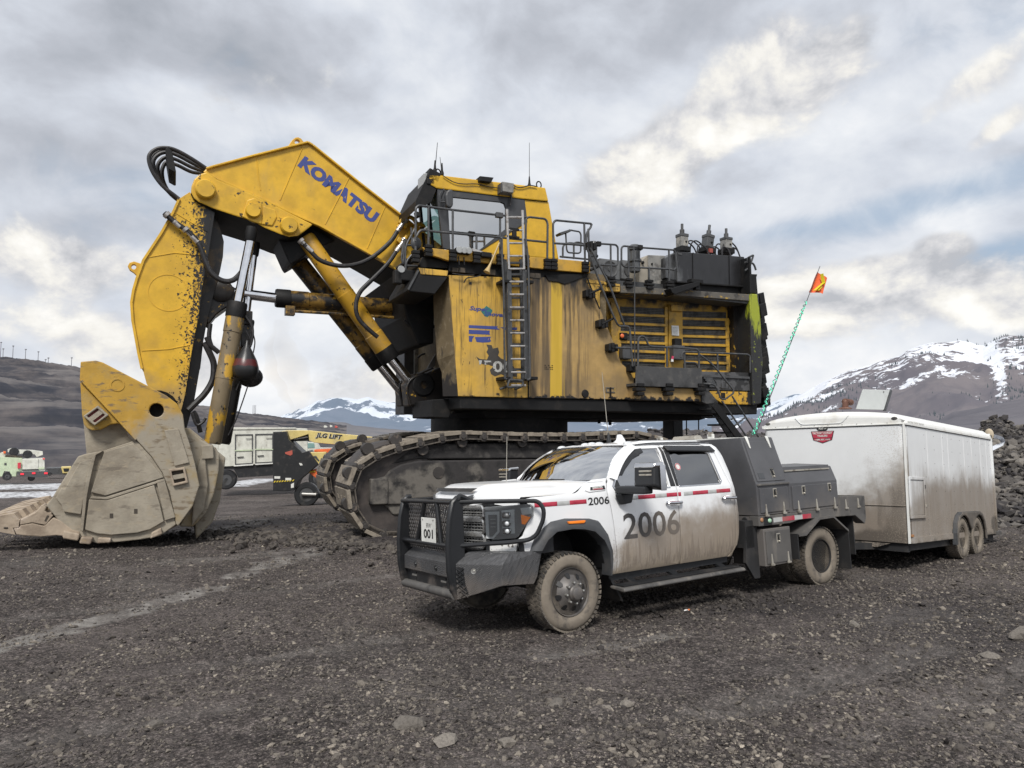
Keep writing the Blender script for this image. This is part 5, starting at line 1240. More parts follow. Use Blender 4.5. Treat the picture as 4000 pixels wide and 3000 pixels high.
# ------------------------------------------------------------------ ladders on the front panel
lad=empty('cab_ladder',None,shovel)
for pts in ([(1062,482),(1080,1000)],[(1196,490),(1210,1000)]):
    P=[S(z3,*pts[0],-.38),S(z3,*pts[1],-.38)];MB().cyl(*P,.032,n=10).build('ladder_rail',M_SILVER,lad,smooth=True)
MB().beam(S(z4,1080,120,-.36),S(z4,1092,1065,-.36),.05,.11).build('ladder_rail',M_RAIL,lad,bevel=.01);MB().beam(S(z4,1212,120,-.36),S(z4,1232,1065,-.36),.05,.11).build('ladder_rail',M_RAIL,lad,bevel=.01)
for (xa,xb,y)in [(1066,1198,551),(1070,1200,662),(1073,1203,774),(1076,1206,885),(1079,1209,996),(1081,1203,1107),(1083,1206,1218),(1085,1208,1330),(1087,1210,1441),(1089,1213,1552),(1091,1216,1664),(1093,1218,1776),(1096,1221,1890),(1098,1224,2003)]:
    MB().cyl(S(z3,xa,y,-.38),S(z3,xb,y,-.38),.026,n=8).build('rung',M_SILVER,lad,smooth=True)
for y in (945,1045,1145,1245,1340,1545,1650,1865,1970):
    MB().beam(S(z3,1060,y,-.2),S(z3,1195,y,-.2),.06,.05).build('rung',M_RAIL,lad)
MB().beam(S(z3,1045,915,-.2),S(z4,1085,1075,-.2),.05,.08).build('ladder_rail',M_RAIL,lad);MB().beam(S(z3,1185,915,-.2),S(z4,1200,1075,-.2),.05,.08).build('ladder_rail',M_RAIL,lad)
rail([(1005,730),(1018,730),(1020,900),(1032,1100),(1045,1945),(1060,1950)],w=-.45,par=lad,r=.026);rail([(1212,740),(1225,745),(1245,900),(1250,1100),(1262,1950),(1235,1955)],w=-.45,par=lad,r=.026)
rail([(1085,1070),(1200,1078),(1200,1115),(1180,1130),(1070,1135),(1068,1115),(1085,1070)],w=-.4,zf=z4,par=lad);rail([(1000,1150),(1068,1125)],w=-.2,zf=z4,par=lad);rail([(1130,1152),(1195,1125)],w=-.2,zf=z4,par=lad)
b=MB();b.obox(S(z3,1125,690,-.38),(.05,0,0),(0,.04,0),(0,0,.10));b.obox(S(z3,1125,655,-.38),(.12,0,0),(0,.03,0),(0,0,.03));b.obox(S(z3,1115,722,-.38),(.16,0,0),(0,.03,0),(0,0,.03));b.build('ladder_latch',M_BLK,lad,bevel=.01)
for x,y in ((1010,1115),(1210,1120),(1010,1945),(1245,1945)):
    MB().obox(S(z3,x+20,y,-.2),(.10,0,0),(0,.2,0),(0,0,.035)).build('ladder_bracket',M_BLK,lad,bevel=.01)
# ------------------------------------------------------------------ rear half: roof beams, grilles, walkway
rear=MB().prism(SP(z5,[(195,528),(330,545),(492,590),(492,640),(330,632),(318,650),(318,800),(200,560)],.0),.0,.12).build('roof_beam',M_HOUSE,shovel,bevel=.012)
MB().prism(SP(z5,[(502,588),(920,618),(1608,662),(1608,720),(920,668),(502,650)],-.05),-.05,1.2).build('roof_beam_worn',M_BEAM,rear,bevel=.015)
b=MB().box(1.75,7.05,.02,5.9,2.52,2.62);b.build('roof_deck',M_GREY,rear)
MB().prism(SP(z5,[(205,540),(490,575),(490,592),(205,560)],-.02),-.02,.3).build('roof_lip',M_HOUSE,rear)
# recessed grille wall
GW=.62
b=MB().prism(SP(z5,[(330,640),(1500,700),(1500,1420),(470,1380)],GW+.1),GW+.08,GW+.15);b.build('grille_wall',M_GRILLE,rear)
MB().prism(SP(z5,[(405,730),(465,740),(475,1250),(440,1150),(408,1010)],GW),GW-.05,GW+.1).build('grille_post',M_GRILLE,rear,bevel=.015)
MB().prism(SP(z5,[(912,745),(1030,810),(1036,1310),(915,1300)],GW-.03),GW-.04,GW+.1).build('grille_post',M_GRILLE,rear,bevel=.015)
MB().prism(SP(z5,[(930,752),(1035,762),(1035,812),(932,805)],GW-.1),GW-.12,GW).build('post_cap',M_GRILLE,rear,bevel=.01)
def mesh_band(x0,x1,ya0,yb0,ya1,yb1,par):
    """expanded metal between two slats: ya at x0, yb at x1"""
    b=MB();b.prism(SP(z5,[(x0,ya0),(x1,yb0),(x1,yb1),(x0,ya1)],GW+.05),GW+.05,GW+.06);b.build('grille_backing',M_BLK,par)
    b=MB();n=34
    for i in range(n+1):
        t=i/n;b.beam(S(z5,x0+(x1-x0)*t,ya0+(yb0-ya0)*t,GW+.02),S(z5,x0+(x1-x0)*t,ya1+(yb1-ya1)*t,GW+.02),.014,.014)
    for k in range(4):
        t=(k+.5)/4;b.beam(S(z5,x0,ya0+(ya1-ya0)*t,GW+.015),S(z5,x1,yb0+(yb1-yb0)*t,GW+.015),.014,.016,up=(0,1,0))
    b.build('grille_mesh',M_RAILG,par)
M_RAILG=grunge('mesh_steel',(.10,.095,.085),.5,[dict(c=(.03,.028,.026),s=3,lo=.45,hi=.65)])
gr1=MB().prism(SP(z5,[(468,735),(490,738),(510,1275),(495,1270),(470,1060)],GW-.02),GW-.02,GW+.1).build('grille_frame',M_GRILLE,rear,bevel=.01)
MB().prism(SP(z5,[(880,770),(905,772),(905,1300),(885,1300)],GW-.02),GW-.02,GW+.1).build('grille_stile',M_GRILLE,gr1,bevel=.01)
for k,y in enumerate((824,902,980,1062,1138,1216)):
    MB().prism(SP(z5,[(478,y),(900,y+18),(900,y+40),(480,y+22)],GW-.01),GW-.03,GW+.1).build('slat',M_GRILLE,gr1,bevel=.008)
for k,y in enumerate((768,847,925,1003,1084,1161,1238)):
    mesh_band(487,880,y,y+18,y+55,y+75,gr1)
gr2=MB().prism(SP(z5,[(1403,890),(1432,865),(1445,1330),(1418,1330)],GW-.02),GW-.02,GW+.1).build('grille_frame',M_GRILLE,rear,bevel=.01)
for k,y in enumerate((860,938,1012,1084,1160,1236,1312)):
    MB().prism(SP(z5,[(1020,y),(1428,y+12),(1428,y+34),(1020,y+22)],GW-.01),GW-.03,GW+.1).build('slat',M_GRILLE,gr2,bevel=.008)
for k,y in enumerate((808,882,958,1033,1108,1182,1258)):
    mesh_band(1030,1405,y,y+10,y+52,y+62,gr2)
MB().prism(SP(z5,[(1440,880),(1480,890),(1490,1330),(1450,1330)],GW-.02),GW-.02,GW+.1).build('grille_post',M_GRILLE,rear,bevel=.01)
# things on the centre post
MB().prism(SP(z5,[(937,932),(998,934),(1002,1022),(940,1018)],GW-.06),GW-.07,GW-.03).build('notice_plate',M_WHITE,rear,bevel=.01)
for k in range(6):MB().box(S(z5,948,945,GW-.08)[0],S(z5,990,945,GW-.08)[0],GW-.075,GW-.07,S(z5,948,950+k*11,GW-.08)[2],S(z5,948,948+k*11,GW-.08)[2]).build('notice_text',M_GREY,rear)
MB().obox(S(z5,982,1080,GW-.12),(.12,0,0),(0,.08,0),(0,0,.11)).build('switch_box',M_BLK,rear,bevel=.02)
MB().obox(S(z5,985,1168,GW-.15),(.20,0,0),(0,.1,0),(0,0,.20)).build('control_box',M_GREY,rear,bevel=.025)
MB().prism(SP(z5,[(940,1195),(955,1200),(950,1225),(935,1222)],GW-.28),GW-.29,GW-.27).build('lock_tag',M_REDP,rear);MB().prism(SP(z5,[(933,1222),(950,1222),(952,1245),(932,1245)],GW-.28),GW-.29,GW-.27).build('lock_tag',M_WHITE,rear)
MB().obox(S(z5,520,1025,GW-.05),(.11,0,0),(0,.05,0),(0,0,.09)).build('switch_box',M_BLK,rear,bevel=.015)
MB().sphere(S(z5,510,1022,GW-.12),.06,(1,.5,1),12,8).build('push_button',M_AMBER,rear,smooth=True)
MB().obox(S(z5,535,1170,GW-.1),(.14,0,0),(0,.1,0),(0,0,.17)).build('filter_bowl',M_GREY,rear,bevel=.03)
# right-hand recess, plastic strip and counterweight
b=MB().prism(SP(z5,[(1470,700),(1620,715),(1640,1360),(1480,1350)],.45),.45,1.3);b.build('recess_wall',M_BLKY,rear)
m_,nt_,bs_=new_mat('wet_black_plastic');bs_.inputs['Base Color'].default_value=(.012,.012,.013,1);bs_.inputs['Roughness'].default_value=.12
_n=noise_n(nt_,coords(nt_),3.0,5,.7,sc=(3,1,.5));_b=N(nt_,'ShaderNodeBump');_b.inputs['Strength'].default_value=1.0;_b.inputs['Distance'].default_value=.12;nt_.links.new(_n,_b.inputs['Height']);nt_.links.new(_b.outputs[0],bs_.inputs['Normal'])
M_PLAST=m_
MB().prism(SP(z5,[(1538,738),(1606,742),(1608,1116),(1555,1114)],.3),.28,.5).build('plastic_wrap',M_PLAST,rear,bevel=.02)
cwp=[(1612,655),(1690,662),(1700,800),(1712,950),(1716,1120),(1728,1250),(1718,1420),(1712,1608),(1640,1622),(1632,1350),(1618,900)]
cwt=MB().prism(SP(z5,cwp,-.06),-.06,6.1).build('counterweight',M_CW,shovel,bevel=.03)
rs_=random.Random(3);b=MB()
for k in range(26):
    y=700+k*35;x=1692+(y-660)*.03;c=Vector(S(z5,x,y,.1+rs_.random()*.5));s_=.04+rs_.random()*.09
    b.obox(c,(s_,0,s_*.4),(0,s_*1.5,0),(-s_*.3,0,s_*1.6))
b.build('torn_edge',M_BLK,cwt,bevel=.02)
MB().prism(SP(z5,[(1600,340),(1612,345),(1618,490),(1668,492),(1660,520),(1672,660),(1605,655)],.05),.0,.4).build('rear_post',M_BLK,cwt,bevel=.015)
rail([(1605,560),(1600,430),(1590,350),(1645,322),(1610,430),(1570,460)],zf=z5,w=.1,par=cwt,rad=.06);rail([(1570,385),(1640,395),(1655,420),(1665,455)],zf=z5,w=.1,par=cwt,rad=.05)
# lower right panels
MB().prism(SP(z5,[(1195,1330),(1620,1340),(1640,1500),(1250,1492),(1205,1480)],.05),.05,1.1).build('lower_panel',grunge('lower_grey',(.085,.085,.087),.5,[dict(c=(.025,.025,.025),s=6,lo=.52,hi=.60,g=[('x',5.2,6.8)],gw=.25)]),rear,bevel=.015)
MB().prism(SP(z5,[(1240,1500),(1638,1506),(1642,1618),(1388,1612),(1300,1560)],.0),.0,.3).build('lower_strip',M_SPOT,rear,bevel=.015)
MB().prism(SP(z5,[(1366,1512),(1400,1514),(1400,1560),(1368,1558)],-.02),-.02,.02).build('strip_slot',M_BLK,rear);
b=MB().prism(SP(z5,[(1205,1370),(1290,1375),(1330,1420),(1340,1475),(1215,1470)],.0),.03,.06);b.build('panel_opening',M_BLK,rear)
for k in range(5):MB().beam(S(z5,1215+k*12,1385+k*18,-.0),S(z5,1290+k*10,1390+k*17,.0),.02,.05).build('louvre',M_RAIL,rear)
MB().prism(SP(z5,[(1370,1428),(1400,1430),(1402,1478),(1370,1478)],.02),.02,.06).build('panel_hatch',M_GREY,rear,bevel=.01)
# walkway box in front of the grilles
walk=MB().prism(SP(z5,[(632,1284),(1198,1304),(1206,1472),(628,1456)],-.45),-.45,-.40).build('walkway_panel',M_PANEL,shovel,bevel=.01)
b=MB().box(S(z5,632,1300,-.45)[0],S(z5,1198,1300,-.45)[0],-.40,1.0,S(z5,900,1462,-.4)[2],S(z5,900,1440,-.4)[2]);b.build('walkway_floor',M_GREY,walk)
b=MB().box(S(z5,1200,1300,-.45)[0],7.0,.0,1.0,S(z5,900,1360,0)[2],S(z5,900,1340,0)[2]);b.build('walkway_floor',M_GREY,walk)
MB().prism(SP(z5,[(620,1462),(1195,1478),(1250,1555),(1335,1600),(1190,1590),(620,1576)],-.3),-.3,.1).build('walkway_beam',M_HOUSE2,walk,bevel=.02)
MB().prism(SP(z5,[(1190,1480),(1250,1490),(1310,1560),(1340,1605),(1240,1612),(1195,1595)],-.33),-.36,.0).build('hinge_plate',M_PANEL,walk,bevel=.02)
for x in (655,905,1180):
    b=MB();c=Vector(S(z5,x,1485,-.4))
    for dz in (.11,0,-.11):b.obox(c+Vector((0,0,dz)),(.14-abs(dz)*.3,0,0),(0,.10,0),(0,0,.045))
    b.build('rail_clamp',M_BLK,walk,bevel=.015)
for pts,w in (([(645,1285),(648,1045),(670,1022),(700,1030),(715,1050),(735,1100),(760,1114),(1000,1124),(1150,1135),(1172,1155),(1174,1300)],-.42),([(895,1115),(897,1290)],-.42),([(600,1285),(575,960),(560,940),(490,938),(470,925),(440,865),(330,600),(205,260)],-.25),([(530,935),(400,580),(232,262)],-.25),([(455,1124),(580,1128)],-.25),([(1015,1210),(1022,1175),(1045,1160),(1330,1170),(1595,1182),(1615,1200),(1615,1340)],-.05),([(1333,1172),(1335,1320)],-.05),([(1048,1165),(1050,1300)],-.3),([(1050,1252),(1145,1255),(1165,1290)],-.3)):
    rail(pts,zf=z5,w=w,par=walk,r=.027)
for pts in ([(225,660),(320,615)],[(335,920),(440,868)],[(420,1124),(455,1124)],[(235,455),(300,425)]):
    rail(pts,zf=z5,w=-.2,par=walk,r=.03,mat=M_BLK)
for x,y in ((222,662),(332,920),(417,1125),(232,250),(600,1300)):
    b=MB();c=Vector(S(z5,x,y,-.12))
    for dx in (-.1,0,.1):b.obox(c+Vector((dx,0,0)),(.04,0,0),(0,.1,0),(0,0,.12-abs(dx)*.3))
    b.build('rail_clamp',M_BLK,walk,bevel=.015)
b=MB().tube([S(z5,205,515,-.15),S(z5,260,660,-.15),S(z5,315,790,-.15)],.02,6);b.build('stair_line',M_BLK,walk)
# folding stair down to the ground
st=empty('boarding_stair',None,shovel)
for w in (-.5,.25):
    MB().beam(S(z6,1240,780,w)if w>0 else S(z6,1300,835,w),S(z6,1520,1240,w)if w>0 else S(z6,1560,1180,w),.05,.20,up=(0,0,1)).build('stringer',M_BLK,st,bevel=.01)
for k in range(5):
    p=Vector(S(z6,1300,835,-.5)).lerp(Vector(S(z6,1560,1180,-.5)),.12+k*.2);MB().obox(p+Vector((0,.37,0)),(.13,0,0),(0,.36,0),(0,0,.025)).build('tread',M_RAIL,st,bevel=.005)
for pts,w in (([(1180,410),(1270,475),(1330,540),(1470,715),(1470,745),(1390,800),(1360,790),(1330,700),(1300,665),(1210,660)],-.5),([(1460,770),(1700,1140)],-.5),([(1370,810),(1600,1140)],-.5),([(1450,970),(1480,960)],-.5),([(1480,1025),(1575,950)],-.5),([(1220,580),(1290,690),(1330,760)],.1)):
    rail(pts,zf=z6,w=w,par=st,r=.024)
# ------------------------------------------------------------------ roof equipment at the rear
tank=MB().prism(SP(z5,[(985,292),(1566,338),(1580,600),(988,556)],.35),.35,2.6).build('hydraulic_tank',M_TANK,shovel,bevel=.02)
MB().prism(SP(z5,[(882,345),(985,293),(987,552),(884,520)],.5),.5,2.4).build('tank_front',M_TANK,tank,bevel=.02)
MB().prism(SP(z5,[(985,548),(1585,588),(1585,602),(985,562)],.28),.28,.4).build('tank_rim',M_BLK,tank,bevel=.01);MB().prism(SP(z5,[(900,530),(1590,590),(1610,690),(905,640)],.4),.4,2.5).build('tank_base',M_BLK,tank)
for x in (1122,1437):MB().beam(S(z5,x,303+(x-1122)*.075,.34),S(z5,x+3,565+(x-1122)*.075,.34),.035,.03).build('tank_seam',M_TANK,tank)
MB().prism(SP(z5,[(992,304),(1028,307),(1026,322),(994,318)],.33),.33,.36).build('tank_plate',M_GREY,tank)
MB().prism(SP(z5,[(920,612),(1175,548),(1182,556),(1172,590),(965,665),(940,650)],-.3),-.32,.1).build('davit_arm',M_BLK,tank,bevel=.015)
b=MB();b.obox(S(z5,1140,553,-.2),(.2,0,.0),(0,.1,0),(0,0,.05));b.obox(S(z5,1150,605,-.2),(.07,0,0),(0,.07,0),(0,0,.07));b.build('davit_head',M_BLK,tank,bevel=.01)
for (x,yb,yt,lean)in ((1027,285,55,0),(1240,290,65,25),(1408,300,95,0)):
    w=1.2
    def q(t,y):return S(z5,x+lean*((yb-y)/(yb-yt))+0,y,w)
    a=Vector(q(0,yb));t=Vector(q(0,yt));d=(t-a).normalized();sx=d.cross(Vector((0,1,0))).normalized()
    o=MB().obox(a.lerp(t,.25),sx*.13,(0,.13,0),d*(t-a).length*.25).build('breather_unit',M_LGREY if lean==0 else M_GREY,tank,bevel=.02)
    MB().obox(a.lerp(t,.55),sx*.14,(0,.14,0),d*(t-a).length*.06).build('breather_collar',M_GREY,o,bevel=.015)
    MB().cyl(a.lerp(t,.6),a.lerp(t,.78),.07,n=12).build('breather_stem',M_GREY,o,smooth=True);MB().cyl(a.lerp(t,.78),t,.04,n=10).build('breather_rod',M_GREY,o,smooth=True)
    MB().obox(a.lerp(t,.02),sx*.17,(0,.2,0),d*.08).build('breather_base',M_BLK,o,bevel=.02)
    MB().sphere(a.lerp(t,.3)+Vector((.04,-.14,0)),.03).build('gauge',M_BLK,o)
rs_=random.Random(5)
for k in range(11):
    x=1090+k*40;c=Vector(S(z5,x,300,.9+rs_.random()*.8));r=.08+rs_.random()*.17
    MB().tube(spline([c+Vector((-r*1.4,0,-.1)),c+Vector((-r,.05,r)),c+Vector((0,.1,r*1.6)),c+Vector((r,.05,r*.9)),c+Vector((r*1.5,0,-.1))],5),.022,6).build('tank_hose',M_HOSE,tank,smooth=True)
MB().obox(S(z5,1268,288,1.0),(.06,0,0),(0,.06,0),(0,0,.06)).build('valve',plain('valve_red',(.35,.08,.06),.5),tank)
for x0,x1_,yt,ybm in ((228,298,208,420),(570,668,238,470)):
    w=.35;a=Vector(S(z5,(x0+x1_)/2,ybm,w));t=Vector(S(z5,(x0+x1_)/2,yt,w));L=t.z-a.z;r=(S(z5,x1_,yt,w)[0]-S(z5,x0,yt,w)[0])/2*.8
    o=MB().lathe([(r*.6,-.02),(r*.92,.0),(r,.04),(r,L*.36),(r*1.25,L*.37),(r*1.25,L*.44),(r*1.0,L*.45),(r*1.0,L*.8),(r*1.28,L*.81),(r*1.28,L*.86),(r*1.05,L*.87),(r*1.05,L*.94),(r*.8,L),(0,L)],a,(0,0,1),22).build('exhaust_stack',M_TANK,rear,smooth=True)
b=MB().prism(SP(z5,[(735,322),(880,328),(882,585),(738,575)],.7),.7,1.9);bx=b.build('air_box',M_LGREY,rear,bevel=.015)
MB().prism(SP(z5,[(735,322),(736,575),(662,560),(664,388)],.7),.72,1.7).build('air_box_front',M_BUCK if 0 else grunge('tan_box',(.30,.27,.22),.6),bx,bevel=.01)
MB().sphere(S(z5,688,388,.68),.045).build('box_knob',M_BLK,bx);MB().sphere(S(z5,768,400,.68),.03).build('box_knob',M_BLK,bx)
for x0,x1_,y0,y1,w in ((312,492,348,540,1.3),(505,655,362,545,1.3)):
    c0=S(z5,x0,y0,w);c1=S(z5,x1_,y1,w);o=MB().box(c0[0],c1[0],w,w+1.2,c1[2],c0[2]).build('fan_box',M_GREYB,rear,bevel=.02)if 'M_GREYB' in globals()else None
    if o is None:
        M_GREYB=grunge('fan_grey',(.14,.145,.15),.5,[dict(c=(.07,.07,.07),s=3,lo=.45,hi=.7)]);o=MB().box(c0[0],c1[0],w,w+1.2,c1[2],c0[2]).build('fan_box',M_GREYB,rear,bevel=.02)
    cx=(c0[0]+c1[0])/2;cz=(c0[2]+c1[2])/2;r=min(c1[0]-c0[0],c0[2]-c1[2])*.40
    MB().lathe([(r*.3,-.03),(r*.35,-.01),(r*.9,-.015),(r,-.03),(r*1.05,0)],(cx,w,cz),(0,1,0),24).build('fan_ring',M_GREY,o,smooth=True)
b=MB().prism(SP(z5,[(310,530),(700,560),(980,585),(980,620),(500,600),(310,575)],.6),.6,2.5);b.build('roof_kerb',M_GREY,rear)
# roof railing
for pts,w in (([(235,258),(310,225),(455,235),(472,255),(473,395),(455,415),(300,408)],.0),([(410,238),(412,560)],.0),([(985,470),(970,300),(955,280),(660,258),(520,245),(503,262),(503,395),(525,425),(660,432),(910,445),(960,452),(972,435)],.0),([(563,250),(565,570)],.0),([(913,280),(916,590)],.0),([(741,440),(742,580)],.0),([(610,245),(617,500),(618,1280)],-.3)):
    rail(pts,zf=z5,w=w,par=rear,r=.026 if w==0 else .014)
for x,y in ((412,556),(565,568),(742,580),(916,590)):
    b=MB();c=Vector(S(z5,x,y,-.06))
    for dz in (.09,0,-.09):b.obox(c+Vector((0,0,dz)),(.12-abs(dz)*.3,0,0),(0,.08,0),(0,0,.035))
    b.build('rail_clamp',M_BLK,rear,bevel=.012)
for x,y in ((305,228),(665,258)):MB().obox(S(z5,x,y,.0),(.06,0,0),(0,.05,0),(0,0,.06)).build('rail_joint',M_BLK,rear,bevel=.01)
# ------------------------------------------------------------------ crawler tracks
TKM=Matrix.Translation(Vector((.65,3.1,0)))@ Matrix.Rotation(math.radians(24)-math.atan2(SF.ax.y,SF.ax.x),4,'Z')
TPATH=[(-4.10,-3.47),(-4.42,-3.36),(-4.66,-3.14),(-4.84,-2.82),(-4.92,-2.42),(-4.88,-2.10),(-4.74,-1.84),(-4.52,-1.66),(-4.10,-1.47),(-3.60,-1.34),(-3.10,-1.235),(-2.75,-1.16),(-2.4,-1.12),(-1.6,-1.14),(-.6,-1.165),(.6,-1.165),(1.6,-1.13),(2.3,-1.10),(2.75,-1.18),(3.3,-1.32),(3.8,-1.50),(4.2,-1.80),(4.42,-2.25),(4.36,-2.75),(4.1,-3.15),(3.7,-3.40),(3.2,-3.47)]
M_SHOEI=grunge('track_shoe_inner',(.10,.085,.07),.7,[dict(c=(.04,.035,.03),s=5,lo=.45,hi=.65),dict(c=(.2,.17,.13),s=9,lo=.6,hi=.7)],bump=.2,rnd=True)  # darker colour takes in both shade and grease under the tread plate
def build_shoe(par):
    """one track pad: worn tread plate outside, hollow box ends, pin lugs inside"""
    H,L,W=.17,.40,1.38
    o=MB();
    o.box(-L/2,L/2,0,W,-.085,0)                                       # tread plate
    o.box(-L/2,-L/2+.035,.012,W,-H,-.085,1);o.box(L/2-.035,L/2,.012,W,-H,-.085,1)   # fore and aft walls
    o.box(-L/2+.035,L/2-.035,.10,.16,-H,-.085,1)
    o.box(-L/2,L/2,.012,.05,-H-.03,-H,1);o.box(-L*.45,L*.45,.45,.95,-H-.08,-.085,1)
    for k in range(3):o.box(-.05,.05,.2+k*.4,.34+k*.4,-.002,.012)
    s=o.build('track_shoe',[M_SHOE,M_SHOEI],par,bevel=.018)
    return s
def build_link(par):
    o=MB();o.cyl((.245,.02,-.13),(.245,1.3,-.13),.105,n=14);o.cyl((.245,-.01,-.13),(.245,.03,-.13),.06,n=12);o.box(.14,.35,.12,.30,-.24,-.06);o.box(.14,.35,1.0,1.2,-.24,-.06)
    return o.build('track_pin',M_SHOED,par,bevel=.01)
def make_track(y0,shift):
    root=empty('crawler_track',TKM @ Matrix.Translation(Vector((shift,y0,0))),shovel)
    P=[Vector((x,0,z))for x,z in TPATH];Pc=P+[P[0]]
    seg=[(Pc[i+1]-Pc[i]).length for i in range(len(P))];tot=sum(seg);n=41
    def pos(s):
        s %= tot;i=0
        while s>seg[i]:s -= seg[i];i+=1
        return Pc[i].lerp(Pc[i+1],s/seg[i])
    pitch=tot/n
    shoe=build_shoe(root);link=build_link(root);first=True
    for k in range(n):
        a,b_=pos(k*pitch+.03),pos(k*pitch+pitch-.03);t=(b_-a).normalized();nz=Vector((0,1,0)).cross(t)*-1
        up=Vector((-t.z,0,t.x))           # outward for a path walked this way round
        c=(a+b_)/2
        if up.dot(c-Vector((-.2,0,-2.3)))<0:up=-up
        xx=t if Vector((0,1,0)).cross(up).dot(t)>0 else -t
        m=Matrix(((xx.x,0,up.x,c.x),(0,1,0,0),(xx.z,0,up.z,c.z),(0,0,0,1)))
        s=shoe if first else dup(shoe,m,root);l=link if first else dup(link,m,root);s.matrix_local=m;l.matrix_local=m;first=False
    b=MB().lathe([(0,.25),(.95,.25),(1.02,.32),(1.02,1.0),(0,1.0)],(-3.84,0,-2.36),(0,1,0),40);b.build('idler',M_IDLER,root,smooth=True)
    b=MB().lathe([(0,.25),(.88,.25),(.95,.32),(.95,1.0),(0,1.0)],(3.42,0,-2.40),(0,1,0),40);b.build('sprocket',M_IDLER,root,smooth=True)
    for k in range(10):a=k*math.pi/5+.3;MB().cyl((-3.84+1.03*math.cos(a),.12,-2.36+1.03*math.sin(a)),(-3.84+1.03*math.cos(a),.35,-2.36+1.03*math.sin(a)),.13,n=12).build('idler_lug',M_SHOED,root,smooth=True)
    fr=MB().prism([(-4.32,-2.18),(-4.05,-2.12),(-3.93,-1.98),(-3.70,-1.86),(-3.3,-1.79),(.2,-1.79),(3.2,-1.85),(3.6,-2.1),(3.6,-2.75),(-4.32,-2.72)],.14,1.2).build('track_frame',M_TRKF,root,bevel=.03)
    MB().prism([(-4.05,-2.72),(-3.85,-2.95),(3.2,-2.98),(3.4,-2.72)],.2,1.1).build('roller_guard',M_TRKF,fr,bevel=.03)
    MB().prism([(-3.9,-1.85),(-3.45,-1.55),(-2.9,-1.42),(2.4,-1.40),(3.1,-1.6),(3.3,-1.80),(-3.3,-1.75)],.22,1.1).build('upper_guard',grunge('upper_mud',(.030,.028,.028),.9,[dict(c=(.07,.065,.06),s=5,lo=.5,hi=.7)],bump=1.0,bscale=7),fr,bevel=.03)
    MB().prism([(-4.38,-2.16),(-4.0,-2.16),(-4.0,-2.70),(-4.38,-2.70)],.08,.3).build('idler_yoke',M_TRKF,fr,bevel=.02)
    for k in range(7):MB().lathe([(.0,.02),(.20,.02),(.22,.08),(.22,.9)],(-2.6+k*.95,.1,-3.08),(0,1,0),20).build('track_roller',M_SHOED,fr,smooth=True)
    for k in range(4):MB().lathe([(.0,.02),(.12,.02),(.13,.08),(.13,.9)],(-2.3+k*1.5,.1,-1.38),(0,1,0),16).build('carrier_roller',M_SHOED,fr,smooth=True)
    return root
make_track(-3.42,0.0);make_track(1.45,.32)
MB().box(-2.6,2.6,-2.1,1.8,-2.3,-1.3).build('car_body',M_BLK,shovel).matrix_local=TKM

# ================================================================== pickup truck with a service body
_mud=(.245,.20,.155);_mudL=(.37,.31,.235)
M_TW=grunge('truck_white',(.80,.81,.82),.28,[
    dict(c=_mud,s=2.0,sc=(1,1,.6),g=[('z',1.42,.80),('x',-.1,1.1)],gw=1.05,lo=.28,hi=.74,a=.88,r=.8),
    dict(c=_mud,s=3.0,g=[('z',1.50,1.05),('x',.7,2.7)],gw=.7,lo=.36,hi=.84,a=.75,r=.8),
    dict(c=_mudL,s=26,d=3,sc=(1.6,1,.09),g=[('z',.98,.58),('x',.5,.7)],gw=.35,lo=.50,hi=.74,a=.7,r=.8),
    dict(c=(.16,.13,.105),s=24,d=3,sc=(1.3,1,.06),g=[('z',1.05,.62),('x',.6,.8)],gw=.3,lo=.56,hi=.67,a=.8),
    dict(c=_mudL,s=5,g=[('z',.72,.52)],gw=.8,lo=.55,hi=.80,a=.9,r=.85),
    dict(c=_mud,s=8,d=7,g=[('z',1.40,.75),('x',.1,.9)],gw=.5,lo=.52,hi=.68,a=.45,r=.8),dict(c=_mud,s=40,d=2,g=[('z',1.5,.8)],gw=.25,lo=.70,hi=.75,a=.5)],coat=.35,var=.02)
M_TWC=grunge('truck_white_clean',(.80,.81,.82),.25,[dict(c=(.55,.52,.47),s=3,lo=.52,hi=.85,a=.35)],coat=.4,var=.02)
M_TBLK=grunge('truck_black_trim',(.018,.019,.021),.45,[dict(c=(.12,.105,.095),s=4,lo=.52,hi=.8,a=.6)])
M_FLARE=grunge('flare_grey',(.060,.063,.068),.55,[dict(c=(.13,.12,.11),s=4,lo=.5,hi=.8,a=.6)])
M_GUARD=grunge('guard_black',(.016,.017,.019),.35,[dict(c=(.11,.095,.085),s=6,g=[('z',1.0,.4)],gw=.5,lo=.52,hi=.8,a=.8)],bump=.05)
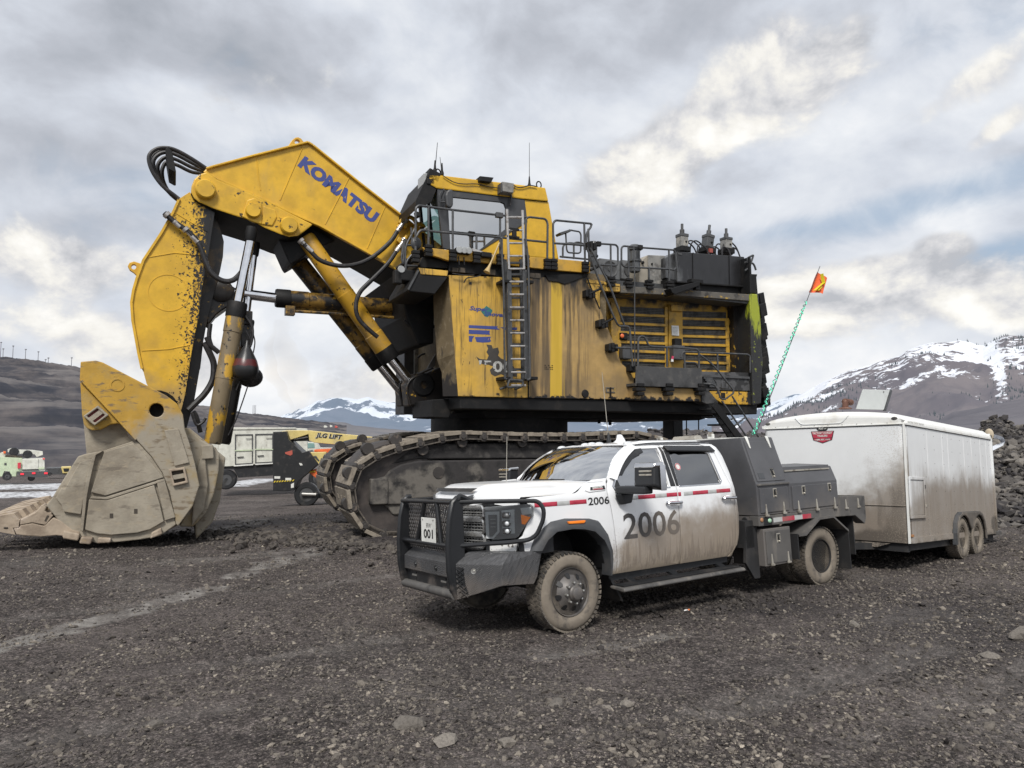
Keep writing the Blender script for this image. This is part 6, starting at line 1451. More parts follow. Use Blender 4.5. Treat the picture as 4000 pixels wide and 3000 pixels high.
def tread_mat():
    m=grunge('tread_plate',(.095,.095,.098),.42,[dict(c=(.135,.118,.105),s=3,g=[('z',.85,.55)],gw=.5,lo=.42,hi=.72,a=.85,r=.75)],metallic=.35)
    nt=m.node_tree;b=[n for n in nt.nodes if n.bl_idname=='ShaderNodeBsdfPrincipled'][0]
    co=coords(nt);hs=[]
    for rot in (.785,-.785):
        mp=N(nt,'ShaderNodeMapping');mp.inputs['Rotation'].default_value=(rot,rot,rot);nt.links.new(co,mp.inputs[0])
        ck=N(nt,'ShaderNodeTexVoronoi');ck.inputs['Scale'].default_value=26;ck.inputs['Randomness'].default_value=.0
        m2=N(nt,'ShaderNodeMapping');m2.inputs['Scale'].default_value=(2.4,.9,.9)if rot>0 else (.9,2.4,2.4);nt.links.new(mp.outputs[0],m2.inputs[0]);nt.links.new(m2.outputs[0],ck.inputs['Vector'])
        hs.append(mapr(nt,ck.outputs['Distance'],.42,.20))
    h=math_n(nt,'MAXIMUM',*hs)
    bn=N(nt,'ShaderNodeBump');bn.inputs['Strength'].default_value=.8;bn.inputs['Distance'].default_value=.006;nt.links.new(h,bn.inputs['Height']);nt.links.new(bn.outputs[0],b.inputs['Normal'])
    return m
M_TREAD=tread_mat()
M_SERV=grunge('service_body_grey',(.080,.080,.085),.42,[dict(c=(.15,.135,.122),s=2,g=[('z',1.6,.8)],gw=.6,lo=.40,hi=.78,a=.8,r=.7),dict(c=(.20,.18,.155),s=26,d=3,lo=.66,hi=.74,a=.4)])
M_SERVD=grunge('service_body_dusty',(.10,.095,.09),.6,[dict(c=(.20,.18,.155),s=6,sc=(1,1,.3),lo=.5,hi=.72,a=.7),dict(c=(.045,.043,.042),s=3,lo=.52,hi=.7)])
M_TIRE=grunge('tyre_dusty',(.035,.033,.031),.8,[dict(c=(.21,.18,.145),s=3.5,lo=.36,hi=.62,a=.9)],bump=.3,bscale=40)
M_TIREW=grunge('tyre_sidewall',(.20,.17,.135),.85,[dict(c=(.075,.066,.058),s=4,lo=.52,hi=.66,a=.85),dict(c=(.27,.235,.19),s=7,lo=.55,hi=.75,a=.7)],bump=.15)
M_RIM=grunge('rim_dusty',(.13,.122,.117),.5,[dict(c=(.19,.168,.148),s=6,lo=.45,hi=.75)],metallic=.35)
M_CHR=grunge('bright_chrome',(.62,.62,.63),.12,[dict(c=(.30,.27,.24),s=7,lo=.55,hi=.75,a=.5)],metallic=1.0)
M_SATIN=plain('satin_metal',(.50,.49,.46),.35,.8)
M_LATCH=grunge('latch_steel',(.46,.43,.37),.4,[dict(c=(.24,.21,.17),s=12,lo=.5,hi=.7)],metallic=.5)
M_WGLASS=glass('windscreen_glass',(.30,.40,.38),.015,.68)
M_SGLASS=glass('side_glass',(.32,.42,.40),.02,.48)
M_TINT=glass('tinted_glass',(.035,.038,.04),.03,.24)
M_HEAD=glass('headlight_lens',(.9,.92,.93),.03,.06)
M_REFL=plain('lamp_reflector',(.66,.68,.69),.2,.15)
M_DLAMP=plain('lamp_housing',(.20,.205,.21),.3,.2)
M_ORA=plain('amber_lens',(.85,.22,.02),.25,emit=.25)
M_REDT=grunge('red_tape',(.44,.035,.065),.4,[dict(c=_mud,s=4,g=[('x',1.0,2.7)],gw=.3,lo=.62,hi=.9,a=.6)],var=.05)
M_SILT=grunge('silver_tape',(.46,.47,.46),.35,[dict(c=_mud,s=4,lo=.55,hi=.9,a=.6)],var=.04)
M_NUM=grunge('door_numeral',(.060,.056,.054),.55,[dict(c=(.155,.132,.112),s=3,g=[('x',.5,1.7)],gw=.7,lo=.40,hi=.80,a=.95)])
M_INK=plain('ink_black',(.015,.015,.016),.5)
M_PLATE=grunge('plate_white',(.70,.70,.66),.5,[dict(c=(.25,.22,.19),s=14,lo=.62,hi=.72,a=.8)])
M_SEAT=plain('seat_dark',(.02,.02,.022),.8)
M_RUB=M_RUBB=grunge('mudflap_rubber',(.020,.020,.021),.7,[dict(c=(.07,.062,.055),s=3,lo=.5,hi=.8)])

truck=empty('pickup_truck',TR.matrix())
tag(truck,'white crew cab pickup truck numbered 2006 with black grille guard and grey service body','pickup truck')
YM=1.02
def side_y(x,z):
    y=.012*((z-1.0)/.45)**2
    if z<.72:y+=.45*((.72-z))**1.6
    if z>1.42:y+=(z-1.42)*.34+max(0,z-1.90)*.5
    if x<-.25:y+=.62*((-.25-x))**2.0
    if x>2.62:y+=.8*(x-2.62)**2
    return y
def panel(poly,holes,name,mat,par,off=0.0,far=False,step=.07,th=.022,fy=side_y):
    """sheet metal cut to an outline in side view, bent to the flank of the cab"""
    loops=[[Vector((x,0,z))for x,z in l]for l in [poly]+list(holes)]
    tri=tessellate_polygon(loops);flat=[p for l in loops for p in l]
    bm=bmesh.new();vs=[bm.verts.new(p)for p in flat]
    for t in tri:
        try:bm.faces.new([vs[i]for i in t])
        except ValueError:pass
    xs=[p.x for p in flat];zs=[p.z for p in flat]
    for ax,lo,hi in ((0,min(xs),max(xs)),(2,min(zs),max(zs))):
        n=int((hi-lo)/step)
        for k in range(1,n+1):
            c=lo+k*(hi-lo)/(n+1);co=Vector((0,0,0));no=Vector((0,0,0));co[ax]=c;no[ax]=1
            bmesh.ops.bisect_plane(bm,geom=bm.verts[:]+bm.edges[:]+bm.faces[:],plane_co=co,plane_no=no,dist=1e-5)
    for v in bm.verts:
        y=fy(v.co.x,v.co.z)+off;v.co.y=(2*YM-y)if far else y
    bmesh.ops.recalc_face_normals(bm,faces=bm.faces)
    f=max(bm.faces,key=lambda q:q.calc_area())
    if (f.normal.y>0)!= far:bmesh.ops.reverse_faces(bm,faces=bm.faces)
    me=bpy.data.meshes.new(name);bm.to_mesh(me);bm.free();me.materials.append(mat)
    me.polygons.foreach_set('use_smooth',[True]*len(me.polygons))
    o=bpy.data.objects.new(name,me);COL.objects.link(o);o.parent=par
    if th:
        s=o.modifiers.new('skin','SOLIDIFY');s.thickness=th;s.offset=-1;s.use_even_offset=False
        bv=o.modifiers.new('bevel','BEVEL');bv.width=.006;bv.segments=2;bv.limit_method='ANGLE';bv.angle_limit=math.radians(50)
    return o
FEND=[(-.62,.885),(-.45,.905),(-.38,1.0),(-.27,1.09),(-.12,1.13),(.14,1.12),(.30,1.07),(.43,.96),(.51,.82),(.54,.62),(.555,.53),(.648,.53),(.645,.77),(.615,1.11),(.593,1.27),(.563,1.40),(.563,1.46),(.598,1.57),(.62,1.61),(.40,1.60),(.27,1.565),(.16,1.488),(.10,1.466),(-.46,1.452),(-.62,1.43),(-.53,1.40),(-.505,1.37),(-.50,1.27),(-.59,1.06),(-.645,1.015)]
WINF=[(.705,1.462),(.69,1.515),(.785,1.632),(.97,1.787),(1.17,1.907),(1.32,1.942),(1.64,1.947),(1.585,1.465)]
DOORF=[(.575,1.46),(.575,1.40),(.605,1.27),(.627,1.11),(.657,.77),(.66,.532),(1.685,.532),(1.685,1.44),(1.70,1.985),(1.44,1.992),(1.26,1.972),(1.15,1.937),(1.01,1.852),(.72,1.645),(.612,1.555)]
WINR=[(1.745,1.466),(2.495,1.466),(2.535,1.50),(2.515,1.84),(2.475,1.885),(1.80,1.932)]
DOORR=[(1.697,.532),(2.56,.532),(2.66,.62),(2.715,.75),(2.742,1.0),(2.73,1.25),(2.69,1.43),(2.655,1.6),(2.62,1.86),(2.55,1.935),(2.45,1.968),(1.712,1.985),(1.697,1.44)]
CORN=[(2.572,.525),(2.64,.525),(2.67,.59),(2.745,.67),(2.805,.81),(2.835,1.04),(2.812,1.22),(2.765,1.43),(2.79,1.6),(2.78,1.8),(2.74,1.93),(2.69,1.975),(2.60,1.998),(2.46,2.0),(2.46,1.978),(2.56,1.945),(2.632,1.865),(2.667,1.6),(2.702,1.43),(2.742,1.25),(2.754,1.0),(2.727,.75),(2.672,.615)]
# pillar frame over the doors
RAILP=[(.63,1.565),(.73,1.655),(1.015,1.862),(1.15,1.947),(1.26,1.982),(1.44,2.002),(1.70,1.997),(2.46,1.985),(2.46,2.03),(1.44,2.04),(1.22,2.015),(1.08,1.965),(.86,1.79),(.64,1.622)]
for far in (False,True):
    panel(FEND,[],'fender',M_TW,truck,far=far)
    d=panel(DOORF,[WINF],'door',M_TW,truck,far=far)
    panel(WINF,[],'window',M_SGLASS,d,.018,far,th=0,step=.15)
    d2=panel(DOORR,[WINR],'door',M_TW,truck,far=far)
    panel(WINR,[],'window',M_TINT,d2,.018,far,th=0,step=.15)
    panel(CORN,[],'cab_corner',M_TW,truck,far=far)
    panel(RAILP,[],'roof_rail',M_TWC,truck,far=far)
    # black pillar trim between the windows, weather shields, sill moulding
    panel([(1.60,1.468),(1.683,1.468),(1.697,1.955),(1.655,1.955)],[],'pillar_trim',M_TBLK,d,-.004,far,th=.004)
    panel([(1.70,1.468),(1.74,1.468),(1.795,1.94),(1.712,1.955)],[],'pillar_trim',M_TBLK,d2,-.004,far,th=.004)
    panel([(.755,1.645),(.85,1.632),(.94,1.705),(1.10,1.815),(1.32,1.898),(1.33,1.95),(1.17,1.935),(.95,1.795)],[],'rain_visor',M_TBLK,d,-.035,far,th=.02)
    panel([(1.74,1.975),(1.755,1.91),(2.62,1.885),(2.585,1.955)],[],'rain_visor',M_TBLK,d2,-.04,far,th=.025)
    panel([(.69,1.452),(.668,1.515),(.765,1.64),(.80,1.63),(.70,1.51),(.715,1.468),(1.59,1.466),(1.59,1.450)],[],'window_trim',M_CHR,d,-.004,far,th=.006)
    panel([(1.74,1.452),(2.505,1.452),(2.55,1.49),(2.53,1.85),(2.485,1.90),(2.475,1.89),(2.515,1.845),(2.532,1.50),(2.495,1.468),(1.74,1.468)],[],'window_trim',M_CHR,d2,-.004,far,th=.006)
    panel([(.705,1.475),(.80,1.475),(.78,1.60),(.72,1.56)],[],'quarter_trim',M_TBLK,d,-.002,far,th=.01)
    ys=(lambda v:2*YM-v)if far else (lambda v:v)
    # wheel arch flare
    AO=[(-.525,.90),(-.48,1.01),(-.37,1.125),(-.27,1.185),(-.08,1.205),(.26,1.18),(.39,1.145),(.50,1.01),(.565,.83),(.575,.53)]
    AI=[(-.415,.895),(-.34,1.0),(-.22,1.075),(.0,1.085),(.16,1.068),(.30,1.03),(.43,.92),(.50,.79),(.52,.61),(.525,.53)]
    b=MB();rows=[]
    for (xo,zo),(xi,zi)in zip(AO,AI):
        r=[]
        for t,out in ((0,-.004),(.12,-.035),(.55,-.060),(.95,-.055),(1.0,-.03),(1.0,.10)):
            x=xo+(xi-xo)*t;z=zo+(zi-zo)*t;r.append((x,ys(side_y(x,z)+out),z))
        rows.append(r)
    b.grid(rows);fl=b.build('wheel_flare',M_FLARE,truck,smooth=True,ang=50)
    if not far:
        panel([(-.085,1.175),(-.07,1.15),(.14,1.142),(.165,1.165),(.15,1.172)],[],'side_marker',M_ORA,fl,-.066,far,th=.02)
    # handles
    for dd,hx,hz in ((d,1.47,1.275),(d2,2.48,1.275)):
        h=MB().tube(arc_path([(hx,ys(-.01),hz),(hx+.02,ys(-.045),hz),(hx+.23,ys(-.045),hz-.004),(hx+.26,ys(-.01),hz-.004)],.02,4),.019,8);h.build('door_handle',M_CHR,dd,smooth=True)
        MB().sphere((hx+.13,ys(.006),hz-.01),.055,(1.2,.2,.75),14,8).build('handle_cup',M_TBLK if 0 else M_TWC,dd,smooth=True)
    # roof ditch / cab underside sill
    MB().box(.60,2.62,ys(.10)if not far else ys(.3),ys(.3)if not far else ys(.10),.45,.56).build('sill',M_TBLK,truck)
# reflective tape and numbers, near side only
for (x0,x1,mt,par)in ((-.45,-.165,M_REDT,0),(-.165,.008,M_SILT,0),(.008,.245,M_REDT,0),(.80,1.03,M_SILT,1),(1.03,1.31,M_REDT,1),(1.31,1.50,M_SILT,1),(1.50,1.683,M_REDT,1),(1.70,1.75,M_REDT,1),(1.80,1.96,M_SILT,1),(1.96,2.24,M_REDT,1),(2.24,2.40,M_SILT,1),(2.40,2.67,M_REDT,1)):
    panel([(x0,1.345),(x1,1.345),(x1,1.392),(x0,1.392)],[],'reflective_tape',mt,truck,-.003,th=.003)
def side_text(txt,x0,x1,z0,z1,mat,name,par,bold=.012,off=-.004,slope=0.0,fy=side_y,space=1.0):
    b=MB().text(txt,1.0,lambda x,y,h:(x,0,y),bold=bold,space=space);mx=max(v[0]for v in b.v);mn=min(v[0]for v in b.v);hz=max(v[2]for v in b.v);lz=min(v[2]for v in b.v)
    out=[]
    for v in b.v:
        x=x0+(v[0]-mn)/(mx-mn)*(x1-x0);z=z0+(v[2]-lz)/(hz-lz)*(z1-z0)+slope*(x-x0);out.append((x,fy(x,z)+off,z))
    b.v=out;return b.build(name,mat,par,recalc=False)
side_text('2006',.765,1.68,.905,1.20,M_NUM,'fleet_number',truck,.012,slope=-.012)
side_text('2006',.268,.575,1.322,1.408,M_INK,'fleet_number',truck,.015)
panel([(.245,1.49),(.29,1.53),(.545,1.54),(.545,1.475),(.30,1.465)],[],'fender_badge',M_TWC,truck,-.012,th=.012)
panel([(.32,1.488),(.335,1.522),(.545,1.53),(.545,1.488)],[],'badge_inlay',M_TBLK,truck,-.018,th=.006)
panel([(.355,1.490),(.36,1.520),(.505,1.524),(.505,1.490)],[],'badge_plate',M_PLATE,truck,-.022,th=.004)
panel([(.36,1.4915),(.36,1.500),(.503,1.501),(.503,1.4915)],[],'badge_stripe',M_REDT,truck,-.024,th=.002)
side_text('DURAMAX',.365,.498,1.504,1.518,M_INK,'badge_text',truck,.01,off=-.025)
panel([(2.01,1.62),(2.04,1.66),(2.07,1.665),(2.10,1.64),(2.10,1.60),(2.07,1.57),(2.04,1.575)],[],'window_sticker',M_PLATE,d2,.012,th=.002)
bpy.data.objects.remove([o for o in truck.children_recursive if o.name.startswith('window_sticker')][0])
st_=MB().lathe([(0,-.002),(.048,-.002),(.048,0)],(1.86,side_y(1.86,1.70)+.012,1.70),(0,1,-.34),20).build('window_sticker',M_PLATE,truck);MB().lathe([(.034,-.004),(.044,-.004),(.044,0),(.034,0)],(1.86,side_y(1.86,1.70)+.012,1.70),(0,1,-.34),20,closed=True).build('sticker_ring',M_REDT,st_)
# ------------------------------------------------------------------ roof, windscreen, hood
def lerp(a,b,t):return a+(b-a)*t
b=MB();rows=[]
for i in range(15):
    x=lerp(1.12,2.70,i/14);e=.26+max(0,(x-2.4))*.06;r=[]
    zc=2.002+.062*math.sin(min(1,(x-1.12)/.9)*math.pi/2)-max(0,x-2.3)*.06
    for j in range(17):
        t=j/16;y=lerp(e,2*YM-e,t);k=(1-abs(2*t-1)**3.2);edge=1.985+.030*math.sin(min(1,(x-1.12)/.5)*math.pi/2)-max(0,x-2.45)*.12
        r.append((x-.13*(1-(2*t-1)**2)*max(0,1-i/5),y,lerp(edge,zc,k)))
    rows.append(r)
roof=b.grid(rows).build('roof',M_TWC,truck,smooth='all')
# windscreen
b=MB();rows=[]
for i in range(9):
    v=i/8;r=[]
    for j in range(15):
        t=j/14;c=(1-(2*t-1)**2)
        yb=lerp(.11,2*YM-.11,t);yt=lerp(.27,2*YM-.27,t)
        xb=.64-.28*c;xt=1.14-.14*c
        r.append((lerp(xb,xt,v)-.035*math.sin(v*math.pi),lerp(yb,yt,v),lerp(1.592,1.975+.028*c,v)+.03*math.sin(v*math.pi)))
    rows.append(r)
MB().grid(rows).build('windscreen',M_WGLASS,truck,smooth='all')
b=MB()
for j0,j1 in ((0,0),):
    pass
bl=[rows[i][0]for i in range(9)];br=[rows[i][14]for i in range(9)];bb=rows[0];bt=rows[8]
def offs(p,d):return (p[0]+d[0],p[1]+d[1],p[2]+d[2])
b.grid([bb,[offs(p,(-.10,0,-.02))for p in bb]]);b.build('cowl',M_TBLK,truck,smooth='all')
for e,s_ in ((bl,-1),(br,1)):
    b=MB();b.grid([[offs(p,(.0,-s_*.035,.012))for p in e],[offs(p,(.03,s_*.05,.018))for p in e],[offs(p,(.10,s_*.075,-.01))for p in e]]);b.build('windscreen_pillar',M_TWC,truck,smooth='all')
MB().grid([bt,[offs(p,(.05,0,.02))for p in bt]]).build('windscreen_header',M_TWC,truck,smooth='all')
b=MB().tube([(.42,.62,1.60),(.36,.95,1.602),(.38,1.2,1.606)],.012,6);b.tube([(.40,.66,1.585),(.36,.80,1.60)],.02,6);b.build('wiper',M_TBLK,truck)
# bonnet
def hood_z(x,t):
    a=abs(2*t-1)
    ze=1.458+.118*sstep(.06,.34,np.float64(x));zc=1.598+.012*math.sin((x+.8)/1.2*math.pi)
    roll=np.clip((-.62-x)/.30,0,1);zc -= .155*roll**2.2;ze -= .03*roll
    s=1-sstep(.50,.72,a)*.42-sstep(.70,1.0,a)*.58
    return float(ze+(zc-ze)*s)
b=MB();rows=[]
for i in range(22):
    u=i/21;r=[]
    for j in range(29):
        t=j/28;c=1-(2*t-1)**2;xb=lerp(.55,.30,c);xf=lerp(-.56,-.93,min(1,c*1.25)**.75)
        x=lerp(xf,xb,u);r.append((x,lerp(.045+side_y(min(x,0),1.45),2*YM-.045-side_y(min(x,0),1.45),t),hood_z(x,t)))
    rows.append(r)
hood=MB().grid(rows).build('bonnet',M_TWC,truck,smooth='all')
# bonnet scoop, deflector and front lip
b=MB();b.grid([[(-.905+.02*(k/8*2-1)**2,lerp(.60,1.44,k/8),1.515)for k in range(9)],[(-.855+.02*(k/8*2-1)**2,lerp(.55,1.49,k/8),1.553)for k in range(9)]])
b.v=[(x,y,z+.012)for x,y,z in b.v];sc_=b.build('bonnet_scoop',M_TBLK,hood);
b=MB();fr=[]
for j in range(29):
    t=j/28;c=1-(2*t-1)**2;xf=lerp(-.56,-.93,min(1,c*1.25)**.75);fr.append((xf,lerp(.045+side_y(xf,1.45),2*YM-.045-side_y(xf,1.45),t),hood_z(xf,t)))
MB().grid([fr,[offs(p,(-.016,0,-.02))for p in fr],[offs(p,(-.01,0,-.10))for p in fr]]).build('nose_panel',M_TWC,hood,smooth='all')
fr=fr[5:24]
b.grid([[offs(p,(-.022,0,.014))for p in fr],[offs(p,(-.045,0,-.012))for p in fr],[offs(p,(-.04,0,-.05))for p in fr],[offs(p,(-.01,0,-.085))for p in fr]]);b.build('bonnet_deflector',M_FLARE,hood,smooth='all')
# ------------------------------------------------------------------ nose: grille, headlights
M_CHRW=grunge('grille_chrome',(.62,.62,.61),.25,[dict(c=(.28,.25,.22),s=9,lo=.5,hi=.75)],metallic=.75)
GY0,GY1=.41,1.63
def gx(y):return -.84-.095*(1-((y-YM)/.61)**2)
b=MB();b.prismY([(.06,.86),(1.98,.86),(1.98,1.42),(.06,1.42)],-.50,-.2);b.prismY([(.35,.86),(1.69,.86),(1.69,1.44),(.35,1.44)],-.80,-.5);b.build('nose_inner',M_TBLK,truck)
gr=MB().grid([[(gx(lerp(GY0,GY1,k/12))+.035,lerp(GY0,GY1,k/12),z)for k in range(13)]for z in (.90,1.42)]).build('grille',M_INK,truck)
def gbar(y0,y1,z,r,mat,name,dx=0.0):
    return MB().tube([(gx(lerp(y0,y1,k/10))+dx,lerp(y0,y1,k/10),z)for k in range(11)],r,6).build(name,mat,gr,smooth=True)
for (za,zb)in ((1.365,1.250),(1.222,1.090),(1.066,.945)):
    P=[(gx(lerp(GY0+.02,GY1-.02,k/14))-.012,lerp(GY0+.02,GY1-.02,k/14))for k in range(15)]
    loop=[(x,y,za)for x,y in P]+[(P[-1][0],P[-1][1]+.03,za-.02),(P[-1][0],P[-1][1]+.03,zb+.02)]+[(x,y,zb)for x,y in reversed(P)]+[(P[0][0],P[0][1]-.03,zb+.02),(P[0][0],P[0][1]-.03,za-.02)]
    MB().tube(loop,.019,6,closed=True).build('grille_frame',M_CHRW,gr,smooth=True)
    for k in range(1,4):gbar(GY0+.02,GY1-.02,lerp(za,zb,k/4),.0082,M_CHRW,'grille_bar',.004)
    b=MB()
    for k in range(26):
        y=lerp(GY0+.03,GY1-.03,k/25);b.beam((gx(y)+.012,y,zb),(gx(y)+.012,y,za),.008,.01)
    b.build('grille_mesh',M_DLAMP,gr)
gbar(GY0+.02,GY1-.02,.905,.02,M_CHR,'grille_lower_bar',-.01)
MB().prismY([(.93,1.255),(1.11,1.255),(1.11,1.32),(.93,1.32)],gx(YM)-.03,gx(YM)).build('grille_emblem',M_DLAMP,gr,bevel=.01)
def hl(far):
    ys=(lambda v:2*YM-v)if far else (lambda v:v)
    a=Vector((-.845,.40,0));c=Vector((-.505,-.005,0));d=(c-a);L=d.length;d.normalize();nrm_=Vector((-d.y*-1,d.x*-1,0));nrm_=Vector((d.y,-d.x,0))
    if nrm_.x>0:nrm_=-nrm_
    def q(s,z,o=0.0):v=a+d*s+nrm_*o;return (v.x,ys(v.y),z)
    def slab(pts,o0,o1,name,mat,par,bevel=.004):return MB().loft([[q(s,z,o0)for s,z in pts],[q(s,z,o1)for s,z in pts]]).build(name,mat,par,bevel=bevel)
    out=[(0,1.365),(L-.03,1.385),(L-.005,1.36),(L,1.27),(L-.16,1.055),(L-.19,1.035),(.085,1.02),(.0,1.10)]
    h=slab(out,-.06,.006,'headlight',M_DLAMP,truck)
    slab([(.012,1.315),(.17,1.315),(.165,1.10),(.09,1.03),(.012,1.035)],.0,.02,'daylight_bar',M_CHR if 0 else M_REFL,h);slab([(.045,1.285),(.145,1.285),(.14,1.11),(.085,1.055),(.05,1.055)],.018,.026,'daylight_lens',M_DLAMP,h)
    for k in range(3):slab([(.07,1.235-k*.04),(.13,1.235-k*.04),(.13,1.24-k*.04),(.07,1.24-k*.04)],.024,.03,'lamp_line',M_REFL,h,0)
    slab([(.19,1.325),(.335,1.335),(.33,1.085),(.195,1.075)],.004,.010,'lamp_bowl',M_REFL,h)
    for z in (1.275,1.19,1.11):
        slab([(.20,z+.033),(.29,z+.033),(.30,z),(.28,z-.035),(.20,z-.03)],.008,.032,'lamp_cell',M_CHR,h,.012)
        MB().sphere(q(.255,z,.025),.027,(1,1,1),12,8).build('projector',M_DLAMP if z>1.25 else M_REFL,h,smooth=True)
    slab([(.40,1.345),(L-.015,1.355),(L-.012,1.285),(.42,1.27)],.004,.014,'lamp_corner',M_REFL,h)
    slab([(.405,1.28),(L-.02,1.25),(.445,1.175),(.41,1.18)],.006,.016,'turn_signal',M_ORA,h)
    slab([(s,z)for s,z in out],.034,.038,'headlight_lens',M_HEAD,h,.004)
    slab([(.05,.985),(L-.17,.99),(L-.19,.895),(.05,.885)],-.03,.03,'fog_lamp_cover',grunge('splashed_white',(.78,.78,.76),.4,[dict(c=(.10,.085,.075),s=18,lo=.58,hi=.64)],var=.03)if not far else M_TWC,truck,.012)
    slab([(.0,1.03),(.06,1.0),(.06,.88),(.0,.88)],-.05,.0,'nose_filler',M_TBLK,truck)
    slab([(.33,1.03),(L-.1,1.05),(L-.06,.90),(.36,.90)],-.10,-.05,'nose_filler',M_TBLK,truck)
hl(False);hl(True)
# ------------------------------------------------------------------ bumper and grille guard
PX=[(-1.17,1.475),(-1.22,1.435),(-1.265,1.25),(-1.29,.98),(-1.285,.74),(-1.255,.55),(-1.20,.455),(-1.15,.47),(-1.10,.62),(-1.10,.93),(-1.105,1.44),(-1.13,1.475)]
bump=MB().loft([[(-1.25,.47,.815),(-1.25,1.57,.815),(-1.12,1.57,.905),(-1.12,.47,.905)],[(-1.25,.47,.66),(-1.25,1.57,.66),(-1.12,1.57,.66),(-1.12,.47,.66)]]).build('front_bumper',M_TREAD,truck,bevel=.008)
for far in (False,True):
    ys=(lambda v:2*YM-v)if far else (lambda v:v)
    A_,B_,C_,D_=(-1.245,.44,.81),(-.905,.0,.80),(-.905,.0,.595),(-1.22,.41,.44)
    E_,F_,G_=(-.80,.02,.905),(-.40,.0,.895),(-.52,.0,.565);H_=(-1.05,.42,.915)
    m_=lambda p:(p[0],ys(p[1]),p[2])
    MIDF=(-1.245,.44,.64);MIDB=(-.905,.0,.655)
    b=MB();V=[m_(p)for p in (A_,B_,C_,D_,E_,F_,G_,H_,MIDF,MIDB,(-.47,.0,.64),(-.40,.35,.895),(-.52,.35,.565))]
    b.add(V,[(0,8,9,1),(8,3,2,9),(1,9,10,5),(9,2,6,10),(1,5,4),(0,1,4,7),(7,4,5,11),(2,3,12,6),(5,10,6,12,11)])
    w_=b.build('bumper_wing',M_TREAD,bump,bevel=.006)
    if not far:
        # slotted light opening and sensor
        def wq(s,z,o):p=Vector((-1.245,.44,0)).lerp(Vector((-.905,0,0)),s);n_=Vector((-.79,-.61,0));return (p.x+n_.x*o,p.y+n_.y*o,z)
        pts=[(.10,.775),(.235,.77),(.27,.60),(.33,.50),(.22,.51),(.12,.62)]
        MB().loft([[wq(s,z,.002)for s,z in pts],[wq(s,z,-.01)for s,z in pts]]).build('light_opening',M_INK,w_)
        for k in range(6):
            z=.76-k*.045;sh=max(0,k-3)*.035
            MB().tube([wq(.10+sh,z,.006),wq(.25+sh,z-.06,.006)],.006,5).build('opening_mesh',M_GUARD,w_);MB().tube([wq(.25+sh,z,.006),wq(.10+sh,z-.06,.006)],.006,5).build('opening_mesh',M_GUARD,w_)
        MB().lathe([(0,-.012),(.012,-.012),(.016,-.004),(.028,-.006),(.03,.0)],wq(.44,.735,.002),(.79,.61,0),14).build('sensor',M_SATIN,w_,smooth=True)
    b=MB().prism(PX,ys(.40),ys(.45));gp=b.build('guard_post',M_GUARD,truck,bevel=.012)
    P=[(x-.0,ys(.425),z)for x,z in PX[-1:]+PX[:7]];MB().tube(P,.030,10).build('guard_post_rim',M_GUARD,gp,smooth=True)
    loop=[(-1.16,ys(.43),1.437),(-.62,ys(.04),1.425),(-.475,ys(-.07),1.418),(-.435,ys(-.115),1.34),(-.44,ys(-.11),1.23),(-.50,ys(-.06),1.07),(-.57,ys(-.01),1.02),(-.75,ys(.09),1.005),(-1.16,ys(.43),.985)]
    MB().tube(arc_path(loop,.06,4),.023,10).build('brush_bar',M_GUARD,truck,smooth=True)
    MB().tube([(-.62,ys(.07),1.01),(-.60,ys(.08),.90)],.03,8).build('bar_stay',M_GUARD,truck)
for z,r in ((1.437,.025),(.985,.028)):MB().cyl((-1.235,.42,z),(-1.235,1.62,z),r,n=12).build('cross_bar',M_GUARD,truck,smooth=True)
MB().tube(arc_path([(-1.16,.42,1.46),(-1.14,.42,1.50),(-1.0,.42,1.44)],.03),.03).build('guard_stay',M_GUARD,truck)
for (y0,y1)in ((1.034,1.242),(.752,.674)):
    MB().cyl((-1.235,y0,1.43),(-1.235,y1,.99),.026,n=10).build('upright_bar',M_GUARD,truck,smooth=True)
b=MB();rx,y0,y1,z0,z1_=-1.17,.46,1.58,.90,1.43
n=22
for k in range(-12,n+1):
    for s_ in (1,-1):
        ya=y0+k*(y1-y0)/n;L2=(z1_-z0)*.62
        p,q=Vector((rx,ya,z0)),Vector((rx,ya+L2,z1_))
        if s_<0:p,q=Vector((rx,ya,z1_)),Vector((rx,ya+L2,z0))
        # clip to the frame
        def clip(u,v):
            t0,t1=0.0,1.0;dy_=v.y-u.y
            ta,tb=(y0-u.y)/dy_,(y1-u.y)/dy_;t0=max(t0,min(ta,tb));t1=min(t1,max(ta,tb))
            return (u.lerp(v,t0),u.lerp(v,t1))if t1-t0>.02 else None
        c=clip(p,q)
        if c:b.beam(c[0],c[1],.012,.007,up=(1,0,0))
b.build('guard_mesh',plain('mesh_grey',(.16,.15,.145),.4,.5),truck)
pl_=MB().box(-1.262,-1.256,.748,1.085,1.0,1.262).build('number_plate',M_PLATE,truck,bevel=.002)
def front_text(txt,yl,yr,z0,z1,x,mat,par,bold):
    b=MB().text(txt,1.0,lambda a,c,h:(x,a,c),bold=bold);mx=max(v[1]for v in b.v);mn=min(v[1]for v in b.v);hz=max(v[2]for v in b.v);lz=min(v[2]for v in b.v)
    b.v=[(x,yl+(v[1]-mn)/(mx-mn)*(yr-yl),z0+(v[2]-lz)/(hz-lz)*(z1-z0))for v in b.v];return b.build('plate_text',mat,par,recalc=False)
front_text('IRW',.96,.85,1.155,1.205,-1.264,M_FLARE,pl_,.0);front_text('001',1.025,.805,1.04,1.14,-1.264,M_INK,pl_,.025)
for y in (.79,1.04):MB().sphere((-1.266,y,1.245),.009).build('plate_bolt',M_SATIN,pl_)
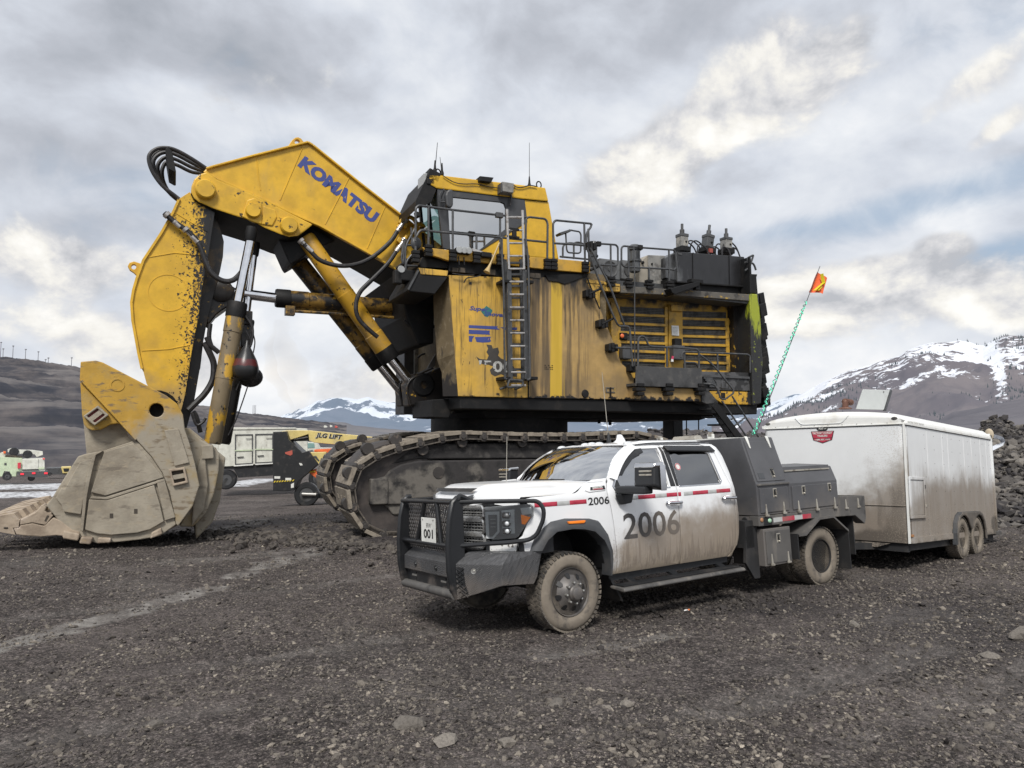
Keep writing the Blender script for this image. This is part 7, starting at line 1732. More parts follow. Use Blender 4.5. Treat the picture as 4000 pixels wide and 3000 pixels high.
# lower centre of the bumper
MB().box(-1.215,-1.14,.47,1.57,.49,.66).build('bumper_skirt',M_GUARD,bump)
MB().cyl((-1.225,.42,.49),(-1.225,1.62,.49),.048,n=14).build('bumper_tube',M_SERVD,bump,smooth=True)
for y in (.62,1.32):
    for k in range(3):MB().box(-1.222,-1.20,y,y+.11,.56+k*.03,.578+k*.03).build('skirt_slot',M_SATIN if k==1 else M_INK,bump)
MB().box(-1.225,-1.2,.48,.58,.50,.65).build('tow_opening',M_INK,bump)
for y in (.78,1.27):MB().lathe([(0,-.012),(.012,-.012),(.016,-.004),(.028,-.006),(.03,.0)],(-1.252,y,.735),(1,0,0),14).build('sensor',M_GUARD,bump,smooth=True)
# ------------------------------------------------------------------ cabin inside, frame, wheel wells
b=MB();b.box(.70,2.70,.14,1.90,.50,1.18);b.build('cabin_floor',M_SEAT,truck)
for x in (1.35,2.25):
    for y in (.32,1.12):
        b=MB();b.box(x-.25,x+.25,y,y+.56,1.15,1.25);b.box(x+.15,x+.32,y,y+.56,1.2,1.62);b.box(x+.18,x+.30,y+.14,y+.42,1.64,1.82);b.build('seat',M_SEAT,truck,bevel=.05,seg=3)
b=MB();b.box(.55,.95,.15,1.89,1.1,1.47);b.build('dashboard',M_SEAT,truck,bevel=.06)
MB().tube([(1.02-.06*math.sin(t),.55+.19*math.cos(t),1.43+.18*math.sin(t))for t in [k*.524 for k in range(12)]],.016,6,closed=True).build('steering_wheel',M_SEAT,truck)
MB().box(2.66,2.76,.32,1.72,.55,1.98).build('cab_back',M_TWC,truck,bevel=.02)
b=MB();b.box(-.85,5.5,.55,.67,.48,.66);b.box(-.85,5.5,1.37,1.49,.48,.66);b.box(-.9,-.75,.4,1.6,.48,.64);b.box(.6,4.9,.72,1.32,.38,.55);b.build('chassis_frame',M_TBLK,truck)
b=MB();P=[(-.50,.70),(-.44,.92),(-.34,1.01),(-.2,1.08),(.0,1.09),(.2,1.08),(.32,1.03),(.45,.90),(.53,.6)]
for ya,yb in ((.07,.62),(1.97,1.42)):b.grid([[(x,ya,z)for x,z in P],[(x,yb,z)for x,z in P]])
b.box(-.5,.55,.60,.64,.45,1.2);b.box(-.5,.55,1.40,1.44,.45,1.2);b.build('wheel_well',M_INK,truck)
b=MB();b.cyl((-.03,.2,.42),(-.03,1.84,.42),.06);b.cyl((4.5,.3,.36),(4.5,1.74,.36),.08);b.sphere((4.5,1.0,.36),.2);b.build('axle',M_TBLK,truck,smooth=True)
b=MB().tube([(-.1,.36,.45),(-.1,.36,.95)],.05,10);b.build('shock_absorber',M_SERVD,truck,smooth=True)
# ------------------------------------------------------------------ wheels
M_DEEP=grunge('deep_rim',(.018,.017,.017),.7,[dict(c=(.06,.053,.046),s=6,lo=.55,hi=.75)])  # near-black colour carries the shade inside the deep dish
def wheel(name,par,c,R,W,rimr,axis=-1,deep=False,holes=8,trim=True):
    """c: centre of the outer sidewall plane; axis -1 = outer face towards us"""
    cx,cyy,cz=c;ax=Vector((0,-axis,0))  # direction inward
    root=empty(name,Matrix.Translation(Vector(c)),par)
    k=[(rimr*1.0,.03),(rimr*1.03,.008),(R*.74,-.004),(R*.88,.004),(R*.955,.022),(R*.985,.05)]
    MB().lathe([(r,h)for r,h in k],(0,0,0),ax,48,closed=False).build('tyre_sidewall',M_TIREW,root,smooth='all')
    MB().lathe([(R*.985,.05),(R*.985,W-.05),(R*.9,W-.01),(rimr,W-.03)],(0,0,0),ax,48).build('tyre',M_TIRE,root,smooth=True)
    b=MB();nb=46
    for i in range(nb):
        a=2*math.pi*i/nb
        for row,(h0,h1,da)in enumerate(((.004,.055,0),(.066,.125,.5),(.135,.195,0),(.205,W-.01,.5))):
            aa=a+da*2*math.pi/nb;u=Vector((math.cos(aa),0,math.sin(aa)));t=Vector((-math.sin(aa),0,math.cos(aa)))
            b.obox(u*(R*.985)+ax*(h0+h1)/2,u*(R*.022),ax*(h1-h0)/2+t*(.008 if row % 2 else -.008),t*(2*math.pi*R/nb*.34))
    b.build('tyre_tread',M_TIRE,root)
    if not deep:
        f=.050
        prof=[(rimr,.03),(rimr*.97,.012),(rimr*.93,.03),(rimr*.86,f),(rimr*.72,f-.012),(rimr*.45,-.03),(rimr*.40,-.045),(0,-.045)]
        MB().lathe(prof,(0,0,0),ax,48).build('rim',M_RIM,root,smooth=True,ang=50)
        for i in range(holes):
            a=2*math.pi*i/holes+.2;u=Vector((math.cos(a),0,math.sin(a)));t=Vector((-math.sin(a),0,math.cos(a)));p=u*rimr*.70
            MB().add([tuple(p+u*rimr*.135*math.cos(q)+t*rimr*.105*math.sin(q)+ax*(f-.036+.026*math.cos(q)))for q in [j*math.pi/8 for j in range(16)]],[tuple(range(16))]).build('hand_hole',M_INK,root)
        MB().lathe([(rimr*.33,-.04),(rimr*.31,-.075),(rimr*.27,-.085),(rimr*.25,-.11),(rimr*.20,-.118),(0,-.118)],(0,0,0),ax,28).build('hub_cap',M_RIM,root,smooth=True)
        for i in range(8):
            a=2*math.pi*i/8+.1;MB().lathe([(.012,-.03),(.012,-.075),(0,-.082)],Vector((math.cos(a),0,math.sin(a)))*rimr*.42,ax,8).build('wheel_nut',M_SATIN,root,smooth=True)
    else:
        MB().lathe([(rimr,.03),(rimr*.98,.01),(rimr*.94,.012),(rimr*.90,.05),(rimr*.86,.17),(rimr*.6,.20),(rimr*.38,.19),(rimr*.36,.14),(0,.13)],(0,0,0),ax,40).build('rim',M_DEEP if deep==1 else M_TIREW,root,smooth=True,ang=50)
        for i in range(8):
            a=2*math.pi*i/8;MB().lathe([(.012,.19),(.012,.15),(0,.145)],Vector((math.cos(a),0,math.sin(a)))*rimr*.46,ax,8).build('wheel_nut',M_SATIN,root)
        MB().lathe([(rimr*.28,.14),(rimr*.26,.04),(0,.03)],(0,0,0),ax,20).build('hub_cap',M_RIM,root,smooth=True)
    return root
wheel('front_wheel',truck,(-.03,.0,.42),.42,.27,.262);wheel('front_wheel',truck,(-.03,2.04,.42),.42,.27,.245,axis=1)
wheel('rear_wheel',truck,(4.48,-.04,.35),.408,.25,.235,deep=1);wheel('rear_wheel',truck,(4.48,2.08,.35),.408,.25,.235,axis=1,deep=1)
wheel('rear_wheel',truck,(4.48,.25,.35),.40,.25,.23,deep=1)
MB().prism([(.50,.78),(.56,.78),(.60,.5),(.76,.215),(.735,.21),(.56,.5)],.06,.38).build('mud_flap',M_RUBB,truck)
# running board
b=MB().prismY([(-.19,.378),(-.17,.405),(.05,.41),(.05,.38),(-.18,.36)],.56,2.62);rb_=b.build('running_board',M_SERVD,truck,bevel=.012)
for x in (.9,1.6,2.45):MB().beam((x,-.05,.37),(x,.3,.52),.10,.03).build('board_bracket',M_TBLK,rb_)
MB().box(.6,2.6,-.13,.03,.412,.422).build('step_pad',M_TBLK,rb_)
# ------------------------------------------------------------------ mirrors
for far in (False,True):
    ys=(lambda v:2*YM-v)if far else (lambda v:v)
    mr=empty('mirror',None,truck)
    MB().loft([[(.70,ys(-.02),1.30),(.86,ys(-.02),1.31),(.90,ys(-.01),1.42),(.64,ys(-.01),1.42)],[(.74,ys(-.09),1.31),(.84,ys(-.09),1.32),(.88,ys(-.09),1.43),(.68,ys(-.09),1.43)]]).build('mirror_foot',M_TBLK,mr,bevel=.015)
    MB().loft([[(.66,ys(.0),1.43),(.86,ys(.0),1.43),(.86,ys(.0),1.515),(.66,ys(.0),1.515)],[(.70,ys(-.44),1.425),(.84,ys(-.44),1.425),(.84,ys(-.44),1.51),(.70,ys(-.44),1.51)]]).build('mirror_arm',M_TBLK,mr,bevel=.02)
    MB().loft([[(.72,ys(-.25),1.50),(.90,ys(-.25),1.47),(.90,ys(-.25),1.76),(.74,ys(-.25),1.745)],[(.74,ys(-.555),1.51),(.90,ys(-.555),1.45),(.90,ys(-.555),1.76),(.76,ys(-.555),1.74)]]).build('mirror_shell',M_TBLK,mr,bevel=.03,seg=3)
    MB().loft([[(.725,ys(-.24),1.715),(.91,ys(-.24),1.715),(.91,ys(-.24),1.775),(.75,ys(-.24),1.768)],[(.745,ys(-.565),1.715),(.91,ys(-.565),1.715),(.91,ys(-.565),1.775),(.765,ys(-.565),1.765)]]).build('mirror_cap',M_CHR,mr,bevel=.02,seg=3)
    MB().loft([[(.83,ys(-.565),1.46),(.915,ys(-.565),1.46),(.915,ys(-.565),1.74),(.83,ys(-.565),1.74)],[(.83,ys(-.575),1.46),(.915,ys(-.575),1.46),(.915,ys(-.575),1.74),(.83,ys(-.575),1.74)]]).build('mirror_edge',M_CHR,mr,bevel=.006)
    for z in (1.665,1.625):MB().box(.735,.755,*sorted((ys(-.33),ys(-.52))),z,z+.022).build('mirror_lamp',M_LATCH,mr,bevel=.006)
# roof lights and aerials
for y in (.36,.88,1.02,1.16,1.70):MB().sphere((1.22+.04*abs(y-YM),y,2.03-.03*abs(y-YM)),.055,(1.3,.8,.55),14,8).build('roof_marker',M_LATCH if 0 else M_REFL,truck,smooth=True)
for y in (.86,1.18):pass
MB().prism([(1.58,2.03),(1.80,2.045),(1.78,2.09),(1.73,2.155),(1.69,2.16),(1.67,2.09)],.98,1.05).build('shark_fin',M_TWC,truck,bevel=.015)
o=MB().tube([(1.50,1.0,2.08),(1.475,1.0,2.5),(1.446,1.0,3.0)],[.006,.005,.003],6).build('aerial',M_LATCH,truck);MB().lathe([(.03,0),(.028,.04),(.012,.12),(.008,.14)],(1.50,1.0,2.05),(0,0,1),12).build('aerial_base',M_TBLK,o,smooth=True)
o=MB().tube([(.33,1.75,1.56),(.345,1.75,1.8),(.368,1.75,2.181)],[.007,.005,.004],6).build('aerial',M_LATCH,truck)
# ------------------------------------------------------------------ service body
sv=MB().loft([[(3.06,-.10,1.01),(3.06,2.14,1.01),(3.06,2.14,1.42),(3.06,1.94,2.05),(3.06,.10,2.05),(3.06,-.10,1.42)],[(3.74,-.10,1.01),(3.74,2.14,1.01),(3.74,2.14,1.42),(3.74,1.94,2.05),(3.74,.10,2.05),(3.74,-.10,1.42)]]).build('tool_tower',M_SERV,truck,bevel=.008)
def sslab(pts,w,th,name,mat,par,bevel=.005,lean=0.0,z0=1.42):
    """panel on the flank of the service body; lean = slope of the upper faces"""
    f=lambda x,z,o:(x,w+o+max(0,z-z0)*lean,z)
    return MB().loft([[f(x,z,0)for x,z in pts],[f(x,z,th)for x,z in pts]]).build(name,mat,par,bevel=bevel)
LEAN=.20/.63
td=sslab([(3.10,1.455),(3.69,1.455),(3.69,2.0),(3.10,2.0)],-.112,.02,'tower_door',M_SERV,sv,lean=LEAN)
ld=sslab([(3.105,1.045),(3.70,1.045),(3.70,1.365),(3.105,1.365)],-.115,.02,'box_door',M_SERV,sv)
sslab([(3.07,1.40),(3.745,1.40),(3.745,1.425),(3.07,1.425)],-.125,.03,'drip_edge',M_SERVD,sv)
bx=MB().loft([[(x,-.10,1.0),(x,2.14,1.0),(x,2.14,1.40),(x,2.06,1.61),(x,-.02,1.61),(x,-.10,1.40)]for x in (3.745,4.90)]).build('side_box',M_SERV,truck,bevel=.008)
MB().loft([[(x,-.045,1.565),(x,-.04,1.63),(x,.5,1.66),(x,.5,1.61)]for x in (3.73,4.82)]).build('box_lid',M_SERV,bx,bevel=.006)
MB().beam((3.75,-.05,1.575),(4.81,-.05,1.575),.012,.02).build('lid_edge',M_LATCH,bx)
bd=sslab([(3.80,1.045),(4.87,1.045),(4.87,1.365),(3.80,1.365)],-.115,.02,'box_door',M_SERV,bx)
def latch(x,z,w,par,lean=0,big=1.0):
    o=MB();dz=.062*big;dx=.042*big
    f=lambda a,c,e:(x+a,w+e+c*lean,z+c)
    o.loft([[f(-dx,-dz,0),f(dx,-dz,0),f(dx,dz,0),f(-dx,dz,0)],[f(-dx,-dz,.012),f(dx,-dz,.012),f(dx,dz,.012),f(-dx,dz,.012)]]);l=o.build('paddle_latch',M_LATCH,par,bevel=.008)
    MB().loft([[f(-dx*.6,-dz*.45,-.004),f(dx*.6,-dz*.45,-.004),f(dx*.6,dz*.75,-.004),f(-dx*.6,dz*.75,-.004)],[f(-dx*.6,-dz*.45,.0),f(dx*.6,-dz*.45,.0),f(dx*.6,dz*.75,0),f(-dx*.6,dz*.75,0)]]).build('latch_recess',M_INK,l)
    MB().sphere(f(0,-dz*.7,-.006),.014).build('latch_lock',M_LATCH,l,smooth=True);MB().beam(f(dx*.1,dz*.5,-.012),f(dx*.3,-dz*.3,-.012),.018,.008).build('latch_handle',M_LATCH,l)
def hinge(x,z,w,par,h=.14):
    MB().loft([[(x-.018,w-.012,z),(x+.018,w-.012,z),(x+.008,w-.006,z+h),(x-.008,w-.006,z+h)],[(x-.018,w+.02,z),(x+.018,w+.02,z),(x+.008,w+.02,z+h),(x-.008,w+.02,z+h)]]).build('hinge',M_LATCH,par,bevel=.004)
    MB().box(x-.035,x+.035,w-.02,w+.0,z-.022,z+.004).build('hinge_leaf',M_LATCH,par,bevel=.003)
latch(3.42,1.295,-.117,ld);hinge(3.21,1.015,-.115,ld);hinge(3.59,1.025,-.115,ld)
latch(4.06,1.30,-.117,bd);latch(4.68,1.31,-.117,bd,0,.95);hinge(3.92,1.02,-.115,bd);hinge(4.34,1.02,-.115,bd);hinge(4.78,1.02,-.115,bd)
latch(3.47,1.56,-.112+(1.56-1.42)*LEAN,td,LEAN,1.1);sslab([(3.15,1.49),(3.27,1.49),(3.27,1.57),(3.15,1.57)],-.116,.004,'sticker',M_FLARE,td,lean=LEAN)
for x in (3.17,3.61):MB().loft([[(x-.03,.085,2.05),(x+.03,.085,2.05),(x+.012,.03,1.90),(x-.005,.03,1.90)],[(x-.03,.10,2.07),(x+.03,.10,2.07),(x+.012,.06,1.90),(x-.005,.06,1.90)]]).build('hinge',M_PLATE,td,bevel=.006)
# bed frame rail with tape and marker lights
fr=MB().prism([(3.06,1.005),(3.06,.875),(3.72,.868),(3.95,.90),(5.30,.86),(5.53,.72),(5.58,.80),(5.585,.965),(4.9,1.0)],-.10,.05).build('bed_rail',M_SERVD,truck,bevel=.008)
MB().box(3.06,5.585,.05,2.14,.90,1.0).build('bed_floor',M_SERV,fr)
MB().prism([(4.90,1.16),(5.585,1.137),(5.585,.965),(4.90,.99)],-.10,-.07).build('bed_side',M_SERVD,fr,bevel=.006);MB().box(4.9,5.585,2.1,2.14,.96,1.15).build('bed_side',M_SERVD,fr);MB().box(5.555,5.585,-.07,2.1,.96,1.14).build('bed_tail',M_SERVD,fr)
for x in (5.08,5.40):hinge(x,.99,-.10,fr,.12)
for x0,x1,mt in ((3.36,3.55,M_SILT),(3.55,3.82,M_REDT),(3.82,4.0,M_SILT),(4.0,4.2,M_REDT)):MB().prism([(x0,.905),(x1,.905),(x1,.965),(x0,.965)],-.104,-.10).build('reflective_tape',mt,fr)
MB().prism([(3.155,.885),(3.33,.885),(3.33,.985),(3.155,.985)],-.106,-.10).build('lamp_recess',M_INK,fr,bevel=.004)
MB().sphere((3.27,-.11,.935),.033,(1.1,.5,.9),12,8).build('work_lamp',plain('lamp_green',(.35,.55,.38),.2),fr,smooth=True)
MB().sphere((3.115,-.105,.955),.03,(1,.4,1),12,8).build('marker_lamp',plain('marker_amber',(.40,.20,.10),.4),fr,smooth=True)
MB().lathe([(0,-.01),(.045,-.01),(.05,0)],(3.055,.12,.94),(1,0,0),16).build('grommet',M_RUBB,fr)
MB().prism([(3.055,.1),(3.06,.1),(3.06,.2),(3.055,.2)],0,.01)
side_text('X MORE',5.38,5.55,.82,.838,M_INK,'small_print',fr,0,off=-.106,fy=lambda x,z:0)if 0 else None
# box under the bed, fenders, flaps
ub=MB().box(3.13,3.70,-.10,.42,.35,.83).build('under_box',M_SERV,truck,bevel=.008);sslab([(3.16,.38),(3.675,.38),(3.675,.80),(3.16,.80)],-.115,.02,'box_door',M_SERVD,ub)
latch(3.42,.70,-.117,ub);hinge(3.25,.375,-.115,ub,.13);hinge(3.60,.375,-.115,ub,.13)
MB().prism([(2.92,.88),(3.13,.88),(3.13,.20),(3.02,.20),(2.86,.42)],.0,.04).build('splash_plate',M_RUBB,truck)
MB().box(2.90,3.06,.0,2.04,.60,.95).build('bed_front',M_RUBB,truck)
FP=[(3.80,.715),(3.96,.715),(4.30,.905),(4.63,.91),(4.98,.68)]
b=MB();b.grid([[(x,-.17,z-.03),]*1+[(x,-.17,z),(x,.32,z)]for x,z in FP]);o=b.build('rear_fender',M_SERVD,truck);s_=o.modifiers.new('skin','SOLIDIFY');s_.thickness=.012
MB().box(3.78,3.80,-.15,.30,.38,.72).build('mud_flap',M_RUBB,truck);MB().box(4.97,4.985,-.16,.32,.12,.70).build('mud_flap',M_RUBB,truck);MB().box(5.34,5.36,-.02,.60,.28,.86).build('mud_flap',M_RUBB,truck)
# things on the tower roof
MB().box(3.08,3.72,.45,1.6,2.05,2.068).build('tower_lid',M_PLATE,sv)
MB().loft([[(3.12,.95,2.07),(3.30,.95,2.07),(3.27,.97,2.13),(3.15,.97,2.13)],[(3.12,1.42,2.07),(3.30,1.42,2.07),(3.27,1.40,2.13),(3.15,1.40,2.13)]]).build('beacon_bar',M_LATCH,sv,bevel=.012)
for y in (.62,1.62):
    o=MB().box(3.12,3.16,y,y+.10,2.06,2.13).build('roof_bracket',M_PLATE,sv,bevel=.006);MB().box(3.11,3.17,y+.02,y+.08,2.10,2.155).build('bracket_lamp',M_LATCH,o,bevel=.01)
# whip aerial with flag and green light string
w0=Vector(TR.un(*z6(1622,1138),.40));w1=Vector(TR.un(*zz(3203,1040),.40))
wh=MB().tube([w0+Vector((0,0,-.1)),w0.lerp(w1,.5)+Vector((.03,0,-.01)),w1],[.008,.007,.005],8).build('whip_flag_pole',M_RAIL,truck,smooth=True)
fz=lambda x,y,o=0:Vector(TR.un(2850+x*1150/1526,1000+y*1150/1526,.40+o))
b=MB();cols=[]
for k in range(7):
    t=k/6;top=fz(455,82).lerp(fz(500,112),t);bot=fz(415,178).lerp(fz(466,202),t);o_=.05*math.sin(t*5)
    cols.append([tuple(top.lerp(bot,j/5)+Vector((0,o_*(.4+j/6),.012*math.sin(j+t*4))))for j in range(6)])
b.grid(cols);b.build('flag',plain('flag_orange',(.75,.12,.03),.6),wh,smooth='all')
for A_,B_ in (((478,92),(488,148)),((440,178),(490,135)),((474,160),(455,180)),):
    pa,pb=fz(*A_,-.06),fz(*B_,-.06);MB().beam(pa,pb,.004,.055,up=(0,1,0)).build('flag_stripe',plain('flag_yellow',(.72,.68,.03),.5),wh)
M_LED=plain('green_led',(.12,.70,.45),.4,emit=.55)
lst=[];n=64
ls=MB().tube([w0.lerp(w1,.02+.76*k/(n*3))+Vector((.018*math.cos(k*.9),.018*math.sin(k*.9),0))for k in range(n*3)],.006,5).build('light_string',plain('green_tube',(.10,.35,.26),.3,emit=.05),wh)
b=MB()
for k in range(n):
    if k % 9 in (7,):continue
    p=w0.lerp(w1,.03+.75*k/n);b.sphere(p+Vector((.012*math.cos(k*2.3),.02*math.sin(k*2.3)-.012,0)),.0095,(1,1,1.7),6,5)
o=b.build('light_bead',M_LED,wh);o['kind']='stuff'

# ================================================================== cargo trailer
trailer=empty('cargo_trailer',TL.matrix())
tag(trailer,'white enclosed cargo trailer with brown road dirt, hitched behind the pickup truck','trailer')
_dirt=(.215,.178,.142)
M_TRF=grunge('trailer_front_white',(.74,.75,.75),.35,[
    dict(c=_dirt,s=1.6,g=[('y',1.75,-.1),('z',2.15,.75)],gw=1.1,lo=.30,hi=.72,a=.88,r=.8),
    dict(c=_dirt,s=1.8,g=[('y',1.5,2.6),('z',2.0,.9)],gw=.9,lo=.38,hi=.80,a=.75,r=.8),
    dict(c=_dirt,s=1.8,g=[('z',1.15,.25)],gw=.9,lo=.46,hi=.86,a=.85,r=.8),
    dict(c=(.09,.075,.062),s=2.0,g=[('z',.45,.05)],gw=.9,lo=.55,hi=.80,a=.9,r=.85),
    dict(c=(.11,.092,.075),s=3,sc=(1,2,.4),g=[('y',1.2,.0),('z',2.0,.5)],gw=.8,lo=.50,hi=.80,a=.7),dict(c=(.36,.31,.24),s=50,d=2,g=[('y',1.5,.2)],gw=.3,lo=.66,hi=.76,a=.3)],bump=.05,bscale=60,var=.02)
M_TRS=grunge('trailer_side_white',(.74,.75,.75),.35,[
    dict(c=_dirt,s=1.3,sc=(1,1,.8),g=[('z',1.65,.55),('x',-.6,.9)],gw=1.0,lo=.28,hi=.76,a=.88,r=.8),
    dict(c=_dirt,s=1.3,g=[('z',1.0,.3)],gw=.5,lo=.50,hi=.82,a=.7,r=.8),
    dict(c=_dirt,s=3,sc=(2.5,1,.15),g=[('z',1.8,.7)],gw=.3,lo=.56,hi=.78,a=.4),
    dict(c=(.08,.068,.057),s=1.6,g=[('x',3.9,4.5),('z',.8,.2)],gw=.8,lo=.60,hi=.76,a=.9),dict(c=(.10,.085,.07),s=3,g=[('z',.15,-.02)],gw=.6,lo=.58,hi=.75,a=.7),
    dict(c=(.42,.37,.29),s=50,d=2,g=[('z',1.3,.4)],gw=.2,lo=.66,hi=.72,a=.5)],bump=.04,bscale=50,var=.02)
M_TRR=grunge('trailer_roof_white',(.78,.78,.75),.4,[dict(c=(.50,.46,.38),s=3,lo=.5,hi=.75,a=.6)],var=.03)
LX,WY,HZs=4.62,2.42,1.886
Rc=.10
def fr_y(z):return 0.0
# front wall with rounded corners
b=MB();arc=[(Rc-Rc*math.cos(a),Rc-Rc*math.sin(a))for a in [k*math.pi/2/6 for k in range(7)]]   # from x-face to y-face
pts=[(Rc-Rc*math.sin(a),Rc-Rc*math.cos(a))for a in [k*math.pi/2/6 for k in range(7)]]     # (x,y): starts at (Rc,0) ends (0,Rc)
pro=[(x,y)for x,y in pts]+[(0,lerp(Rc,WY-Rc,k/12))for k in range(1,12)]+[(x,WY-y)for x,y in reversed(pts)]
b.grid([[(x,y,z)for x,y in pro]for z in (.0,.575)]);fw=b.build('front_lower_panel',M_TRF,trailer,smooth='all')
b=MB();b.grid([[(x-.004,y,z)for x,y in pro]for z in np.linspace(.58,HZs,14)]);b.build('front_wall',M_TRF,trailer,smooth='all')
b=MB();b.tube([(x-.008,y,.578)for x,y in pro],.008,6);b.build('front_moulding',M_TRF,trailer)
sw=MB().grid([[(x,0,z)for x in np.linspace(Rc+.004,LX,20)]for z in np.linspace(.0,HZs,10)]).build('side_wall',M_TRS,trailer)
MB().grid([[(x,WY,z)for x in (Rc,LX)]for z in (.0,HZs)]).build('side_wall',M_TRS,trailer);MB().grid([[(LX,y,z)for y in (0,WY)]for z in (0,HZs+.1)]).build('rear_wall',M_TRS,trailer)
# roof: rounded edge and crown
def roof_z(y):t=(y-WY/2)/(WY/2);return HZs+.145+.105*(1-t*t)
b=MB();rows=[]
for x in [-.012,-.006,.01,.04,.10,.2,1,2,3,4,LX+.02]:
    k=min(1,max(0,(x+.012)/.14));kk=math.sqrt(max(0,1-(1-k)**2));r=[(x,-.014,HZs),(x,-.02,HZs+.05)]
    if k<1:r=[(x+.0,-.014+.06*(1-kk),HZs),(x,-.02+.06*(1-kk),HZs+.05)]
    for j in range(21):
        t=j/20;y=lerp(.0,WY,t);e=min(t,1-t)*20;s=math.sqrt(max(0,1-max(0,1-e/1.6)**2));z=HZs+.05+(roof_z(y)-HZs-.05)*s
        r.append((x,y,HZs+.03+(z-HZs-.03)*(.45+.55*kk)))
    r+=[(x,WY+.02,HZs+.05),(x,WY+.014,HZs)];rows.append(r)
b.grid(rows);rf=b.build('roof',M_TRR,trailer,smooth='all')
b=MB();b.add(rows[0],[tuple(range(len(rows[0])))]);b.build('roof_nose',M_TRR,rf)
MB().tube([(-.016,y,HZs-.004)for y in np.linspace(.02,WY-.02,8)],.012,6).build('roof_trim',M_TRR,rf);MB().beam((0,-.014,HZs-.004),(LX,-.014,HZs-.004),.02,.03).build('roof_trim',M_TRR,rf);MB().beam((.0,-.004,HZs-.026),(LX,-.004,HZs-.026),.008,.008).build('trim_shadow',M_INK,rf);MB().beam((-.008,.08,HZs-.024),(-.008,WY-.08,HZs-.024),.008,.008).build('trim_shadow',M_INK,rf)
pan=[(-.02,lerp(.85,1.75,k/10),HZs+.035+(.055 if 1<k<9 else .0)*0)for k in range(11)]
MB().tube(arc_path([(-.016,1.80,HZs+.17),(-.02,1.68,HZs+.045),(-.02,.98,HZs+.045),(-.016,.86,HZs+.17)],.05),.006,6).build('nose_crease',M_TRS,rf)
b=MB()
for k in range(9):b.sphere((-.02,.25+k*.24,HZs+.02),.008)
b.build('rivet',M_SATIN,rf)['kind']='stuff'
for y in (.14,WY-.10):MB().sphere((-.012,y,HZs+.085),.038,(.4,1.3,.7),12,8).build('clearance_lamp',M_SERVD,rf,smooth=True)
MB().sphere((LX,-.02,HZs+.05),.03,(1,.4,1),10,6).build('clearance_lamp',M_SERVD,rf,smooth=True)
# faint maker's lettering along the roof edge
def wall_text(txt,f,u0,u1,v0,v1,mat,name,par,bold=.01,shear=0):
    b=MB().text(txt,1.0,lambda a,c,h:(a,c,0),bold=bold,shear=shear);mx=max(v[0]for v in b.v);mn=min(v[0]for v in b.v);hz=max(v[1]for v in b.v);lz=min(v[1]for v in b.v)
    b.v=[f(u0+(v[0]-mn)/(mx-mn)*(u1-u0),v0+(v[1]-lz)/(hz-lz)*(v1-v0))for v in b.v];return b.build(name,mat,par,recalc=False)
wall_text('FACTORY OUTLET TRAILERS',lambda u,v:(u,-.024,v),.10,.82,HZs+.018,HZs+.046,M_SERVD if 0 else plain('faded_print',(.42,.41,.38),.6),'roof_lettering',rf)
# sticker on the front
Y0,Y1,ZA=1.52,1.115,1.748
sx=lambda y,z,o=0.0:(-.008-o,y,z)
def stk(pts,o,name,mat,par):return MB().loft([[sx(lerp(Y0,Y1,u),ZA+v*.27,o)for u,v in pts],[sx(lerp(Y0,Y1,u),ZA+v*.27,o-.002)for u,v in pts]]).build(name,mat,par)
s0=stk([(.0,.22),(.30,.22),(.7,.22),(1,.22),(.93,-.22),(.9,-.36),(.5,-.56),(.1,-.36),(.07,-.22)],.002,'trailer_sticker',M_INK,trailer)
stk([(.03,.19),(.97,.19),(.90,-.20),(.5,-.30),(.10,-.20)],.004,'sticker_field',M_REDT,s0);stk([(.11,-.24),(.5,-.34),(.89,-.24),(.88,-.34),(.5,-.52),(.12,-.34)],.004,'sticker_field',M_REDT,s0)
stk([(.06,.17),(.94,.17),(.945,.15),(.055,.15)],.005,'sticker_line',M_PLATE,s0)
stk([(.5+.24*math.cos(t),.40-.02+.17*math.sin(t))for t in [k*math.pi/10 for k in range(20)]],.005,'sticker_oval',M_INK,s0)
P2=lambda o:(lambda u,v:sx(lerp(Y0,Y1,u),ZA+v*.27,o))
wall_text('FOT',P2(.008),.36,.56,.31,.44,M_PLATE,'sticker_text',s0,.03);wall_text('.com',P2(.008),.57,.68,.33,.40,M_PLATE,'sticker_text',s0,.0)
wall_text('FACTORY OUTLET',P2(.008),.09,.91,.02,.13,M_PLATE,'sticker_text',s0,.03);wall_text('TRAILERS',P2(.008),.28,.72,-.15,-.03,M_PLATE,'sticker_text',s0,.03);wall_text('1.888.307.1952',P2(.008),.18,.82,-.38,-.28,M_PLATE,'sticker_text',s0,.02)
# hatch, seams, lights
h=MB().box(.02,.67,-.02,0,.40,1.03).build('side_hatch',M_TRS,trailer,bevel=.006)
hb=plate(MB(),[(.0,.385),(.69,.385),(.69,1.045),(.0,1.045)],[[(.05,.435),(.64,.435),(.64,.995),(.05,.995)]],-.035,-.018).build('hatch_frame',M_TRS,h,bevel=.006)
b=plate(MB(),[(.045,.43),(.645,.43),(.645,1.0),(.045,1.0)],[[(.055,.44),(.635,.44),(.635,.99),(.055,.99)]],-.024,-.0195);b.build('hatch_seal',M_RUBB,h)
MB().box(.655,.70,-.05,-.02,.56,.60).build('hatch_latch',M_LATCH,h,bevel=.006);MB().box(.655,.685,-.045,-.02,.86,.92).build('hatch_hinge',M_SERVD,h)
for x in (.98,1.72,2.02,2.9,3.35,3.9,4.28):MB().beam((x,-.001,.02),(x,-.001,HZs-.05),.010,.006,up=(0,1,0)).build('wall_seam',M_TRS,sw)
b=MB()
for i,x in enumerate(np.linspace(.85,4.5,9)):
    for z in np.linspace(.12,1.75,8):b.sphere((x,-.001,z),.007,(1,.6,1),6,4)
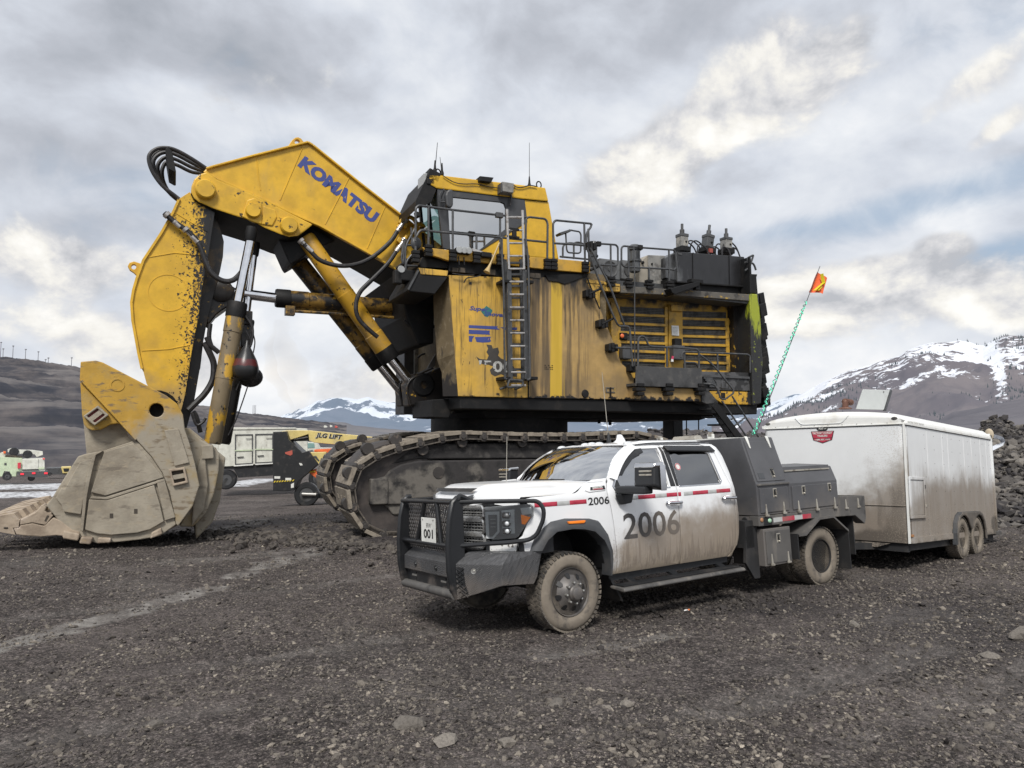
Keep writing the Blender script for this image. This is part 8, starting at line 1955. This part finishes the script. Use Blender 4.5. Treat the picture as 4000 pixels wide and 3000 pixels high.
b.build('screw',M_SERVD,sw)['kind']='stuff'
MB().beam((.05,-.006,.045),(LX,-.006,.045),.02,.09).build('bottom_trim',M_TRS,trailer);MB().beam((.012,.012,0),(.012,.012,HZs),.03,.03).build('corner_trim',M_TRR,trailer)
MB().box(.03,.10,-.03,-.005,.10,.14).build('side_marker',plain('marker_rust',(.35,.17,.07),.5),trailer,bevel=.006)
MB().box(LX-.02,LX+.03,-.03,.05,.0,HZs).build('rear_post',M_TRS,trailer,bevel=.01)
MB().box(LX-.1,LX+.22,-.04,.1,-.03,.05).build('rear_bumper',M_SERVD,trailer,bevel=.01);MB().box(LX+.02,LX+.06,-.02,.06,.30,.42).build('tail_lamp',M_REDP,trailer)
b=MB();b.box(.1,LX,.06,.14,-.12,0);b.box(.1,LX,WY-.14,WY-.06,-.12,0);b.box(.05,.15,.06,WY-.06,-.14,0);b.box(1.9,3.8,.4,2.0,-.22,-.05);b.box(.06,LX,.05,WY-.05,-.04,.03);b.build('trailer_frame',M_RUBB,trailer)
b=MB();b.beam((.2,.5,-.08),(-1.0,WY/2-.04,-.1),.08,.1);b.beam((.2,WY-.5,-.08),(-1.0,WY/2+.04,-.1),.08,.1);b.box(-1.15,-.85,WY/2-.08,WY/2+.08,-.12,-.02);b.build('tongue',M_RUBB,trailer)
b=MB().prismY([(.3,-.02),(1.9,-.02),(1.8,-.09),(.5,-.09)],-.01,.03);b.build('splash_guard',grunge('muddy_guard',(.2,.17,.14),.9,[dict(c=(.05,.045,.04),s=9,lo=.45,hi=.6)],bump=.8),trailer)
# wheels and their double fender
for x in (2.43,3.27):
    wheel('trailer_wheel',trailer,(x,-.045,.005),.365,.22,.20,deep=2);wheel('trailer_wheel',trailer,(x,WY-.02,.005),.365,.22,.20,axis=1,deep=2)
fo=[(1.98,-.10),(1.99,.10),(2.06,.28),(2.18,.40),(2.34,.455),(3.36,.455),(3.52,.40),(3.64,.28),(3.71,.08),(3.72,-.06)]
fi=[(3.66,-.06),(3.65,.10),(3.58,.26),(3.46,.36),(3.30,.40),(3.12,.36),(2.98,.25),(2.90,.16),(2.82,.14),(2.76,.20),(2.66,.32),(2.52,.385),(2.38,.395),(2.22,.35),(2.10,.25),(2.05,.10),(2.04,-.10)]
MB().prism(fo+fi,-.085,-.05).build('fender',M_FLARE if 0 else grunge('fender_dirty',(.10,.088,.075),.6,[dict(c=(.22,.185,.15),s=4,lo=.5,hi=.75)]),trailer,bevel=.015)
b=MB();b.grid([[(x,-.08,z)for x,z in fo],[(x,.0,z)for x,z in fo]]);b.build('fender_top',M_FLARE,trailer)
b=MB();b.prism(fo+[(3.72,-.12),(1.98,-.12)],-.008,-.003);b.build('wheel_well',M_INK,trailer);b=MB().box(2.0,3.7,.25,.3,-.1,.4);b.build('wheel_well',M_INK,trailer)  # dark plate over the uncut wall stands in for the shaded wheel opening
# roof fittings: tilted white panel and rusty stub pipe
rp=[TL.un(*z17(x,y),1.05)for x,y in ((762,768),(1000,775),(1052,605),(820,598))]
pp=MB().loft([[tuple(Vector(p))for p in rp],[tuple(Vector(p)+Vector((.05,.03,-.0)))for p in rp]]).build('roof_panel',grunge('panel_white',(.56,.58,.56),.35,[dict(c=(.30,.30,.26),s=2,lo=.55,hi=.75,a=.4)],var=.03),trailer,bevel=.008)
MB().beam(Vector(rp[1])+Vector((.08,.02,.0)),Vector(rp[2])+Vector((.08,.02,0)),.06,.05).build('panel_stay',M_FLARE,pp);MB().sphere(Vector(TL.un(*z17(1000,622),1.04)),.012).build('panel_bolt',M_INK,pp)
q=Vector(TL.un(*z17(668,768),1.4));t=Vector(TL.un(*z17(668,692),1.4));e=Vector(TL.un(*z17(715,712),1.4));M_RUST=grunge('rust',(.14,.065,.045),.85,[dict(c=(.26,.15,.11),s=9,lo=.5,hi=.7)])
o=MB().cyl(q,t,.055,n=12).build('stub_pipe',M_RUST,trailer,smooth=True);MB().cyl(t+Vector((-.02,0,-.03)),e,.06,n=12).build('pipe_elbow',M_RUST,o,smooth=True);MB().lathe([(.12,0),(.10,.02),(.06,.03)],q,(0,0,1),14).build('pipe_flange',M_RUST,o)
# torn sheet blowing at the rear
ps=[TL.un(*z17(x,y),.3)for x,y in ((1912,990),(1940,985),(1990,995),(2030,1010),(2052,1045),(2030,1085),(1990,1105),(1930,1135))]
qs=[TL.un(*z17(x,y),.45)for x,y in ((1915,1030),(1945,1020),(1985,1030),(2000,1040),(2010,1058),(2000,1068),(1965,1078),(1925,1098))]
b=MB();b.grid([[p,tuple((Vector(p)+Vector(q_))/2+Vector((.02*math.sin(i*2),.03,.015*math.cos(i*3)))),q_]for i,(p,q_)in enumerate(zip(ps,qs))]);o=b.build('torn_sheet',plain('white_sheet',(.72,.75,.80),.5),trailer,smooth='all')
MB().sphere(ps[0],.11,(.5,.8,1.2),10,8).build('foam_plug',plain('foam',(.45,.38,.28),.9),trailer,smooth=True)

# ================================================================== vehicles and posts in the distance
z11=zm(0,1300,500,1185)
M_CREAM=grunge('lift_cream',(.66,.53,.20),.45,[dict(c=(.5,.42,.25),s=2,lo=.5,hi=.75)])
M_VWHITE=grunge('van_white',(.62,.62,.55),.5,[dict(c=(.30,.28,.23),s=2,lo=.5,hi=.78,a=.6),dict(c=(.25,.22,.18),s=4,sc=(1,1,.3),lo=.58,hi=.7,a=.5)])
M_LIME=grunge('service_lime',(.50,.58,.40),.5);M_ORANGE=plain('lift_orange',(.75,.15,.04),.5);M_VGLASS=plain('vehicle_glass',(.22,.36,.34),.1)
M_YEP=plain('hazard_yellow',(.70,.52,.05),.5)
def ground_frame(px,py,depth,dx=(1,0,0)):
    p=at(px,py,depth);d=Vector(dx).normalized()
    return Frame(p,d,(-d.y,d.x,0))
def vehicle(name,label,cat,px,py,depth,dx=(1,0,0)):
    f=ground_frame(px,py,depth,dx);r=empty(name,f.matrix());tag(r,label,cat)
    def pr(zf,pts,w0,w1,nm,mat,par=None,bevel=.02):return MB().prism([(q[0],q[2])for q in (f.un(*zf(x,y),w0)for x,y in pts)],w0,w1).build(nm,mat,par or r,bevel=bevel)
    def pt(zf,x,y,w):return Vector(f.un(*zf(x,y),w))
    def wh(zf,x,y,rp,w,W,nm='wheel'):
        c=pt(zf,x,y,w);R=(pt(zf,x+rp,y,w)-c).length;h=empty(nm,Matrix.Translation(c),r)
        MB().lathe([(R*.55,.04),(R*.6,0),(R*.9,.0),(R,.06),(R,W)],(0,0,0),(0,1,0),28).build('tyre',M_TBLK,h,smooth=True)
        MB().lathe([(R*.58,.03),(R*.5,.12),(R*.2,.12),(R*.18,.03),(0,.03)],(0,0,0),(0,1,0),20).build('rim',M_GREY,h,smooth=True)
        return h
    return r,f,pr,pt,wh
# boom lift
r,f,pr,pt,wh=vehicle('boom_lift','cream boom lift with black counterweight parked behind the shovel track','boom lift',1197,1982,30,(1,.2,0))
cw=pr(z10,[(737,318),(858,314),(880,390),(960,470),(1000,505),(1060,490),(1148,612),(1060,690),(965,770),(930,850),(862,860),(737,856)],0,2.2,'counterweight',M_TBLK)
pr(z10,[(845,505),(870,498),(912,485),(914,522),(895,535),(850,520)],-.02,.1,'emblem',plain('emblem_red',(.45,.10,.07),.5),cw,0);pr(z10,[(972,602),(995,604),(1008,622),(985,625)],-.02,.1,'sticker',M_PLATE,cw,0)
for x,y in ((750,723),(850,738)):pr(z10,[(x,y),(x+52,y),(x+52,y+22),(x,y+22)],-.02,.1,'sticker',M_PLATE,cw,0)
pr(z10,[(900,795),(928,780),(925,825),(900,830)],-.02,.1,'sticker',M_PLATE,cw,0)
for k in range(8):x=740+k*24;y=779-k*1.6;pr(z10,[(x,y),(x+12,y-14),(x+24,y-15),(x+12,y)],-.02,.1,'hazard_stripe',M_YEP,cw,0)
bm_=pr(z10,[(790,318),(865,303),(1075,306),(1400,340),(1720,372),(2000,400),(1960,470),(1470,446),(1230,428),(1110,416),(1065,400),(1060,340),(895,392),(868,318)],.5,1.3,'lift_boom',M_CREAM)
pr(z10,[(885,380),(1060,340),(1065,380),(1060,402),(900,405)],.7,1.2,'boom_recess',M_TBLK,bm_,0);pr(z10,[(920,378),(1055,355),(1058,372),(925,396)],.62,.8,'lift_ram',M_SATIN,bm_)
A_=pt(z10,1132,364,.49);B_=pt(z10,1368,386,.49);hU=(pt(z10,1150,325,.49)-A_).z
for o_,mt,bd,xx in ((.0,M_PLATE,.07,0),(-.012,M_INK,.03,0)):
    b=MB().text('JLG LIFT',1.0,lambda x,y,h:(x,0,y),bold=bd,shear=.25);mx=max(v[0]for v in b.v);mz=max(v[2]for v in b.v)
    b.v=[tuple(A_.lerp(B_,v[0]/mx)+Vector((0,o_,hU*v[2]/mz)))for v in b.v];b.build('lettering',mt,bm_,recalc=False)
pr(z10,[(1075,505),(1225,500),(1215,530),(1155,620),(1140,605)],.3,1.6,'turntable',M_CREAM);pr(z10,[(1100,540),(1128,535),(1160,580),(1150,590)],.28,.4,'turntable_recess',M_GREY)
pr(z10,[(1110,480),(1320,468),(1320,500),(1230,560),(1215,500),(1110,500)],.4,1.6,'hood',M_ORANGE);pr(z10,[(1060,680),(1125,660),(1160,700),(1130,740),(1075,700)],.2,1.2,'tool_tray',M_ORANGE)
pr(z10,[(1062,678),(1120,672),(1122,684),(1066,690)],.17,.25,'hazard_strip',M_YEP,None,0)
wh(z10,1040,890,112,.1,.5);wh(z10,1500,890,112,.1,.5);pr(z10,[(1000,880),(1600,870),(1600,930),(1000,920)],.4,1.6,'chassis',M_TBLK);MB().cyl(pt(z10,1000,885,.05),pt(z10,1130,890,.05),.07).build('steer_ram',M_SATIN,r)
# white box truck
r,f,pr,pt,wh=vehicle('box_truck','old white box truck with panel doors, half hidden by the bucket and the boom lift','truck',884,1911,41,(1,.28,0))
bd=pr(z10,[(180,300),(330,282),(945,284),(1050,290),(1050,605),(740,600),(390,630),(180,640)],0,2.3,'box_body',M_VWHITE);pr(z10,[(180,290),(330,278),(945,280),(950,292),(330,300),(180,305)],-.06,2.3,'roof_edge',M_VWHITE,bd)
for x0,x1,y0,y1 in ((390,553,342,618),(574,738,337,606)):
    d=plate(MB(),[(q[0],q[2])for q in (f.un(*z10(x,y),-.05)for x,y in ((x0,y0),(x1,y0-3),(x1,y1-8),(x0,y1)))],[[(q[0],q[2])for q in (f.un(*z10(x,y),-.05)for x,y in ((x0+9,y0+9),(x1-9,y0+6),(x1-9,y1-17),(x0+9,y1-9)))]],-.05,.02).build('door_frame',M_GREY,bd)
    MB().beam(pt(z10,x0+100,y0+40,-.06),pt(z10,x1,y0+38,-.06),.02,.03).build('door_bar',M_GREY,d);MB().beam(pt(z10,x0+20,y1-68,-.06),pt(z10,x0+80,y1-72,-.06),.03,.05).build('door_latch',M_TBLK,d)
    MB().beam(pt(z10,x0,490 if x0<500 else 478,-.05),pt(z10,x1,484 if x0<500 else 478,-.05),.02,.06).build('reflective_line',M_LIME,d)
pr(z10,[(250,640),(740,600),(1050,610),(1050,700),(740,715),(420,735),(380,660),(260,660)],.1,2.2,'chassis',M_TBLK);pr(z10,[(380,622),(555,610),(555,622),(380,634)],-.05,.05,'side_step',M_PLATE,None,0);pr(z10,[(575,608),(735,600),(735,610),(575,620)],-.05,.05,'side_step',M_PLATE,None,0)
wh(z10,310,755,94,.05,.6);wh(z10,1150,740,90,.05,.4)
# white pickup behind the lift
r,f,pr,pt,wh=vehicle('parked_pickup','small white pickup parked beyond the orange hood of the boom lift','pickup truck',1230,1830,46,(1,.25,0))
pr(z10,[(905,405),(1140,415),(1165,465),(1360,468),(1400,480),(1400,560),(905,560)],0,1.8,'body',M_VWHITE);pr(z10,[(1030,420),(1112,422),(1118,466),(1032,468)],-.02,.1,'window',M_VGLASS);pr(z10,[(955,415),(1000,412),(1000,500),(960,500)],-.02,.1,'door_panel',M_VWHITE);pr(z10,[(1010,492),(1100,492),(1100,505),(1010,505)],-.02,.1,'reflective_line',M_LIME)
wh(z10,1330,590,45,-.05,.3);wh(z10,1010,590,45,-.05,.3)
# service truck with a folded crane
r,f,pr,pt,wh=vehicle('crane_truck','white and lime service truck with a folded white crane, at the left edge','service truck',30,1880,53,(1,.66,0))
pr(z11,[(-260,1140),(0,1150),(205,1160),(205,1285),(155,1285),(150,1330),(105,1330),(90,1285),(40,1280),(20,1330),(-260,1330)],0,2.2,'side_body',M_LIME);rb=pr(z11,[(205,1168),(412,1160),(415,1282),(205,1288)],.0,2.0,'rear_body',M_VWHITE)
pr(z11,[(212,1172),(355,1168),(355,1262),(212,1266)],-.06,.1,'rear_door',M_VWHITE,rb);pr(z11,[(205,1266),(360,1262),(360,1270),(205,1274)],-.07,.1,'shadow_gap',M_TBLK,rb,0);pr(z11,[(355,1250),(410,1246),(410,1262),(355,1266)],-.06,.1,'lime_tape',M_LIME,rb,0)
pr(z11,[(160,1288),(440,1280),(440,1335),(330,1340),(180,1325)],-.2,1.8,'rear_bumper',M_GREY)
for x,y in ((205,1308),(312,1300),(425,1300)):pr(z11,[(x-16,y-8),(x+16,y-9),(x+16,y+8),(x-16,y+8)],-.25,0,'tail_lamp',plain('tail_red',(.75,.04,.06),.3,emit=.5),None,0)
cr=pr(z11,[(70,1080),(100,1068),(160,1068),(165,1082),(300,1085),(395,1098),(398,1130),(340,1150),(320,1125),(260,1118),(180,1122),(100,1140),(95,1110),(72,1105)],.5,1.2,'crane_boom',M_VWHITE)
for x,y in ((130,1100),(255,1125)):MB().lathe([(0,0),(.3,0),(.32,.1)],pt(z11,x,y,.42),(0,1,0),14).build('crane_joint',M_TBLK,cr)
pr(z11,[(0,1112),(40,1100),(60,1130),(30,1165),(0,1165)],.8,1.4,'crane_post',M_VWHITE);pr(z11,[(30,1095),(55,1098),(52,1118),(32,1118)],.6,.8,'beacon',M_ORANGE);pr(z11,[(60,1130),(205,1140),(205,1165),(40,1162)],.3,1.6,'deck_gear',M_BUCKD)
pr(z11,[(163,1205),(192,1200),(192,1255),(163,1258)],-.15,.1,'extinguisher',plain('extinguisher_red',(.55,.05,.07),.4));pr(z11,[(40,1205),(60,1205),(60,1225),(40,1225)],-.03,.05,'side_latch',M_GREY,None,0);pr(z11,[(395,1160),(415,1160),(415,1172),(395,1172)],-.1,.1,'marker_lamp',plain('mark_red',(.8,.1,.1),.4),None,0)
wh(z11,65,1330,45,-.05,.6);wh(z11,290,1345,34,.4,.5)
# low dark machine with a yellow cab further right
r,f,pr,pt,wh=vehicle('quarry_loader','low dark loader with a yellow top parked at the foot of the pit wall','loader',240,1862,75,(1,.6,0))
pr(z11,[(425,1255),(565,1250),(600,1258),(690,1262),(690,1312),(425,1310)],0,3,'body',M_GREY);pr(z11,[(565,1245),(655,1242),(660,1258),(640,1300),(580,1300)],-.2,2.5,'cab',M_CREAM);pr(z11,[(585,1256),(640,1254),(636,1285),(592,1285)],-.25,0,'window',M_TBLK);wh(z11,460,1308,18,-.2,1);wh(z11,640,1308,18,-.2,1)
# far pickups down in the pit
for i,(x,y,w_,mt,lab)in enumerate(((1212,272,26,M_VWHITE,'tiny white pickup on the spoil heaps, leftmost of the far vehicles'),(1262,268,18,M_VWHITE,'tiny white van standing beside the red vehicle on the spoil heaps'),(1310,274,22,plain('far_red',(.5,.08,.06),.5),'tiny red vehicle on the spoil heaps beyond the boom lift'),(1810,348,30,M_VWHITE,'tiny white tank truck right above the track of the shovel'))):
    px,py=z10(x,y);fr_=ground_frame(px,py+4,270);q=lambda dx,dy:fr_.un(px+dx,py+dy,0)[::2]
    MB().prism([q(-w_*.22,4),q(w_*.22,4),q(w_*.22,-1),q(w_*.08,-2),q(w_*.02,-5),q(-w_*.16,-5),q(-w_*.22,-2)],0,1.6).build('far_vehicle',mt,bevel=.1).matrix_world=fr_.matrix()
    tag([o for o in COL.objects if o.name.startswith('far_vehicle')and 'label' not in o][0],lab,'vehicle')
# poles along the rim of the pit
POST=[(z11,2,85,248,'thickest pole at the very left edge of the pit rim'),(z11,25,145,255,'short thin pole next to the left edge of the pit rim'),(z11,115,118,272,'tall pole on the pit rim, third from the left edge'),(z11,232,150,284,'tall pole on the pit rim, fourth from the left edge'),(z11,350,172,292,'tall pole on the pit rim, fifth from the left edge'),(z11,420,245,296,'shorter one of two close poles on the pit rim'),(z11,445,230,298,'taller one of two close poles on the pit rim'),(z11,660,228,320,'lone pole on the pit rim just left of the bucket'),
        (z10,553,75,172,'left one of three thin masts above the boom lift'),(z10,565,75,172,'middle one of three thin masts above the boom lift'),(z10,577,75,172,'right one of three thin masts above the boom lift')]
M_POLE=plain('pole_grey',(.22,.22,.24),.8)
for i,(zf,x,y0,y1,lab)in enumerate(POST):
    D=424 if zf is z11 else 430;a=at(*zf(x,y1),D);t=at(*zf(x,y0),D);L=(t-a).z
    b=MB().cyl((0,0,-2),(0,0,L),.22 if zf is z11 else .17,.16 if zf is z11 else .13,n=6)
    if zf is z11:b.box(-.45,.45,-.2,.2,L-.5,L+.1)
    o=b.build('pole',M_POLE);o.location=a;tag(o,lab,'pole','poles on the far rim')
# thin brown smoke over the pit
b=MB()
for o_,r_ in ((0,1.0),(18,.7)):
    P=[at(1165+o_-75*t+16*math.sin(t*7+o_),1650-400*t,690)for t in [k/16 for k in range(17)]]
    b.tube(P,[r_*(4+17*math.sin(min(1,k/10)*1.57)*(1-max(0,k-9)/7.5)+2*math.sin(k*1.7))for k in range(17)],20)
sm=bpy.data.materials.new('smoke');sm.use_nodes=True;nt=sm.node_tree;nt.nodes.clear();out=N(nt,'ShaderNodeOutputMaterial');v=N(nt,'ShaderNodeVolumeAbsorption');v.inputs['Color'].default_value=(.78,.70,.60,1);v.inputs['Density'].default_value=.011;nt.links.new(v.outputs[0],out.inputs['Volume'])
o=b.build('smoke',sm,smooth='all');tag(o,'thin brown smoke drifting up from the pit behind the boom lift','smoke',kind='stuff')
